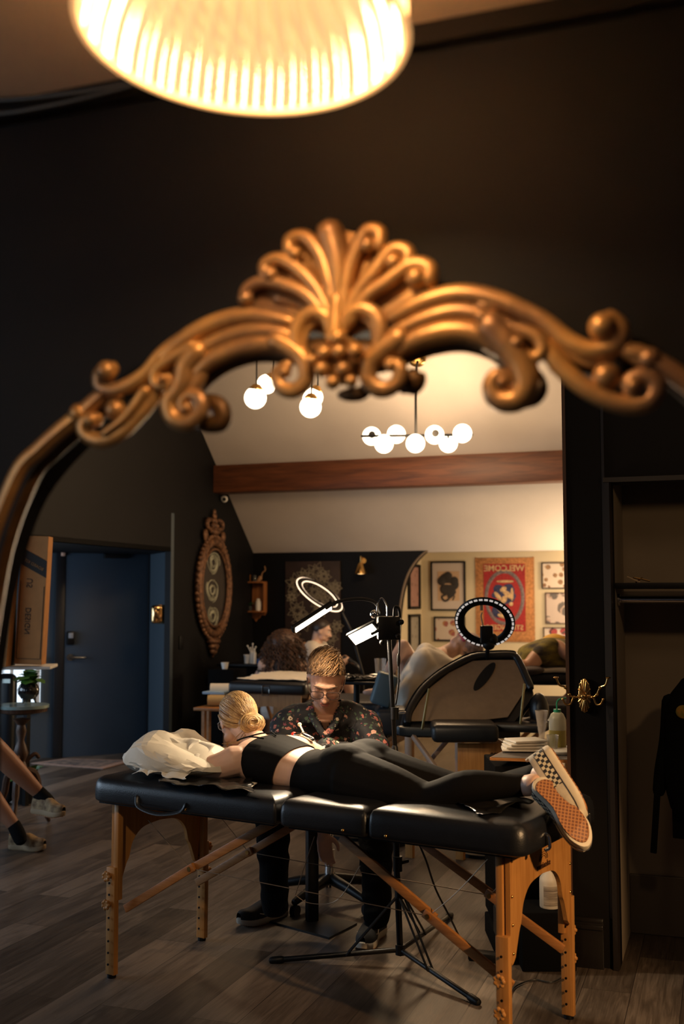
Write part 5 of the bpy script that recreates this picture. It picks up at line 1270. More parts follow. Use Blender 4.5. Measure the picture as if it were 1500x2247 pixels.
for f in ((650, 1282, 26), (668, 1265, 20), (694, 1255, 24), (720, 1300, 28), (700, 1320, 22), (652, 1340, 24), (664, 1362, 26), (700, 1340, 18), (735, 1288, 16), (690, 1300, 20), (738, 1375, 16), (725, 1400, 18), (644, 1395, 16), (710, 1265, 18), (640, 1310, 14)): flower(*f, n=rng.choice([5, 6, 7, 8]), a0=rng.random()); mb.build('flower_drawing', mat('drawing_line', (.30, .25, .17), .8), t, False); mb = MB()
# wall sconce
c = RPB(791, 1255, .12); t = thing('wall_sconce', 'small brass wall lamp with cone shade on the dark back wall', 'wall lamp', c)
mb = MB(); mb.lathe([(.012, .10), (.03, .08), (.06, -.005), (.064, -.02), (.060, -.02), (.03, .06)], c, 24); mb.build('lamp_shade', M_brass, t)
mb = MB(); mb.ell(c+V((0, 0, -.012)), (.045, .045, .012)); mb.build('bulb', emit('sconce_glow', (1, .55, .22), 2.2), t); mb = MB(); mb.tube([c+V((0, 0, .09)), c+V((0, 0, .16)), c+V((0.03, .10, .15))], .007, 8); mb.cyl(c+V((0.03, .10, .12)), c+V((0.03, .115, .12)), .03); mb.build('arm', M_brass, t)
# framed prints on the cream wall (t=CT)
def artmat(name, bg, blobs, sc, th=.42, warp=0.0, second=None):
    g = N(name); tcx = g.n('TexCoord'); n_ = g.n('TexNoise', {'Vector': tcx.outputs['Object'], 'Scale': sc, 'Detail': 4.0, 'Distortion': 1.5})
    v_ = g.n('TexVoronoi', {'Vector': tcx.outputs['Object'], 'Scale': sc*.95}); f = g.math('LESS_THAN', g.math('ADD', v_.outputs['Distance'], g.math('MULTIPLY', n_.outputs[0], .35)), th+.16)
    c = g.mix(f, bg, blobs[0])
    if len(blobs) > 1: c = g.mix(g.math('MULTIPLY', f, g.math('GREATER_THAN', n_.outputs[0], .52)), c, blobs[1])
    return g.set(color=c, rough=.5)
def framed(label, px, art, t_=CT+.004, fw=.018, fm=None, matte=None, wall='back', group=None):
    x0, y0, x1, y1 = px; a = RPB(x0, y0, t_); b = RPB(x1, y1, t_); s0 = (a-K_).dot(B_); s1 = (b-K_).dot(B_); z0 = RPB((x0+x1)/2, y0, t_).z; z1 = RPB((x0+x1)/2, y1, t_).z
    t = thing('framed_print', label, 'framed print', R((s0+s1)/2, t_, z1), 0, group); fm = fm or M_blk
    mb = MB(); w_ = s1-s0; h_ = z0-z1
    for cx, cz, sx, sz_ in (((s0+s1)/2, z0-fw/2, w_, fw), ((s0+s1)/2, z1+fw/2, w_, fw), (s0+fw/2, (z0+z1)/2, fw, h_-2*fw+.001), (s1-fw/2, (z0+z1)/2, fw, h_-2*fw+.001)): mb.box(R(cx, t_+.012, cz), (sx, .024, sz_), BWM, 0)
    mb.build('frame', fm, t)
    mb = MB(); mb.box(R((s0+s1)/2, t_+.004, (z0+z1)/2), (w_-fw*1.5, .008, h_-fw*1.5), BWM); mb.build('print', matte or art, t)
    return t, s0, s1, z0, z1
M_mat = mat('print_mount', (.52, .44, .38), .6)
t, s0, s1, z0, z1 = framed('tall black framed print of a dark coiled snake on pale mount, left of the tapestry', (945, 1232, 1022, 1340), None, matte=M_mat)
mb = MB(); mb.box(R((s0+s1)/2+.005, CT+.014, (z0+z1)/2), ((s1-s0)*.62, .004, (z0-z1)*.60), BWM); mb.build('artwork', mat('art_tan', (.50, .33, .20), .6), t)
mb = MB(); cs_ = (s0+s1)/2; cz_ = (z0+z1)/2
def spt(x, z): return R(cs_+x*(s1-s0), CT+.022, cz_+z*(z0-z1))
for p, r in ((cr([(.0, .24), (-.2, .12), (.18, .10), (.2, -.02), (-.14, -.03), (-.1, -.12), (.16, -.10), (.05, -.20)], 6), .030), (cr([(-.06, -.17), (-.18, -.22), (-.10, -.30), (.02, -.26), (.0, -.18)], 5), .012), (cr([(.06, -.2), (.18, -.2), (.14, -.28)], 5), .007)): mb.tube([spt(*q) for q in p], r, 8, flat=.12, up=A_)
for x, z, r in ((0, .2, .05), (-.18, .1, .05), (.18, .1, .05)): mb.ell(spt(x, z), (r, .006, r), BWM, 2)
mb.build('snake_drawing', mat('ink', (.028, .022, .02), .7), t)
framed('black framed landscape sheet of reddish tattoo designs below the snake print', (952, 1353, 1021, 1407), artmat('flash_a', (.55, .46, .38), [(.30, .09, .07), (.40, .22, .07)], 12))
framed('black framed sheet of brown plant sketches at the top right of the cream wall', (1188, 1234, 1262, 1292), artmat('flash_b', (.62, .52, .42), [(.30, .17, .08), (.20, .09, .05)], 16), fm=mat('dark_frame', (.03, .015, .01), .5), fw=.012)
framed('thin framed portrait drawing of a dark haired figure right of the tapestry', (1196, 1300, 1262, 1369), artmat('portrait', (.50, .40, .34), [(.12, .10, .09), (.42, .30, .24)], 7, .5), fw=.010, fm=mat('brown_frame', (.07, .03, .015), .5))
framed('framed sheet with a red rose and a female face, lowest print at the right', (1192, 1376, 1262, 1440), artmat('flash_c', (.60, .50, .42), [(.35, .04, .04), (.05, .04, .035)], 9), fw=.010, fm=mat('brown_frame2', (.07, .04, .02), .5))
# two narrow frames on the side wall of the alcove
sd = (R(sc0, CT, 0)-R(sc1, -.12, 0)).normalized(); sn = V((sd.y, -sd.x, 0)); sn = sn if sn.dot(B_) > 0 else -sn; SM_ = Matrix.Rotation(math.atan2(sd.y, sd.x), 3, 'Z')
for k, (x0, y0, x1, y1, colr) in enumerate([(893, 1238, 918, 1336, (.36, .20, .16)), (894, 1347, 918, 1450, (.30, .27, .22))]):
    a = RP(x0, y0, R(sc0, CT, 0), sn); b = RP(x1, y1, R(sc0, CT, 0), sn); c = (a+b)/2; w_ = abs((b-a).dot(sd)); h_ = abs(RP((x0+x1)/2, y0, R(sc0, CT, 0), sn).z-RP((x0+x1)/2, y1, R(sc0, CT, 0), sn).z)
    t = thing('framed_print', ['narrow black framed pinkish print just inside the arch, upper one', 'narrow black framed grey print just inside the arch, lower one'][k], 'framed print', c-V((0, 0, h_/2)))
    mb = MB(); f_ = .03
    for dx, dz, sx, sz_ in ((0, h_/2-f_/2, w_, f_), (0, -h_/2+f_/2, w_, f_), (w_/2-f_/2, 0, f_, h_), (-w_/2+f_/2, 0, f_, h_)): mb.box(c+sd*dx+V((0, 0, dz))+sn*.015, (sx, .03, sz_), SM_)
    mb.build('frame', M_blk, t); mb = MB(); mb.box(c+sn*.006, (w_-.04, .01, h_-.04), SM_); mb.build('print', artmat('side_art%d' % k, colr, [tuple(q*.6 for q in colr)], 14, .3), t)
# woven tapestry WELCOME / STRANGERS (reversed) 
M_tred = mat('tapestry_red', (.34, .022, .022), .85, var=.2, scale=60, bump=.3, bscale=300); M_tora = mat('tapestry_orange', (.46, .20, .07), .9, var=.25, scale=40, bump=.4, bscale=200)
tp0 = RPB(1107, 1405, CT); t = thing('tapestry', 'red woven wall tapestry with fringed orange border and reversed WELCOME lettering', 'tapestry', tp0)
mb = MB(); a0, a1, zA, zB = bx_(mb, 1046, 1224, 1170, 1403, CT+.006, .010); mb.build('border', M_tora, t)
mb = MB(); hw_ = (a1-a0)/2; cc_ = (a0+a1)/2
for i in range(70):
    f = i/69; z = zA+(zB-zA)*f
    for s_, sg_ in ((a0, -1), (a1, 1)): mb.box(R(s_+sg_*.008, CT+.011, z), (.022, .006, .010), Matrix.Rotation(RROT, 3, 'Z') @ Matrix.Rotation(.3*math.sin(i*5), 3, 'Y'))
for i in range(48): mb.box(R(a0+(a1-a0)*i/47, CT+.011, zB-.012), (.010, .006, .03), BWM)
mb.build('fringe', M_tora, t)
mb = MB(); rz0 = zA-(zA-zB)*.075; rz1 = zB+(zA-zB)*.10; rs0 = a0+(a1-a0)*.12; rs1 = a1-(a1-a0)*.13
mb.box(R((rs0+rs1)/2, CT+.018, (rz0+rz1)/2), (rs1-rs0, .004, rz0-rz1), BWM); mb.build('field', M_tred, t)
rc = (rs0+rs1)/2; rzc = (rz0+rz1)/2+.0; rw = (rs1-rs0)*.44; rh = (rz0-rz1)*.385
M_tblue = mat('tapestry_blue', (.035, .04, .10), .9, var=.3, scale=40); M_ttan = mat('tapestry_tan', (.55, .36, .18), .9, var=.3, scale=50)
mb = MB(); mb.tube([R(rc+rw*math.cos(2*math.pi*i/60), CT+.021, rzc+rh*math.sin(2*math.pi*i/60)) for i in range(61)], .020, 8, False, .2, up=A_); mb.build('oval_band', mat('tapestry_grey', (.17, .13, .13), .9, var=.4, scale=80), t)
mb = MB(); rng = random.Random(8)
for x, z, sx, sz_, an in ((-.3, .3, .32, .2, .5), (-.1, .15, .3, .16, -.5), (.15, .35, .36, .16, -.4), (.35, .15, .2, .3, .2), (-.45, .1, .26, .14, -.2), (-.05, -.1, .3, .2, -.8), (.4, -.05, .16, .24, .6), (-.3, -.5, .4, .3, .3), (.1, -.6, .3, .2, 0)): mb.ell(R(rc+x*rw, CT+.022, rzc+z*rh), (sx*rw, .004, sz_*rh), BWM @ Matrix.Rotation(an, 3, 'Y'), 2)
mb.build('animal_figure', M_tblue, t)
mb = MB()
for x, z, sx, sz_, an in ((-.05, .32, .2, .09, -.5), (.18, .12, .36, .10, .7), (.42, .12, .08, .26, 0), (-.35, .05, .3, .08, .9), (-.02, -.08, .16, .16, .4), (.36, -.25, .12, .08, 0), (-.2, -.5, .3, .08, .8), (-.1, -.72, .3, .08, .3), (.05, .62, .5, .05, 0)): mb.ell(R(rc+x*rw, CT+.026, rzc+z*rh), (sx*rw, .003, sz_*rh), BWM @ Matrix.Rotation(an, 3, 'Y'), 2)
mb.build('animal_highlight', M_ttan, t)
lh = (rs1-rs0)/5.6
letters('lettering', 'WELCOME', R(rc, CT+.024, rz0-lh*.95), B_, (0, 0, 1), lh*1.12, M_ttan, t, bold=.02); letters('lettering', 'STRANGERS', R(rc, CT+.024, rz1+lh*.2), B_, (0, 0, 1), lh*.92, M_ttan, t, bold=.02)
# ================================================================ counter with bottles on the left
cf = P(530, 1457, 10.7); zc_ = cf.z; 
t = thing('counter', 'black storage counter against the dark wall behind the curly haired woman', 'counter', V((cf.x, cf.y, 0)))
CR = Matrix.Rotation(RROT, 3, 'Z'); sC_ = (cf-K_).dot(B_); tC_ = (K_-cf).dot(A_)
mb = MB(); mb.box(R(sC_+.0, tC_-.2, zc_/2-.012), (.46, .42, zc_-.03), CR, .006); mb.build('body', M_matte, t); mb = MB(); mb.box(R(sC_+.0, tC_-.2, zc_-.012), (.50, .46, .024), CR, .004); mb.build('worktop', M_blk, t)
def onc(px, dt=.0): s_ = (P(px, 1457, 10.7)-K_).dot(B_); return R(s_, tC_-.12+dt, zc_)
M_blue = mat('blue_plastic', (.02, .10, .35), .35)
bottle('cup', 'white square cup on the black counter beside the brush jar', onc(531), [(.001, 0), (.026, 0), (.032, .07), (.036, .075), (.036, .085), (.001, .085)], M_white)
o = bottle('brush_jar', 'white jar holding brushes and droppers on the black counter', onc(545), [(.001, 0), (.028, 0), (.028, .10), (.022, .11), (.001, .11)], M_white)
for k, (dx, dz) in enumerate(((-.05, .17), (.0, .19), (.03, .16), (-.02, .15))):
    mb = MB(); b0 = onc(545)+V((dx*.2, 0, .09)); mb.tube([b0, onc(545)+V((dx, 0, dz))], .0045, 6); mb.ell(onc(545)+V((dx, 0, dz)), .009, sub=2); mb.build('brush', M_white, o)
o = bottle('bottle', 'slim white pump bottle on the black counter right of the brushes', onc(555, .05), [(.001, 0), (.018, 0), (.018, .10), (.008, .12), (.008, .15), (.001, .151)], M_white)
bottle('jar', 'blue jar on the black counter', onc(566), [(.001, 0), (.045, 0), (.045, .045), (.02, .055), (.02, .065), (.001, .066)], M_blue)
bottle('spray_bottle', 'white spray bottle at the right end of the black counter', onc(582, .08), [(.001, 0), (.035, 0), (.035, .06), (.012, .09), (.014, .12), (.03, .13), (.03, .15), (.001, .151)], M_white)
bottle('cup', 'small white cup on the near left corner of the black counter', V(P(493, 1468, 10.2)), [(.001, 0), (.025, 0), (.036, .06), (.001, .06)], M_white)
t = thing('cabinet', 'low black drawer cabinet in front of the counter, left of the rear massage table', 'cabinet', V((P(493, 1468, 10.2).x, 10.2, 0)))
mb = MB(); q = P(493, 1468, 10.2); mb.box(V((q.x+.02, 10.25, q.z/2)), (.26, .3, q.z-.002), CR, .006); mb.build('body', M_matte, t)
# ================================================================ rear stations
def mtable(origin, rot, label, w=.34, L=.93, h=.76, m=M_leather, arch=True):
    t = thing('massage_table', label, 'massage table', origin, rot, None); u = V((math.cos(rot), math.sin(rot), 0)); v = V((-u.y, u.x, 0)); o = V(origin)
    def Q(a, b, z): return o+u*a+v*b+V((0, 0, z))
    RT = Matrix.Rotation(rot, 3, 'Z')
    mb = MB(); mb.box(Q(0, 0, h-.05), (2*L, 2*w, .10), RT, .03, 3); mb.build('cushion', m, t)
    for s in (-1, 1):
        mb = MB(); n_ = []
        for k in range(13): a = math.pi*k/12; n_.append((-.20*math.cos(a), h-.30+.10*math.sin(a)))
        pts = [(-.28, h-.10), (-.28, h-.45), (-.22, h-.45)]+n_+[(.22, h-.45), (.28, h-.45), (.28, h-.10)]
        mb.prism([Q(s*(L-.07), y, z) for y, z in pts], u*.015); mb.build('end_panel', M_beech, t, False)
        for k in (-1, 1): mb = MB(); mb.beam(Q(s*(L-.05), k*.285, h-.35), Q(s*(L-.05), k*.30, 0), .028, .045, .003, up=u); mb.build('leg', M_beech, t)
    for k in (-.22, .22):
        for s in (-1, 1): mb = MB(); mb.beam(Q(s*(L-.1), k, .25), Q(.02*s, k, h-.13), .016, .034, .002, up=(0, 0, 1)); mb.build('brace', M_beechx, t)
    return t, Q, u, v
# --- station A: table seen from its end, curly haired woman and second artist
aA = math.atan2(.95, .31); oA = P(583, 1500, 9.0); cA = V((oA.x, oA.y, 0))+V((math.cos(aA), math.sin(aA), 0))*.47
tA, QA, uA, vA = mtable(cA, aA, 'black folding massage table seen from its latched end, behind the blonde woman', h=oA.z+.01, L=.47)
mb = MB(); c = QA(-.475, .0, oA.z-.055); 
mb.tube([c+vA*.03+V((0, 0, .035)), c+vA*.03-V((0, 0, .04)), c-vA*.03-V((0, 0, .04)), c-vA*.03+V((0, 0, .035)), c+vA*.03+V((0, 0, .035))], .006, 6, False); mb.build('latch', M_chrome, tA)
sheet('paper_sheet', 'white paper sheet covering the rear massage table under the curly haired woman', 'paper sheet', [QA(-.36, -.30, oA.z+.02), QA(-.36, .30, oA.z+.02), QA(.46, .33, oA.z+.03), QA(.46, -.33, oA.z+.03)], .02, 6, M_paper, thick=.002)
# rolls and bits beside table
q = P(480, 1514, 9.3); mb = MB(); mb.cyl(q-V((.07, 0, 0)), q+V((.09, 0, 0)), .055, seg=24); tag(mb.build('paper_roll', M_paper), 'white paper roll lying left of the latched massage table', 'paper roll')
q = P(472, 1537, 9.1); mb = MB(); mb.cyl(q-V((.06, 0, 0)), q+V((.08, 0, 0)), .045, seg=24); tag(mb.build('tape_roll', mat('yellow_roll', (.55, .36, .14), .6)), 'yellowish roll lying on the wooden stand behind the blonde hair', 'roll')
q = P(475, 1550, 9.1); t = thing('wooden_stand', 'light wooden stand carrying the paper rolls behind the blonde woman', 'stand', V((q.x, q.y, 0)))
mb = MB(); mb.box(V((q.x, q.y+.05, q.z-.012)), (.24, .40, .024), CR, .004); mb.build('top', M_beechx, t)
for sx in (-.09, .09):
    for sy in (-.1, .2): mb = MB(); mb.beam(V((q.x+sx, q.y+sy, q.z-.02)), V((q.x+sx, q.y+sy, 0)), .03, .03); mb.build('leg', M_beechx, t)
mb = MB(); mb.box(P(475, 1550, 9.1)+V((.0, .12, .105)), (.20, .2, .02), CR, .003); tag(mb.build('notebook', mat('pale_blue', (.30, .42, .55), .6)), 'pale blue flat pad lying on the wooden stand beside the yellowish roll', 'pad')
# curly haired woman from behind
def seatman(name, label, hd, hdir, up_, sh_w, pel_, m_skin, s=1.0, arms=None, legs=None, vox=.009):
    t = thing(name, label, 'person', V((pel_.x, pel_.y, 0))); M = basis(hdir, up_); nk_ = hd+M @ V((0, -.03, -.13*s)); X_ = sh_w
    ch_ = nk_.lerp(pel_, .35); mb = MB()
    dep = V((X_.y, -X_.x, 0)).normalized()
    loft(mb, [(pel_, X_*.85, dep*.12), (pel_.lerp(ch_, .45), X_*.75, dep*.105), (ch_, X_*.9, dep*.12), (nk_-V((0, 0, .05)), X_*.7, dep*.07)])
    limb(mb, [nk_-V((0, 0, .03)), hd+M @ V((0, -.03, -.04))], [.058*s, .055*s]); head(mb, hd, M, s)
    for k in (-1, 1): limb(mb, [nk_-V((0, 0, .03)), nk_+X_*k-V((0, 0, .07))], [.055, .062])
    for a in (arms or []): limb(mb, a[0], a[1])
    for a in (legs or []): limb(mb, a[0], a[1])
    return t, mb, M, nk_, ch_
hd = P(622, 1412, 10.15); pe = P(610, 1560, 10.2)
XW = V((.165, .03, 0))
t, mb, M, nk_, ch_ = seatman('person', 'woman with long dark curly hair seen from behind on the rear table', hd, V((.25, .95, -.1)), V((0, 0, 1)), XW, pe, M_skinp, 1.0,
    [([hd+V((-.16, 0, -.20)), hd+V((-.24, .02, -.32)), hd+V((-.30, -.05, -.42))], [.055, .045, .04]), ([hd+V((.16, 0, -.20)), hd+V((.22, .05, -.34)), hd+V((.2, .2, -.42))], [.055, .045, .04])],
    [([pe+V((-.08, 0, 0)), pe+V((-.1, .36, .02)), pe+V((-.1, .38, -.42))], [.09, .07, .05]), ([pe+V((.08, 0, 0)), pe+V((.1, .36, .02)), pe+V((.1, .38, -.42))], [.09, .07, .05])])
organic(mb, 'body', M_skinp, t, .010, 3)
mb = MB(); X_ = XW; dep = V((X_.y, -X_.x, 0)).normalized(); loft(mb, [(pe, X_*1.0, dep*.14), (pe.lerp(ch_, .5), X_*.9, dep*.13), (ch_, X_*1.02, dep*.14)]); organic(mb, 'top', mat('pale_top', (.62, .55, .50), .8), t, .012, 3)
M_curl = hairmat('dark_curly_hair', (.10, .042, .018), (.018, .009, .006), .5)
mb = MB(); rng = random.Random(9)
hc_ = hd+V((0, .0, -.01)); 
mb.ell(hc_+V((0, -.01, .01)), (.135, .125, .135), sub=3); mb.ell(hc_+V((0, -.03, -.15)), (.145, .11, .19), sub=3)
for v in mb.bm.verts: v.co += (v.co-hc_).normalized()*noise.noise(v.co*16)*.035
hcap = mb.build('hair', M_curl, t, True, 180)
mb = MB()
for i in range(430):
    a = rng.uniform(0, 6.28); e = rng.uniform(-.2, 1.57); r0 = V((math.cos(a)*math.cos(e), math.sin(a)*math.cos(e), math.sin(e)))
    p0 = hc_+V((r0.x*.142, r0.y*.13, r0.z*.145)); ln = rng.uniform(.12, .36)*(1 if r0.y < .3 else .4); ph = rng.uniform(0, 6.28); rr = rng.uniform(.008, .015); L = []
    for q in range(22):
        f = q/21; c = p0+r0*.05*math.sin(f*1.6)+V((r0.x*.04*f, min(r0.y, 0)*.03*f, -ln*f)); w_ = ph+f*ln*95; L.append(c+V((math.cos(w_)*rr, math.sin(w_)*rr, 0)))
    mb.tube(L, .0038, 4, False)
mb.build('curls', M_curl, hcap, True, 180)
# second artist in profile, facing right
hd = P(706, 1383, 10.8); pe = P(672, 1500, 10.95); XA = V((.05, .17, 0))
wr1 = P(762, 1447, 10.6)
t, mb, M, nk_, ch_ = seatman('person', 'man with dark hair and moustache in profile, wearing a pale shirt and gloves', hd, V((.93, -.15, -.22)), V((.1, 0, 1)), XA, pe, M_skinp, .92,
    [([hd+V((-.10, -.16, -.20)), hd+V((-.02, -.22, -.38)), hd+V((.14, -.2, -.34)), wr1], [.06, .048, .04, .03]), ([hd+V((-.10, .16, -.20)), hd+V((.0, .18, -.38)), wr1+V((-.02, .25, .0))], [.06, .045, .03])],
    [([pe+V((0, -.08, -.02)), pe+V((.42, -.1, 0)), pe+V((.42, -.1, -.45))], [.09, .07, .045]), ([pe+V((0, .08, -.02)), pe+V((.42, .12, 0)), pe+V((.42, .12, -.45))], [.09, .07, .045])])
organic(mb, 'body', M_skinp, t, .009, 2)
mb = MB(); dep = V((XA.y, -XA.x, 0)).normalized(); loft(mb, [(pe, XA*1.0, dep*.14), (pe.lerp(ch_, .5), XA*.95, dep*.13), (ch_, XA*1.05, dep*.14), (nk_-V((0, 0, .06)), XA*.8, dep*.09)])
for k in (-1, 1): limb(mb, [nk_-V((0, 0, .06)), nk_+XA*k-V((0, 0, .07)), hd+V((-.03, -.22*(-k if False else 1)*(1 if k < 0 else -.85), -.36))], [.06, .074, .062])
organic(mb, 'shirt', mat('pale_shirt', (.60, .54, .47), .8), t, .011, 3)
mb = MB(); mb.tube([V(p) for p in cr([nk_+V((-.10, -.10, -.02)), nk_+V((-.02, -.14, -.10)), nk_+V((.04, -.14, -.26)), nk_+V((.06, -.14, -.42))], 4)], .03, 8, flat=.4); mb.build('apron_strap', mat('tan_canvas', (.36, .19, .10), .8), t)
mb = MB(); mb.grid(lambda u, v: hd+M @ (V((.080*math.sin(2*math.pi*u)*math.cos(-.5+v*2.05), -.012+.100*math.cos(2*math.pi*u)*math.cos(-.5+v*2.05), .022+.094*math.sin(-.5+v*2.05)))*.95), 36, 16, close_u=True); h_ = mb.build('hair', hairmat('black_hair', (.035, .022, .016), (.01, .007, .006)), t, True, 180)
clip(h_, [(hd+M @ V((0, .070, .075)), M @ V((0, -.68, .73)))])
face_bits(t, hd, M, .92, (.02, .014, .01)); mb = MB(); mb.tube([hd+M @ V((-.028, .082, -.058)), hd+M @ V((0, .099, -.052)), hd+M @ V((.028, .082, -.058))], [.004, .006, .004], 8); mb.build('moustache', M_blk, t)
mb = MB(); hand(mb, wr1, V((.7, -.2, -.3)), V((0, -.2, -1)), 1.05, .6, 1); organic(mb, 'glove', M_leather, t, .007, 1)
# glowing ring lamp over station A (warm)
def ringlamp(name, label, C_, ax1, ax2, r0, r1, seg_n, glow, jdir, arm):
    n_ = ax1.cross(ax2).normalized(); t = thing('ring_lamp', label, 'ring lamp', C_)
    mb = MB()
    def rf(u, v):
        a = 2*math.pi*u; b = 2*math.pi*v; rr = (r0+r1)/2+(r1-r0)/2*math.cos(b); return C_+(ax1*math.cos(a)+ax2*math.sin(a))*rr+n_*(.012*math.sin(b))
    g_ = [[rf(i/72, j/10) for j in range(10)] for i in range(72)]; mb.rings(g_, cap=False, close=True); mb.build('ring', M_blk, t, True, 60)
    return t, n_
C1 = P(701, 1304, 9.9); b1 = (P(748, 1336, 9.9)-P(654, 1272, 9.9)).normalized(); p1 = b1.cross(V((0, 1, 0))).normalized(); n1 = (p1*.93+V((0, -1, 0))*.36).normalized(); b2 = n1.cross(b1).normalized()
r_ = (P(748, 1336, 9.9)-P(654, 1272, 9.9)).length/2
t, n_ = ringlamp('ring_lamp', 'glowing warm ring lamp tilted above the man in profile', C1, b1, b2, r_*.80, r_*1.0, 0, None, None, None)
mb = MB(); mb.tube([C1+(b1*math.cos(a)+b2*math.sin(a))*r_*1.02-n_*.002 for a in [2*math.pi*i/60 for i in range(61)]], .005, 8, False); mb.build('light_tube', emit('ring_glow', (1, .70, .46), 2.6), t)
mb = MB(); mb.tube([C1+(b1*math.cos(a)+b2*math.sin(a))*r_*.79 for a in [2*math.pi*i/60 for i in range(61)]], .005, 8, False); mb.build('light_tube', emit('ring_glow', (1, .70, .46), 2.6), t)
pr = P(747, 1338, 10.0); mb = MB(); mb.ell(pr, .035); mb.tube([pr, P(768, 1380, 9.9), P(796, 1480, 9.9), V((P(796, 1500, 9.9).x, 9.9, .02))], .012, 8); mb.build('stand', M_blk, t)
mb = MB(); q = V((P(796, 1500, 9.9).x, 9.9, 0)); mb.cyl(q, q+V((0, 0, .025)), .14, seg=32); mb.build('base', M_blk, t)
# --- station B: tilted back massage table (underside board with face hole) at d~6
def PB(x, y): return P(x, y, 6.05+(1590-y)*.0021)
t = thing('massage_table', 'black massage table with raised back, its beige underside board and oval hole facing forward', 'massage table', V((P(1000, 1600, 6.2).x, 6.2, 0)))
outl = [(883, 1590), (888, 1562), (902, 1530), (921, 1503), (960, 1470), (1000, 1446), (1034, 1431), (1080, 1427), (1124, 1427), (1134, 1434), (1143, 1450), (1156, 1482), (1168, 1518), (1160, 1540), (1120, 1592), (1090, 1600), (900, 1602)]
OL = [V(p) for p in cr([PB(*q) for q in outl]+[PB(*outl[0])], 3)][:-1]; nb = V((0, .62, -.78)).normalized() if False else ((PB(1100, 1430)-PB(1100, 1590)).cross(PB(1100, 1500)-PB(900, 1500))).normalized()
nb = nb if nb.y > 0 else -nb; cO = sum(OL, V())/len(OL)
mb = MB(); mb.rings([[p+nb*.010 for p in OL], OL, [cO+(p-cO)*1.02+nb*.012 for p in OL], [cO+(p-cO)*1.035+nb*.035 for p in OL], [cO+(p-cO)*1.02+nb*.06 for p in OL], [cO+(p-cO)*.93+nb*.07 for p in OL]]); mb.build('back_cushion', M_leather, t, True, 50)
mb = MB()   # padded lip around the board
inn = [(900, 1584), (903, 1570), (921, 1540), (944, 1510), (985, 1478), (1037, 1452), (1080, 1450), (1127, 1450), (1138, 1466), (1150, 1488), (1159, 1500), (1150, 1518), (1113, 1575), (1050, 1582)]
lip = [q+(-nb)*.006 for q in [V(p) for p in cr([((PB(*a)+PB(*b))/2) for a, b in zip([(887, 1586), (890, 1562), (904, 1532), (924, 1505), (966, 1472), (1034, 1437), (1080, 1432), (1124, 1432), (1142, 1452), (1155, 1484), (1166, 1518)], [(900, 1584), (903, 1570), (921, 1540), (944, 1510), (985, 1478), (1037, 1452), (1080, 1450), (1127, 1450), (1138, 1466), (1150, 1488), (1159, 1500)])], 4)]]
mb.tube(lip, .022, 10); mb.build('padded_edge', M_leather, t)
mb = MB(); mb.prism([PB(*q)-nb*.002 for q in inn], -nb*.006); mb.build('underside_board', mat('beige_board', (.30, .21, .13), .8, var=.05, scale=30), t, False)
hol = [PB(1062+22*math.cos(a)+14*math.sin(a)*.7, 1487-26*math.sin(a)+(-16)*math.cos(a)) for a in [2*math.pi*i/32 for i in range(32)]]
mb = MB(); mb.prism([p-nb*.0085 for p in hol], -nb*.004); mb.build('face_hole', mat('hole_dark', (.003, .003, .003), .8), t, False)
for (a, b, m_) in (((941, 1511), (926, 1600), M_brass), ((1150, 1500), (1140, 1602), M_beech)):
    mb = MB(); mb.beam(P(*a, 6.0), P(*b, 5.98), .020, .006, .001); mb.build('support_strut', mat('painted_strut', (.38, .34, .16), .4, .3), t)
mb = MB(); s0_ = P(875, 1604, 6.0); s1_ = P(1140, 1612, 6.0); mb.beam(s0_, s1_, .03, .045, .004); mb.beam(s0_+V((0, .02, 0)), s0_+TV*.62, .03, .045, .004); mb.build('frame', mat('slate_frame', (.02, .032, .042), .4), t)
mb = MB(); a = P(945, 1603, 5.92); b = P(1090, 1606, 5.92); mb.box((a+b)/2+V((0, .02, 0)), ((b-a).length, .30, .095), Matrix.Rotation(-.04, 3, 'Z'), .03, 3); mb.build('seat_cushion', mat('black_vinyl_soft', (.009, .012, .016), .4, bump=.1, bscale=200), t)
mb = MB(); a = P(1090, 1590, 6.1); b = P(1200, 1590, 6.1); mb.box((a+b)/2, ((b-a).length, .4, .04), CR, .01); mb.build('seat_board', M_leather, t)
mb = MB(); c = P(1182, 1560, 6.15); mb.ell(c, (.055, .07, .10)); mb.ell(P(1175, 1590, 6.15), (.09, .1, .045)); mb.build('arm_rest', M_leather, t)
M_pale = mat('pale_leg', (.34, .25, .19), .45)
for a, b in (((905, 1614, 6.0), (962, 1694, 5.75)), ((980, 1625, 6.3), (925, 1690, 6.3))): mb = MB(); A2, B2 = P(*a), P(*b); mb.beam(A2, A2+(B2-A2)*1.5, .02, .026, .003); mb.build('brace', M_pale, t)
for px_ in (1000, 890):
    q = P(px_+8, 1640, 6.0 if px_ > 900 else 6.5); mb = MB(); q0 = FL(1010, 1886) if px_ > 900 else V((q.x, q.y, 0)); mb.beam(V((q0.x, q0.y, .70)), q0, .03, .05, .003); mb.build('leg', M_beech, t)
# wooden panel with stencilled 98
t2 = t; a = P(1004, 1632, 5.9); b = P(1180, 1632, 5.9); z1_ = P(1004, 1760, 5.9).z
mb = MB(); mb.box(V(((a.x+b.x)/2, 5.92, (a.z+z1_)/2)), (b.x-a.x, .02, a.z-z1_), Matrix.Rotation(-.0, 3, 'Z'), .003); mb.build('end_panel', M_beech, t)
letters('lettering', "98'", P(1084, 1662, 5.905)-V((0, .0, 0)), V((1, 0, 0)), (0, 0, 1), .036, M_burn, t, mirror=False, bold=.03)
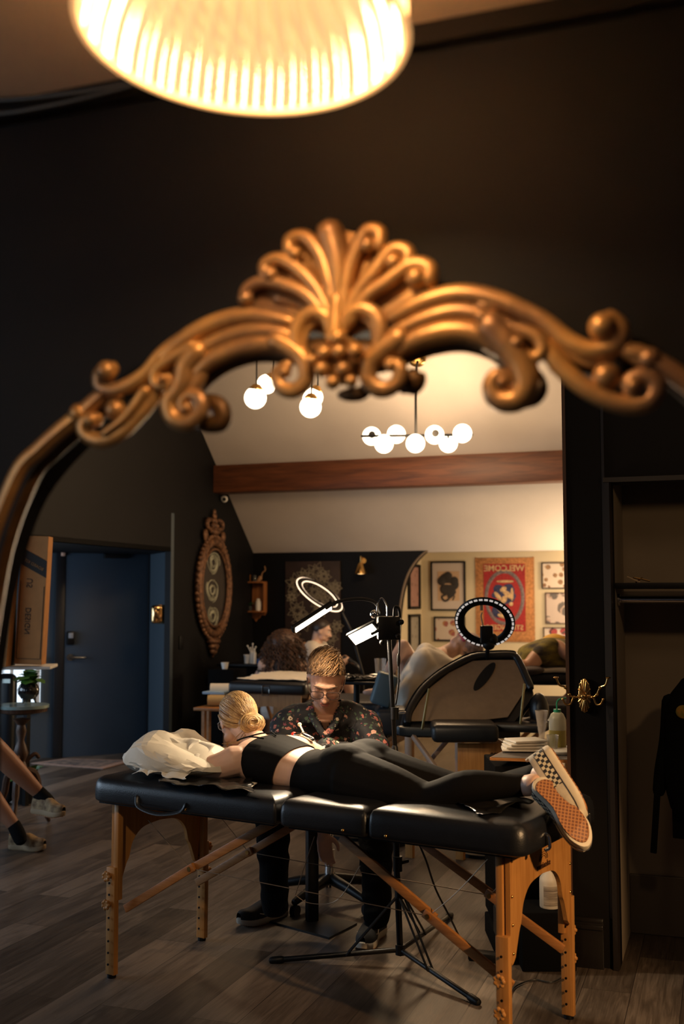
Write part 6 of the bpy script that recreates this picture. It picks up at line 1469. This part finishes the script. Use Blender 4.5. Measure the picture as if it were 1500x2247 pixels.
# unlit ring lamp with white LED segments
C2 = P(1063, 1365, 6.25); ax1 = (V((.90, 0, -.30))).normalized(); nn = V((-.20, -.80, -.56)); nn = (nn-ax1*nn.dot(ax1)).normalized(); ax2 = nn.cross(ax1).normalized(); rr2 = 68/F*6.25
t, n_ = ringlamp('ring_lamp', 'black ring lamp with dashed white LED segments in front of the red tapestry', C2, ax1, ax2, rr2*.66, rr2*.97, 0, None, None, None)
n_ = n_ if n_.y < 0 else -n_
M_seg = emit('led_segment', (.95, .84, .76), .55)  # slight glow imitates light reflected by the unlit segments
for i in range(34):
    a = 2*math.pi*i/34; d_ = ax1*math.cos(a)+ax2*math.sin(a); tg = -ax1*math.sin(a)+ax2*math.cos(a); MM = Matrix((tg, d_, n_)).transposed(); mb = MB(); mb.box(C2+d_*rr2*.90+n_*.011, (.020, .011, .004), MM, .001); mb.build('led_segment', M_seg, t)
mb = MB(); mb.box(P(1067, 1392, 6.2), (.07, .05, .10), None, .01); mb.ell(P(1080, 1403, 6.2), (.03, .03, .035)); mb.ell(P(1072, 1415, 6.2), (.035, .03, .03)); mb.build('tilt_joint', M_blk, t)
mb = MB(); q = P(1070, 1420, 6.3); mb.tube([q, V((q.x, 6.55, .9)), V((q.x, 6.6, .02))], .012, 8); mb.cyl(V((q.x, 6.6, 0)), V((q.x, 6.6, .02)), .15, seg=28); mb.build('stand', M_blk, t)
mb = MB(); mb.tube([V(p) for p in cr([P(1060, 1385, 6.2), P(1058, 1368, 6.2), P(1055, 1352, 6.2), P(1057, 1345, 6.2)], 4)], .004, 6); mb.box(P(1056, 1333, 6.2), (.018, .012, .035), None, .004); mb.build('phone_clip', mat('clip_tan', (.5, .36, .22), .5), t)
# --- station C: client lying under a white sheet, raised knee, patterned cap
oC = V((P(940, 1500, 7.7).x, 7.8, 0)); tC, QC, uC, vC = mtable(oC+V((.1, 0, 0)), -.15, 'massage table under the client covered by a white sheet', h=.80)
t = thing('person', 'client lying under a white sheet, one bare knee raised, with a patterned cap', 'person', V((P(960, 1500, 7.7).x, 7.75, .80)))
hd = P(1022, 1417, 7.75); M = basis(V((-.25, -.2, .95)), V((1, .1, .25))); mb = MB()
loft(mb, [(hd+V((-.18, 0, -.10)), V((0, .18, 0)), V((0, 0, .09))), (hd+V((-.36, 0, -.13)), V((0, .14, 0)), V((0, 0, .08)))]); head(mb, hd, M, .92); limb(mb, [hd+V((-.08, 0, -.02)), hd+V((-.2, 0, -.08))], [.055, .055])
kn = P(884, 1418, 7.55); hp_ = hd+V((-.40, -.10, -.16)); fo = P(826, 1512, 7.5)
limb(mb, [hp_, hp_.lerp(kn, .6), kn], [.08, .065, .048]); limb(mb, [kn, P(866, 1450, 7.5), P(838, 1500, 7.5), fo], [.048, .044, .032, .026]); mb.ell(fo+V((-.03, -.02, -.02)), (.07, .03, .025))
organic(mb, 'body', M_skinp, t, .009, 3)
mb = MB(); mb.ell(hd+M @ V((0, -.02, .035)), (.095, .105, .085), M); cp = mb.build('cap', mat('patterned_cap', (.50, .38, .36), .8, col2=(.13, .10, .11), scale=22), t); clip(cp, [(hd+M @ V((0, .05, .0)), M @ V((0, -.5, .8)))])
mb = MB(); mb.tube([hd+M @ V((.06, .08, -.02)), hd+M @ V((.0, .10, -.02)), hd+M @ V((-.07, .06, -.02))], .012, 8, flat=.5); mb.build('mask_strap', mat('magenta', (.35, .03, .12), .6), t)
mb = MB()
loft(mb, [(P(895, 1490, 7.3)+V((0, .1, -.05)), V((0, .25, 0)), V((.02, 0, .18))), (P(925, 1480, 7.35)+V((0, .1, 0)), V((0, .26, 0)), V((.02, 0, .20))), (P(965, 1475, 7.4)+V((0, .1, -.02)), V((0, .26, 0)), V((.0, 0, .16))), (P(1000, 1470, 7.45)+V((0, .1, -.05)), V((0, .26, 0)), V((.0, 0, .12)))])
so2 = organic(mb, 'sheet', M_paper, t, .014, 2)
for v in so2.data.vertices: v.co += v.normal*(facets(v.co, 5, .05)-.012)
# tattooed hand, blue rest and cup between the stations
mb = MB(); q = P(842, 1512, 6.9); mb.box(q, (.13, .16, .20), Matrix.Rotation(.3, 3, 'Y'), .02, 3); q0 = V((q.x, q.y, 0)); tt = thing('arm_rest', 'blue grey padded rest on a black post behind the light stand', 'arm rest', q0); mb.build('pad', mat('slate_vinyl', (.09, .16, .21), .45), tt)
mb = MB(); mb.tube([q-V((0, 0, .08)), q0], .025, 10); mb.cyl(q0, q0+V((0, 0, .03)), .16); mb.build('post', M_blk, tt)
mb = MB(); mb.box(P(858, 1580, 6.9), (.20, .3, .16), None, .03, 3); mb.build('lower_pad', mat('dark_slate_vinyl', (.015, .024, .034), .45), tt)
bottle('cup', 'clear plastic cup on the black tray beside the bare leg', P(834, 1476, 7.1), [(.001, 0), (.03, 0), (.038, .09), (.036, .09), (.028, .005), (.001, .006)], M_gls)
c = P(782, 1492, 7.1); t = thing('tray_table', 'black tray table with film and tools behind the floral shirt', 'tray table', V((c.x, c.y, 0))); mb = MB(); mb.box(c-V((0, 0, .01)), (.5, .3, .02), CR, .004); mb.build('top', M_blk, t); mb = MB(); mb.cyl(V((c.x, c.y, 0)), V((c.x, c.y, c.z-.01)), .02); mb.cyl(V((c.x, c.y, 0)), V((c.x, c.y, .02)), .18, seg=28); mb.build('post', M_blk, t)
sheet('film_wrap', 'wrinkled black film lying over the tray table behind the floral shirt', 'film wrap', [c+V((-.22, -.13, .012)), c+V((.22, -.13, .012)), c+V((.22, .13, .012)), c+V((-.22, .13, .012))], .03, 14, M_film)
# --- station D: client in olive shirt lying on a table at the right
oD = V((P(1215, 1470, 8.2).x+.25, 8.3, 0)); tD, QD, uD, vD = mtable(oD, -.1, 'massage table with crossed beech legs at the right, under the client in olive', h=P(1200, 1468, 8.3).z, L=.75)
sheet('paper_sheet', 'pale sheet over the massage table under the client in olive clothing', 'paper sheet', [QD(-.76, -.36, .0)+V((0, 0, P(1200, 1462, 8.3).z-.0)), QD(.7, -.36, .0)+V((0, 0, P(1200, 1462, 8.3).z)), QD(.7, .34, 0)+V((0, 0, P(1200, 1462, 8.3).z)), QD(-.76, .34, 0)+V((0, 0, P(1200, 1462, 8.3).z))], .02, 6, M_paper, thick=.03)
t = thing('person', 'client in an olive and black shirt lying on the right-hand table, yellow cap', 'person', V((P(1190, 1450, 8.2).x, 8.25, P(1200, 1462, 8.3).z)))
a = P(1150, 1440, 8.2); b = P(1200, 1432, 8.2); c = P(1255, 1440, 8.25); mb = MB()
loft(mb, [(a, V((0, .16, 0)), V((0, 0, .07))), (b, V((0, .19, 0)), V((0, 0, .10))), (c, V((0, .19, 0)), V((0, 0, .11))), (c+V((.2, 0, 0)), V((0, .17, 0)), V((0, 0, .10)))])
limb(mb, [b+V((0, -.15, .05)), P(1180, 1440, 8.0), P(1158, 1462, 7.95), P(1140, 1458, 7.95)], [.06, .06, .05, .04]); limb(mb, [c+V((.1, -.1, .02)), P(1250, 1440, 8.0), P(1225, 1416, 8.05), P(1200, 1414, 8.1)], [.05, .045, .04, .03])
hd = P(1222, 1420, 8.3)+V((0, .05, 0)); head(mb, hd, basis(V((.3, -.1, .9)), V((-1, 0, .2))), .9); organic(mb, 'body', M_skin, t, .010, 3)
mb = MB(); loft(mb, [(a, V((0, .17, 0)), V((0, 0, .08))), (b, V((0, .20, 0)), V((0, 0, .11))), (c, V((0, .20, 0)), V((0, 0, .12))), (c+V((.15, 0, 0)), V((0, .18, 0)), V((0, 0, .11)))]); limb(mb, [b+V((0, -.15, .05)), P(1184, 1438, 8.0)], [.07, .07])
organic(mb, 'shirt', mat('olive_pattern', (.26, .20, .03), .85, col2=(.03, .022, .02), scale=9, stretch=(1, 1, 2.2)), t, .011, 3)
mb = MB(); mb.ell(hd+V((-.01, 0, .035)), (.10, .09, .065)); mb.build('cap', mat('yellow_cap', (.75, .42, .06), .7), t)
mb = MB(); mb.ell(P(1163, 1470, 7.95), (.10, .12, .035)); mb.build('foot_pad', mat('grey_pad', (.07, .055, .055), .8), t) if False else tag(mb.build('cushion', mat('grey_pad', (.07, .055, .055), .8)), 'flat grey oval cushion at the near edge of the right-hand massage table', 'cushion')
# ================================================================ cart behind the pillar
t = thing('cart', 'black tool cart with a light edged top holding towels and bottles, beside the pillar', 'cart', V((P(1175, 1655, 4.95).x, 4.95, 0)))
cp_ = [P(1077, 1662, 4.72), P(1262, 1668, 4.72), P(1262, 1634, 5.22), P(1140, 1632, 5.22)]; zc2 = P(1077, 1662, 4.72).z
cp_ = [RP(x, y, V((0, 0, zc2)), V((0, 0, 1))) for x, y in ((1077, 1661), (1262, 1667), (1262, 1636), (1136, 1632))]
mb = MB(); mb.prism(cp_, V((0, 0, -.012))); mb.build('top', mat('grey_laminate', (.06, .05, .045), .5), t, False)
mb = MB(); mb.beam(cp_[0]-V((0, 0, .008)), cp_[1]-V((0, 0, .008)), .012, .012); mb.beam(cp_[0]-V((0, 0, .008)), cp_[3]-V((0, 0, .008)), .012, .012); mb.build('edge_strip', M_beechx, t, False)
x0, x1 = cp_[0].x+.02, cp_[1].x-.02; y0 = cp_[0].y+.02
mb = MB(); mb.box(V(((x0+x1)/2, y0+.2, .44)), (x1-x0, .36, zc2-.02-.12), None, .006); mb.build('body', M_matte, t)
for k in range(3): mb = MB(); mb.box(V(((x0+x1)/2, y0+.012, .26+k*.20)), (x1-x0-.03, .02, .18), None, .004); mb.build('drawer', M_matte, t)
mb = MB(); mb.box(V(((x0+x1)/2, y0+.16, .045)), (x1-x0+.02, .34, .09), None, .006); mb.build('plinth', M_matte, t)
def oncart(x, y): return RP(x, y, V((0, 0, zc2)), V((0, 0, 1)))
# folded towels
for k in range(4):
    q = oncart(1150+k*2, 1650)+V((.0, .03, .010+.0125*k)); mb = MB(); mb.box(q, (.19-.012*k, .13, .010), Matrix.Rotation(.12*k-.1, 3, 'Z'), .003); o = mb.build('paper_towel', M_paper)
    tag(o, ['lowest folded paper towel of the stack on the cart', 'second folded paper towel from the bottom of the cart stack', 'third folded paper towel of the stack on the cart', 'topmost folded paper towel of the stack on the cart'][k], 'paper towel', 'folded paper towels on the cart')
mb = MB(); mb.box(oncart(1228, 1655)+V((0, .03, .008)), (.10, .14, .014), None, .003); tag(mb.build('paper_towel', M_paper), 'separate folded paper towel on the cart beside the pillar', 'paper towel')
sheet('blue_cloth', 'crumpled blue disposable cloth at the back left of the cart', 'cloth', [oncart(1112, 1644)+V((0, 0, .01)), oncart(1150, 1642)+V((0, 0, .01)), oncart(1160, 1636)+V((0, 0, .02)), oncart(1128, 1636)+V((0, 0, .02))], .02, 25, mat('blue_wipe', (.04, .14, .26), .7))
q = oncart(1223, 1640); t = thing('wash_bottle', 'squeeze bottle of yellowish liquid with green cap and bent spout on the cart', 'bottle', q)
zb = P(1223, 1560, q.y).z-q.z; M_trl = mat('cloudy_plastic', (.60, .56, .40), .35)
mb = MB(); mb.lathe([(.001, 0), (.035, 0), (.038, .005), (.038, zb*.55), (.037, zb*.80), (.028, zb*.92), (.016, zb*.97), (.001, zb*.98)], q, 28); mb.build('body', M_trl, t)
mb = MB(); mb.lathe([(.001, .004), (.0385, .004), (.0386, zb*.48), (.001, zb*.48)], q, 28); mb.build('liquid', mat('yellow_liquid', (.42, .33, .07), .3), t)
M_grn = mat('green_cap', (.01, .20, .09), .4)
mb = MB(); mb.cyl(q+V((0, 0, zb*.96)), q+V((0, 0, zb*1.05)), .017); mb.build('cap', M_grn, t); mb = MB(); mb.tube([V(p) for p in cr([q+V((0, 0, zb*1.05)), q+V((0, 0, zb*1.24)), q+V((.015, 0, zb*1.33)), q+V((.045, 0, zb*1.35))], 5)], .004, 8); mb.build('spout', M_grn, t)
q = oncart(1212, 1650); bottle('cup', 'small clear cup of water with a rim on the cart, left of the wash bottle', q, [(.001, 0), (.020, 0), (.027, .072), (.030, .074), (.025, .074), (.018, .004), (.001, .005)], M_gls)
q = oncart(1198, 1646); mb = MB(); mb.lathe([(.006, 0), (.03, .17), (.028, .17), (.004, 0.004)], q+V((-.01, .05, 0)), 20); tag(mb.build('plastic_bag', mat('clear_film', (.6, .5, .4), .2, alpha=.25)), 'clear film cone standing behind the small cup on the cart', 'film cone')
# jug under the table on the cart plinth
qf = P(1206, 1990, 4.62); t = thing('jug', 'white spray jug with a label standing under the beech end panel', 'jug', V((qf.x, qf.y, qf.z)))
mb = MB(); mb.box(V((qf.x-.02, qf.y+.02, qf.z/2)), (.22, .20, qf.z-.002), None, .006); tag(mb.build('black_box', M_matte), 'low black box on the floor under the white jug', 'box')
hz = P(1206, 1900, 4.62).z-qf.z
mb = MB(); mb.lathe([(.001, 0), (.040, 0), (.042, .005), (.042, hz*.62), (.040, hz*.72), (.020, hz*.88), (.016, hz*1.15), (.020, hz*1.17), (.020, hz*1.3), (.001, hz*1.3)], qf, 28); mb.build('body', mat('jug_white', (.55, .50, .44), .5), t)
mb = MB(); n9 = 12
mb.rings([[qf+V((.0428*math.sin(a), -.0428*math.cos(a), z)) for a in [-.8+1.7*i/n9 for i in range(n9+1)]]+[qf+V((.0420*math.sin(a), -.0420*math.cos(a), z)) for a in [.9-1.7*i/n9 for i in range(n9+1)]] for z in (hz*.08, hz*.55)]); mb.build('label', mat('label_grey', (.38, .33, .28), .6, col2=(.14, .11, .09), scale=60, stretch=(.2, .2, 3)), t)
mb = MB(); q = P(1095, 2088, 4.6); mb.box(V((P(1092, 2050, 4.7).x+.03, 4.72, .10)), (.07, .18, .20), None, .01); tag(mb.build('foot_switch', M_blk), 'small black device on the floor left of the cart', 'foot switch')
# ================================================================ brass coat hook on the pillar
c = CWp(1282, 1526); t = thing('coat_hook', 'ornate brass double coat hook on the black closet wall', 'coat hook', c); f_ = -A_
def H(px, py, o_): p = CWp(px, py); return p+f_*o_
mb = MB(); mb.ell(c+f_*.002, (.026, .007, .070), BWM, 4)
for k in range(16):
    a = 2*math.pi*k/16; mb.tube([c+f_*.010+B_*.008*math.cos(a)+V((0, 0, .02*math.sin(a))), c+f_*.006+B_*.025*math.cos(a)+V((0, 0, .067*math.sin(a)))], [.0025, .0045], 6)
mb.build('back_plate', M_brass, t)
for k in (-1, 1):
    X0 = 1282; L = [(X0+k*4, 1527, .03), (X0+k*20, 1528, .04), (X0+k*30, 1522, .05), (X0+k*38, 1506, .06), (X0+k*50, 1500, .075), (X0+k*56, 1484, .085)]
    mb = MB(); mb.tube([V(p) for p in cr([H(*q) for q in L], 5)], .0042, 8); e = H(X0+k*56, 1484, .085); mb.ell(e, (.012, .012, .004), BWM, 2)
    for q in (1, 2, 3): mb.ell(H(*L[q]), .0075, sub=2)
    mb.build('upper_arm', M_brass, t)
    mb = MB(); L = [(X0+k*22, 1529, .035), (X0+k*28, 1543, .04), (X0+k*38, 1543, .05), (X0+k*44, 1532, .055)]; mb.tube([V(p) for p in cr([H(*q) for q in L], 5)], .004, 8); mb.ell(H(*L[-1]), .006, sub=2); mb.build('lower_hook', M_brass, t)
mb = MB(); mb.ell(H(1282, 1527, .03), .014); mb.tube([c, H(1282, 1527, .03)], .008, 8); mb.build('boss', M_brass, t)
# ================================================================ closet shelf, rod, clothes
def CB(px, py, dep): return RP(px, py, R(0, TCL-dep, 0), A_)
z = CB(1400, 1279, .15).z; mb = MB(); mb.box(R(so+1.1, TCL-TH-CD/2+.05, z-.012), (2.2, CD-.1, .024), BWM, .002); tag(mb.build('closet_shelf', mat('shelf_black', (.008, .006, .005), .5)), 'dark shelf board across the top of the closet niche', 'shelf')
zr = CB(1400, 1316, .2).z; t = thing('clothes_rod', 'polished metal clothes rod across the closet under the shelf', 'clothes rod', R(so+1.1, TCL-.2, zr)); mb = MB(); mb.cyl(R(so+.003, TCL-.2, zr), R(so+2.19, TCL-.2, zr), .014); mb.build('rod', M_chrome, t); mb = MB(); mb.cyl(R(so+.002, TCL-.2, zr), R(so+.012, TCL-.2, zr), .026); mb.build('rod_flange', M_chrome, t)
mb = MB(); zz = z+.004
mb.tube([CB(1376, 1266, .15), CB(1392, 1273, .15), CB(1402, 1277, .15)], .004, 6); tag(mb.build('clothes_peg', mat('pale_peg', (.5, .38, .24), .6)), 'pale stick lying at an angle on the closet shelf', 'stick')
mb = MB(); mb.tube([CB(1390, 1268, .16), CB(1405, 1270, .16), CB(1424, 1275, .16)], .004, 6); mb.tube([CB(1395, 1277, .16), CB(1408, 1268, .16)], .004, 6); tag(mb.build('hanger', M_brass), 'small gilt hanger piece lying on the closet shelf', 'hanger')
t = thing('jacket', 'black jacket with a colourful patch hanging in the closet', 'jacket', CB(1480, 1700, .25))
mb = MB(); jc = CB(1497, 1530, .27)
def J(px, py, o_=0.0): return CB(px, py, .24+o_)
loft(mb, [(J(1520, 1500), B_*.06, A_*.05), (J(1515, 1545), B_*.105, A_*.07), (J(1515, 1620), B_*.115, A_*.075), (J(1520, 1700), B_*.125, A_*.075), (J(1530, 1775), B_*.11, A_*.07)])
o = organic(mb, 'jacket_body', M_cloth, t, .008, 2)
mb = MB(); mb.tube([V(p) for p in cr([J(1466, 1535), J(1462, 1600), J(1452, 1680), J(1448, 1760), J(1440, 1830)], 4)], [.035]*5+[.035]*4+[.030]*4+[.022]*4, 10, flat=.8) if False else limb(mb, [J(1470, 1540), J(1464, 1620), J(1452, 1690), J(1445, 1735)], [.036, .034, .032, .026]); mb.build('sleeve', M_cloth, t)
mb = MB(); mb.beam(J(1444, 1700, -.03), J(1433, 1872, -.03), .012, .026, .003); mb.build('strap', M_cloth, t)
mb = MB(); mb.beam(J(1490, 1760), J(1492, 1840), .02, .06, .004); mb.build('hem_flap', M_cloth, t)
mb = MB(); mb.ell(J(1498, 1562, -.075), (.030, .004, .028), BWM, 3); mb.build('patch', mat('patch_colours', (.60, .25, .03), .7, col2=(.12, .20, .03), scale=30), t)
# ================================================================ left side: side table, plant, boxes, purifier, rug
def profile_leg(): pass
q = P(48, 1546, 7.4); t = thing('side_table', 'small round side table with glass top and dark carved legs, far left', 'side table', V((q.x, q.y, 0)))
mb = MB(); mb.cyl(q-V((0, 0, .02)), q, .178, seg=48); mb.build('top', mat('marble_top', (.30, .42, .42), .12, spec=.8), t)
mb = MB(); mb.lathe([(.10, q.z-.06), (.165, q.z-.045), (.17, q.z-.02), (.001, q.z-.02)], V((q.x, q.y, 0)), 32); mb.lathe([(.02, .36), (.045, .38), (.03, .42), (.05, .47), (.035, .52), (.02, .56), (.035, .62), (.025, .66), (.06, .70), (.001, .71)], V((q.x, q.y, 0)), 20); mb.build('column', M_dwood, t)
for k in range(3):
    a = 2*math.pi*k/3+.6; d = V((math.cos(a), math.sin(a), 0)); c0_ = V((q.x, q.y, 0)); mb = MB(); mb.tube([V(p) for p in cr([c0_+V((0, 0, .36)), c0_+d*.10+V((0, 0, .33)), c0_+d*.14+V((0, 0, .18)), c0_+d*.20+V((0, 0, .015))], 5)], [.026]*5+[.024]*5+[.018]*5+[.014], 8); mb.tube([V(p) for p in cr([c0_+d*.02+V((0, 0, .40)), c0_+d*.09+V((0, 0, .46)), c0_+d*.12+V((0, 0, .44))], 4)], .014, 8); mb.build('leg', M_dwood, t)
q2 = P(62, 1541, 7.4); t = thing('potted_plant', 'green leafy plant in a dark footed bowl on the round side table', 'plant', q2)
mb = MB(); mb.lathe([(.001, .02), (.045, .022), (.068, .055), (.072, .085), (.060, .115), (.050, .125), (.055, .135), (.045, .13), (.001, .115)], q2, 28)
for k in range(3): a = 2*math.pi*k/3; mb.tube([q2+V((.04*math.cos(a), .04*math.sin(a), .03)), q2+V((.05*math.cos(a), .05*math.sin(a), 0))], [.012, .006], 8)
mb.build('bowl', mat('black_glaze', (.012, .012, .014), .12, spec=.8), t); mb = MB(); leaves(mb, q2+V((0, 0, .12)), 46, .13, .02, random.Random(1)); mb.build('foliage', M_leaf, t, False)
q3 = FL(52, 1762); t = thing('potted_plant', 'low green plant in a dark pot on the floor behind the crossed legs', 'plant', q3); mb = MB(); mb.lathe([(.001, 0), (.07, 0), (.09, .16), (.08, .16), (.07, .14), (.001, .14)], q3, 24); mb.build('pot', M_blk, t); mb = MB(); leaves(mb, q3+V((.03, 0, .14)), 20, .20, .03, random.Random(3), w=.22); mb.build('foliage', M_leaf, t, False)
# white ledge with boxes
zl = P(60, 1462, 7.9); t = thing('ledge', 'white window ledge carrying tall cardboard boxes at the far left', 'ledge', V((zl.x, zl.y, zl.z-.03)))
mb = MB(); mb.box(V((zl.x-.35, zl.y+.12, zl.z-.012)), (1.0, .34, .024), Matrix.Rotation(.1, 3, 'Z'), .006); mb.build('board', M_white, t)
for dx in (-.62, -.05): mb = MB(); mb.beam(V((zl.x+dx, zl.y+.2, zl.z-.02)), V((zl.x+dx, zl.y+.2, 0)), .035, .035); mb.build('bracket', M_blk, t)
M_card = mat('cardboard', (.42, .19, .06), .8, var=.08, scale=12)
def cbox(label, pxs, dd_, tw, ang):
    (xl, xr, yt, yb) = pxs; a = P(xl, yb, dd_); b = P(xr, yb, dd_); zt2 = P((xl+xr)/2, yt, dd_).z; t = thing('cardboard_box', label, 'box', V(((a.x+b.x)/2, dd_, a.z)))
    w_ = b.x-a.x; RX = Matrix.Rotation(ang, 3, 'Y') @ Matrix.Rotation(tw, 3, 'Z'); c = V(((a.x+b.x)/2, dd_+.06, (a.z+zt2)/2)); h_ = zt2-a.z
    mb = MB(); mb.box(c, (w_, .12, h_), RX, .003); mb.build('carton', M_card, t, False); return t, c, w_, h_, RX
t, c, w_, h_, RX = cbox('tall narrow cardboard box with diagonal black band and printing on the window ledge', (36, 96, 1176, 1458), 7.85, .0, .035)
M_prt = mat('print_black', (.012, .010, .009), .7)
def face(x, z, off=-.0625): return c+RX @ V((x, off, z))
xr_, zr_ = RX @ V((1, 0, 0)), RX @ V((0, 0, 1))
mb = MB(); k1 = h_/2-.13; k2 = h_/2-.30; mb.prism([face(-w_/2, k1+.05), face(w_/2, k1-.05), face(w_/2, k1-.17), face(-w_/2, k1-.07)], RX @ V((0, -.0015, 0))); mb.build('printed_band', M_prt, t, False)
M_prl = mat('print_tan', (.24, .12, .045), .8)
letters('lettering', 'BOARD KIT', face(0, k1-.085, -.066), (xr_-zr_*.5).normalized(), (zr_+xr_*.5).normalized(), .030, M_prl, t, bold=.02)
letters('lettering', 'US', face(.0, .12), zr_, -xr_, .06, M_prt, t); letters('lettering', 'DESIGN', face(-.0, -.15), zr_, -xr_, .055, M_prt, t)
for a_, b_ in (((-.085, k2-.02), (-.085, -h_/2+.04)), ((-.085, -h_/2+.04), (.085, -h_/2+.04)), ((.085, -h_/2+.04), (.085, k2-.06))): mb = MB(); mb.beam(face(*a_), face(*b_), .003, .003); mb.build('printed_line', M_prt, t, False)
t, c, w_, h_, RX = cbox('cardboard box cut by the left picture edge, leaning on the ledge', (-60, 20, 1180, 1462), 7.75, .0, .05)
mb = MB(); mb.box(face(w_*.30, h_*.28), (.05, .004, .14), RX); mb.build('printed_mark', M_prt, t, False); mb = MB(); mb.tube([face(w_*.25+.03*math.cos(a), -.02+.03*math.sin(a)) for a in [k*.5 for k in range(14)]], .003, 5, False); mb.build('printed_ring', M_prt, t, False)
mb = MB(); a = P(28, 1178, 7.95); b = P(20, 1460, 7.95); mb.beam(a, b, .05, .07, .004); tag(mb.build('black_post', M_blk), 'black vertical post standing between the two cardboard boxes', 'post')
q = P(14, 1478, 8.2); t = thing('air_purifier', 'dark tower air purifier with small round display in front of the low window', 'air purifier', V((q.x, q.y, 0)))
mb = MB(); mb.box(V((q.x, q.y, q.z/2)), (.15, .14, q.z), None, .05, 4); mb.build('body', mat('graphite', (.012, .016, .022), .3), t); mb = MB(); mb.box(V((q.x+.02, q.y-.071, q.z-.05)), (.06, .003, .03), None); mb.build('display', emit('tiny_display', (.5, .7, .8), .5), t)
# bright low window at the end of the recess
wn = RP(30, 1505, d0, dn); mb = MB(); s_w = (wn-d0).dot(dd); mb.box(DW(s_w-.05, 0.70, .02), (.58, .02, .44), DR); wi = mb.build('window_1', emit('daylight_pane', (.75, .88, 1.0), 1.6), None, False); struct(wi)
mb = MB()
for dx, dz, sx, sz_ in ((-.3, 0, .04, .5), (.26, 0, .04, .5), (0, .24, .6, .04), (0, -.24, .6, .04), (.02, 0, .03, .5)): mb.box(DW(s_w-.05+dx, .70+dz, .04), (sx, .03, sz_), DR)
mb.build('window_frame', M_white, wi, False)
# rug in front of the door
rg = [FL(68, 1676), FL(140, 1666), FL(292, 1670), FL(226, 1688)]; t = thing('rug', 'small pale bordered rug with dark pattern in front of the entry door', 'rug', sum(rg, V())/4)
mb = MB(); mb.prism([p+V((0, 0, .001)) for p in rg], (0, 0, .006)); mb.build('border', mat('rug_border', (.34, .22, .17), .9, var=.2, scale=60), t, False)
cc = sum(rg, V())/4; mb = MB(); mb.prism([cc+(p-cc)*.80+V((0, 0, .006)) for p in rg], (0, 0, .003)); mb.build('field', mat('rug_field', (.26, .19, .15), .9, col2=(.05, .045, .05), scale=14), t, False)
# person with crossed legs at the far left
hipc = P(-330, 1640, 6.5); t = thing('person', 'person with bare crossed legs, black ankle socks and patterned tan slip-ons, far left', 'person', V((hipc.x, hipc.y, 0)))
kU = P(-35, 1620, 6.35); aU = P(88, 1742, 6.5); kL = P(-60, 1690, 6.6); aL = P(34, 1815, 6.62); hd = P(-330, 1400, 6.6)
mb = MB(); limb(mb, [hipc+V((0, -.08, 0)), kU.lerp(hipc, .45), kU], [.10, .085, .068]); limb(mb, [kU, kU.lerp(aU, .38)+V((.01, 0, -.012)), aU], [.066, .063, .036]); limb(mb, [hipc+V((0, .08, -.02)), kL.lerp(hipc, .45), kL], [.10, .085, .068]); limb(mb, [kL, kL.lerp(aL, .4)+V((-.01, 0, 0)), aL], [.064, .062, .036])
limb(mb, [aU, aU+V((.05, -.01, -.045))], [.036, .034]); limb(mb, [aL, aL+V((.03, -.01, -.06))], [.036, .034])
XL = V((0, .18, 0)); loft(mb, [(hipc, XL, V((.13, 0, 0))), (hipc+V((-.02, 0, .22)), XL*.85, V((.12, 0, 0))), (hipc+V((0, 0, .42)), XL, V((.12, 0, 0))), (hipc+V((.02, 0, .52)), XL*.6, V((.08, 0, 0)))]); limb(mb, [hipc+V((.02, 0, .5)), hd], [.06, .055]); head(mb, hd, basis(V((1, 0, -.1)), V((0, 0, 1))), 1)
organic(mb, 'body', M_skind, t, .008, 3)
mb = MB(); loft(mb, [(hipc-V((0, 0, .06)), XL*1.1, V((.15, 0, 0))), (hipc+V((-.02, 0, .22)), XL*.95, V((.14, 0, 0))), (hipc+V((0, 0, .42)), XL*1.1, V((.14, 0, 0)))]); limb(mb, [hipc, kU.lerp(hipc, .3)], [.12, .10]); limb(mb, [hipc, kL.lerp(hipc, .3)], [.12, .10]); organic(mb, 'clothing', M_cloth, t, .012, 3)
for a_, k_, d_ in ((aU, kU, V((.05, -.01, -.045))), (aL, kL, V((.03, -.01, -.06)))):
    mb = MB(); ax_ = (a_-k_).normalized(); limb(mb, [a_-ax_*.015, a_+d_*.6, a_+d_*1.1], [.040, .042, .040]); mb.build('sock', M_cloth, t)
M_flo = mat('patterned_tan', (.36, .25, .13), .8, col2=(.12, .07, .035), scale=28)
SP = {'side': mat('sole_tan', (.30, .21, .12), .7), 'bottom': M_waf, 'upper': M_flo}
hU, tU = P(82, 1772, 6.5), P(152, 1784, 6.38); shoe('shoe', hU+V((-.03, 0, -.03)), tU-hU, V((.15, 0, 1)), SP, .25, par=t, side=1)
hL, tL2 = FL(20, 1862), FL(76, 1858); shoe('shoe', hL, V((.96, -.28, 0)), V((0, 0, 1)), SP, .25, par=t, side=1)
c = V((hipc.x, hipc.y, 0)); t = thing('stool', 'dark chair of the person with crossed legs, at the left picture edge', 'chair', c)
mb = MB(); mb.box(c+V((0, 0, hipc.z-.155)), (.46, .46, .07), None, .02); mb.build('seat', M_leather, t)
for k in range(4): a = math.pi/4+k*math.pi/2; mb = MB(); mb.tube([c+V((.15*math.cos(a), .15*math.sin(a), hipc.z-.18)), c+V((.30*math.cos(a), .30*math.sin(a), .015))], .014, 8); mb.build('leg', M_blkm, t)
mb = MB(); mb.tube([c+V((.1, 0, .12)), FL(-10, 1842, .02)], .012, 8); mb.build('foot_bar', M_blkm, t)
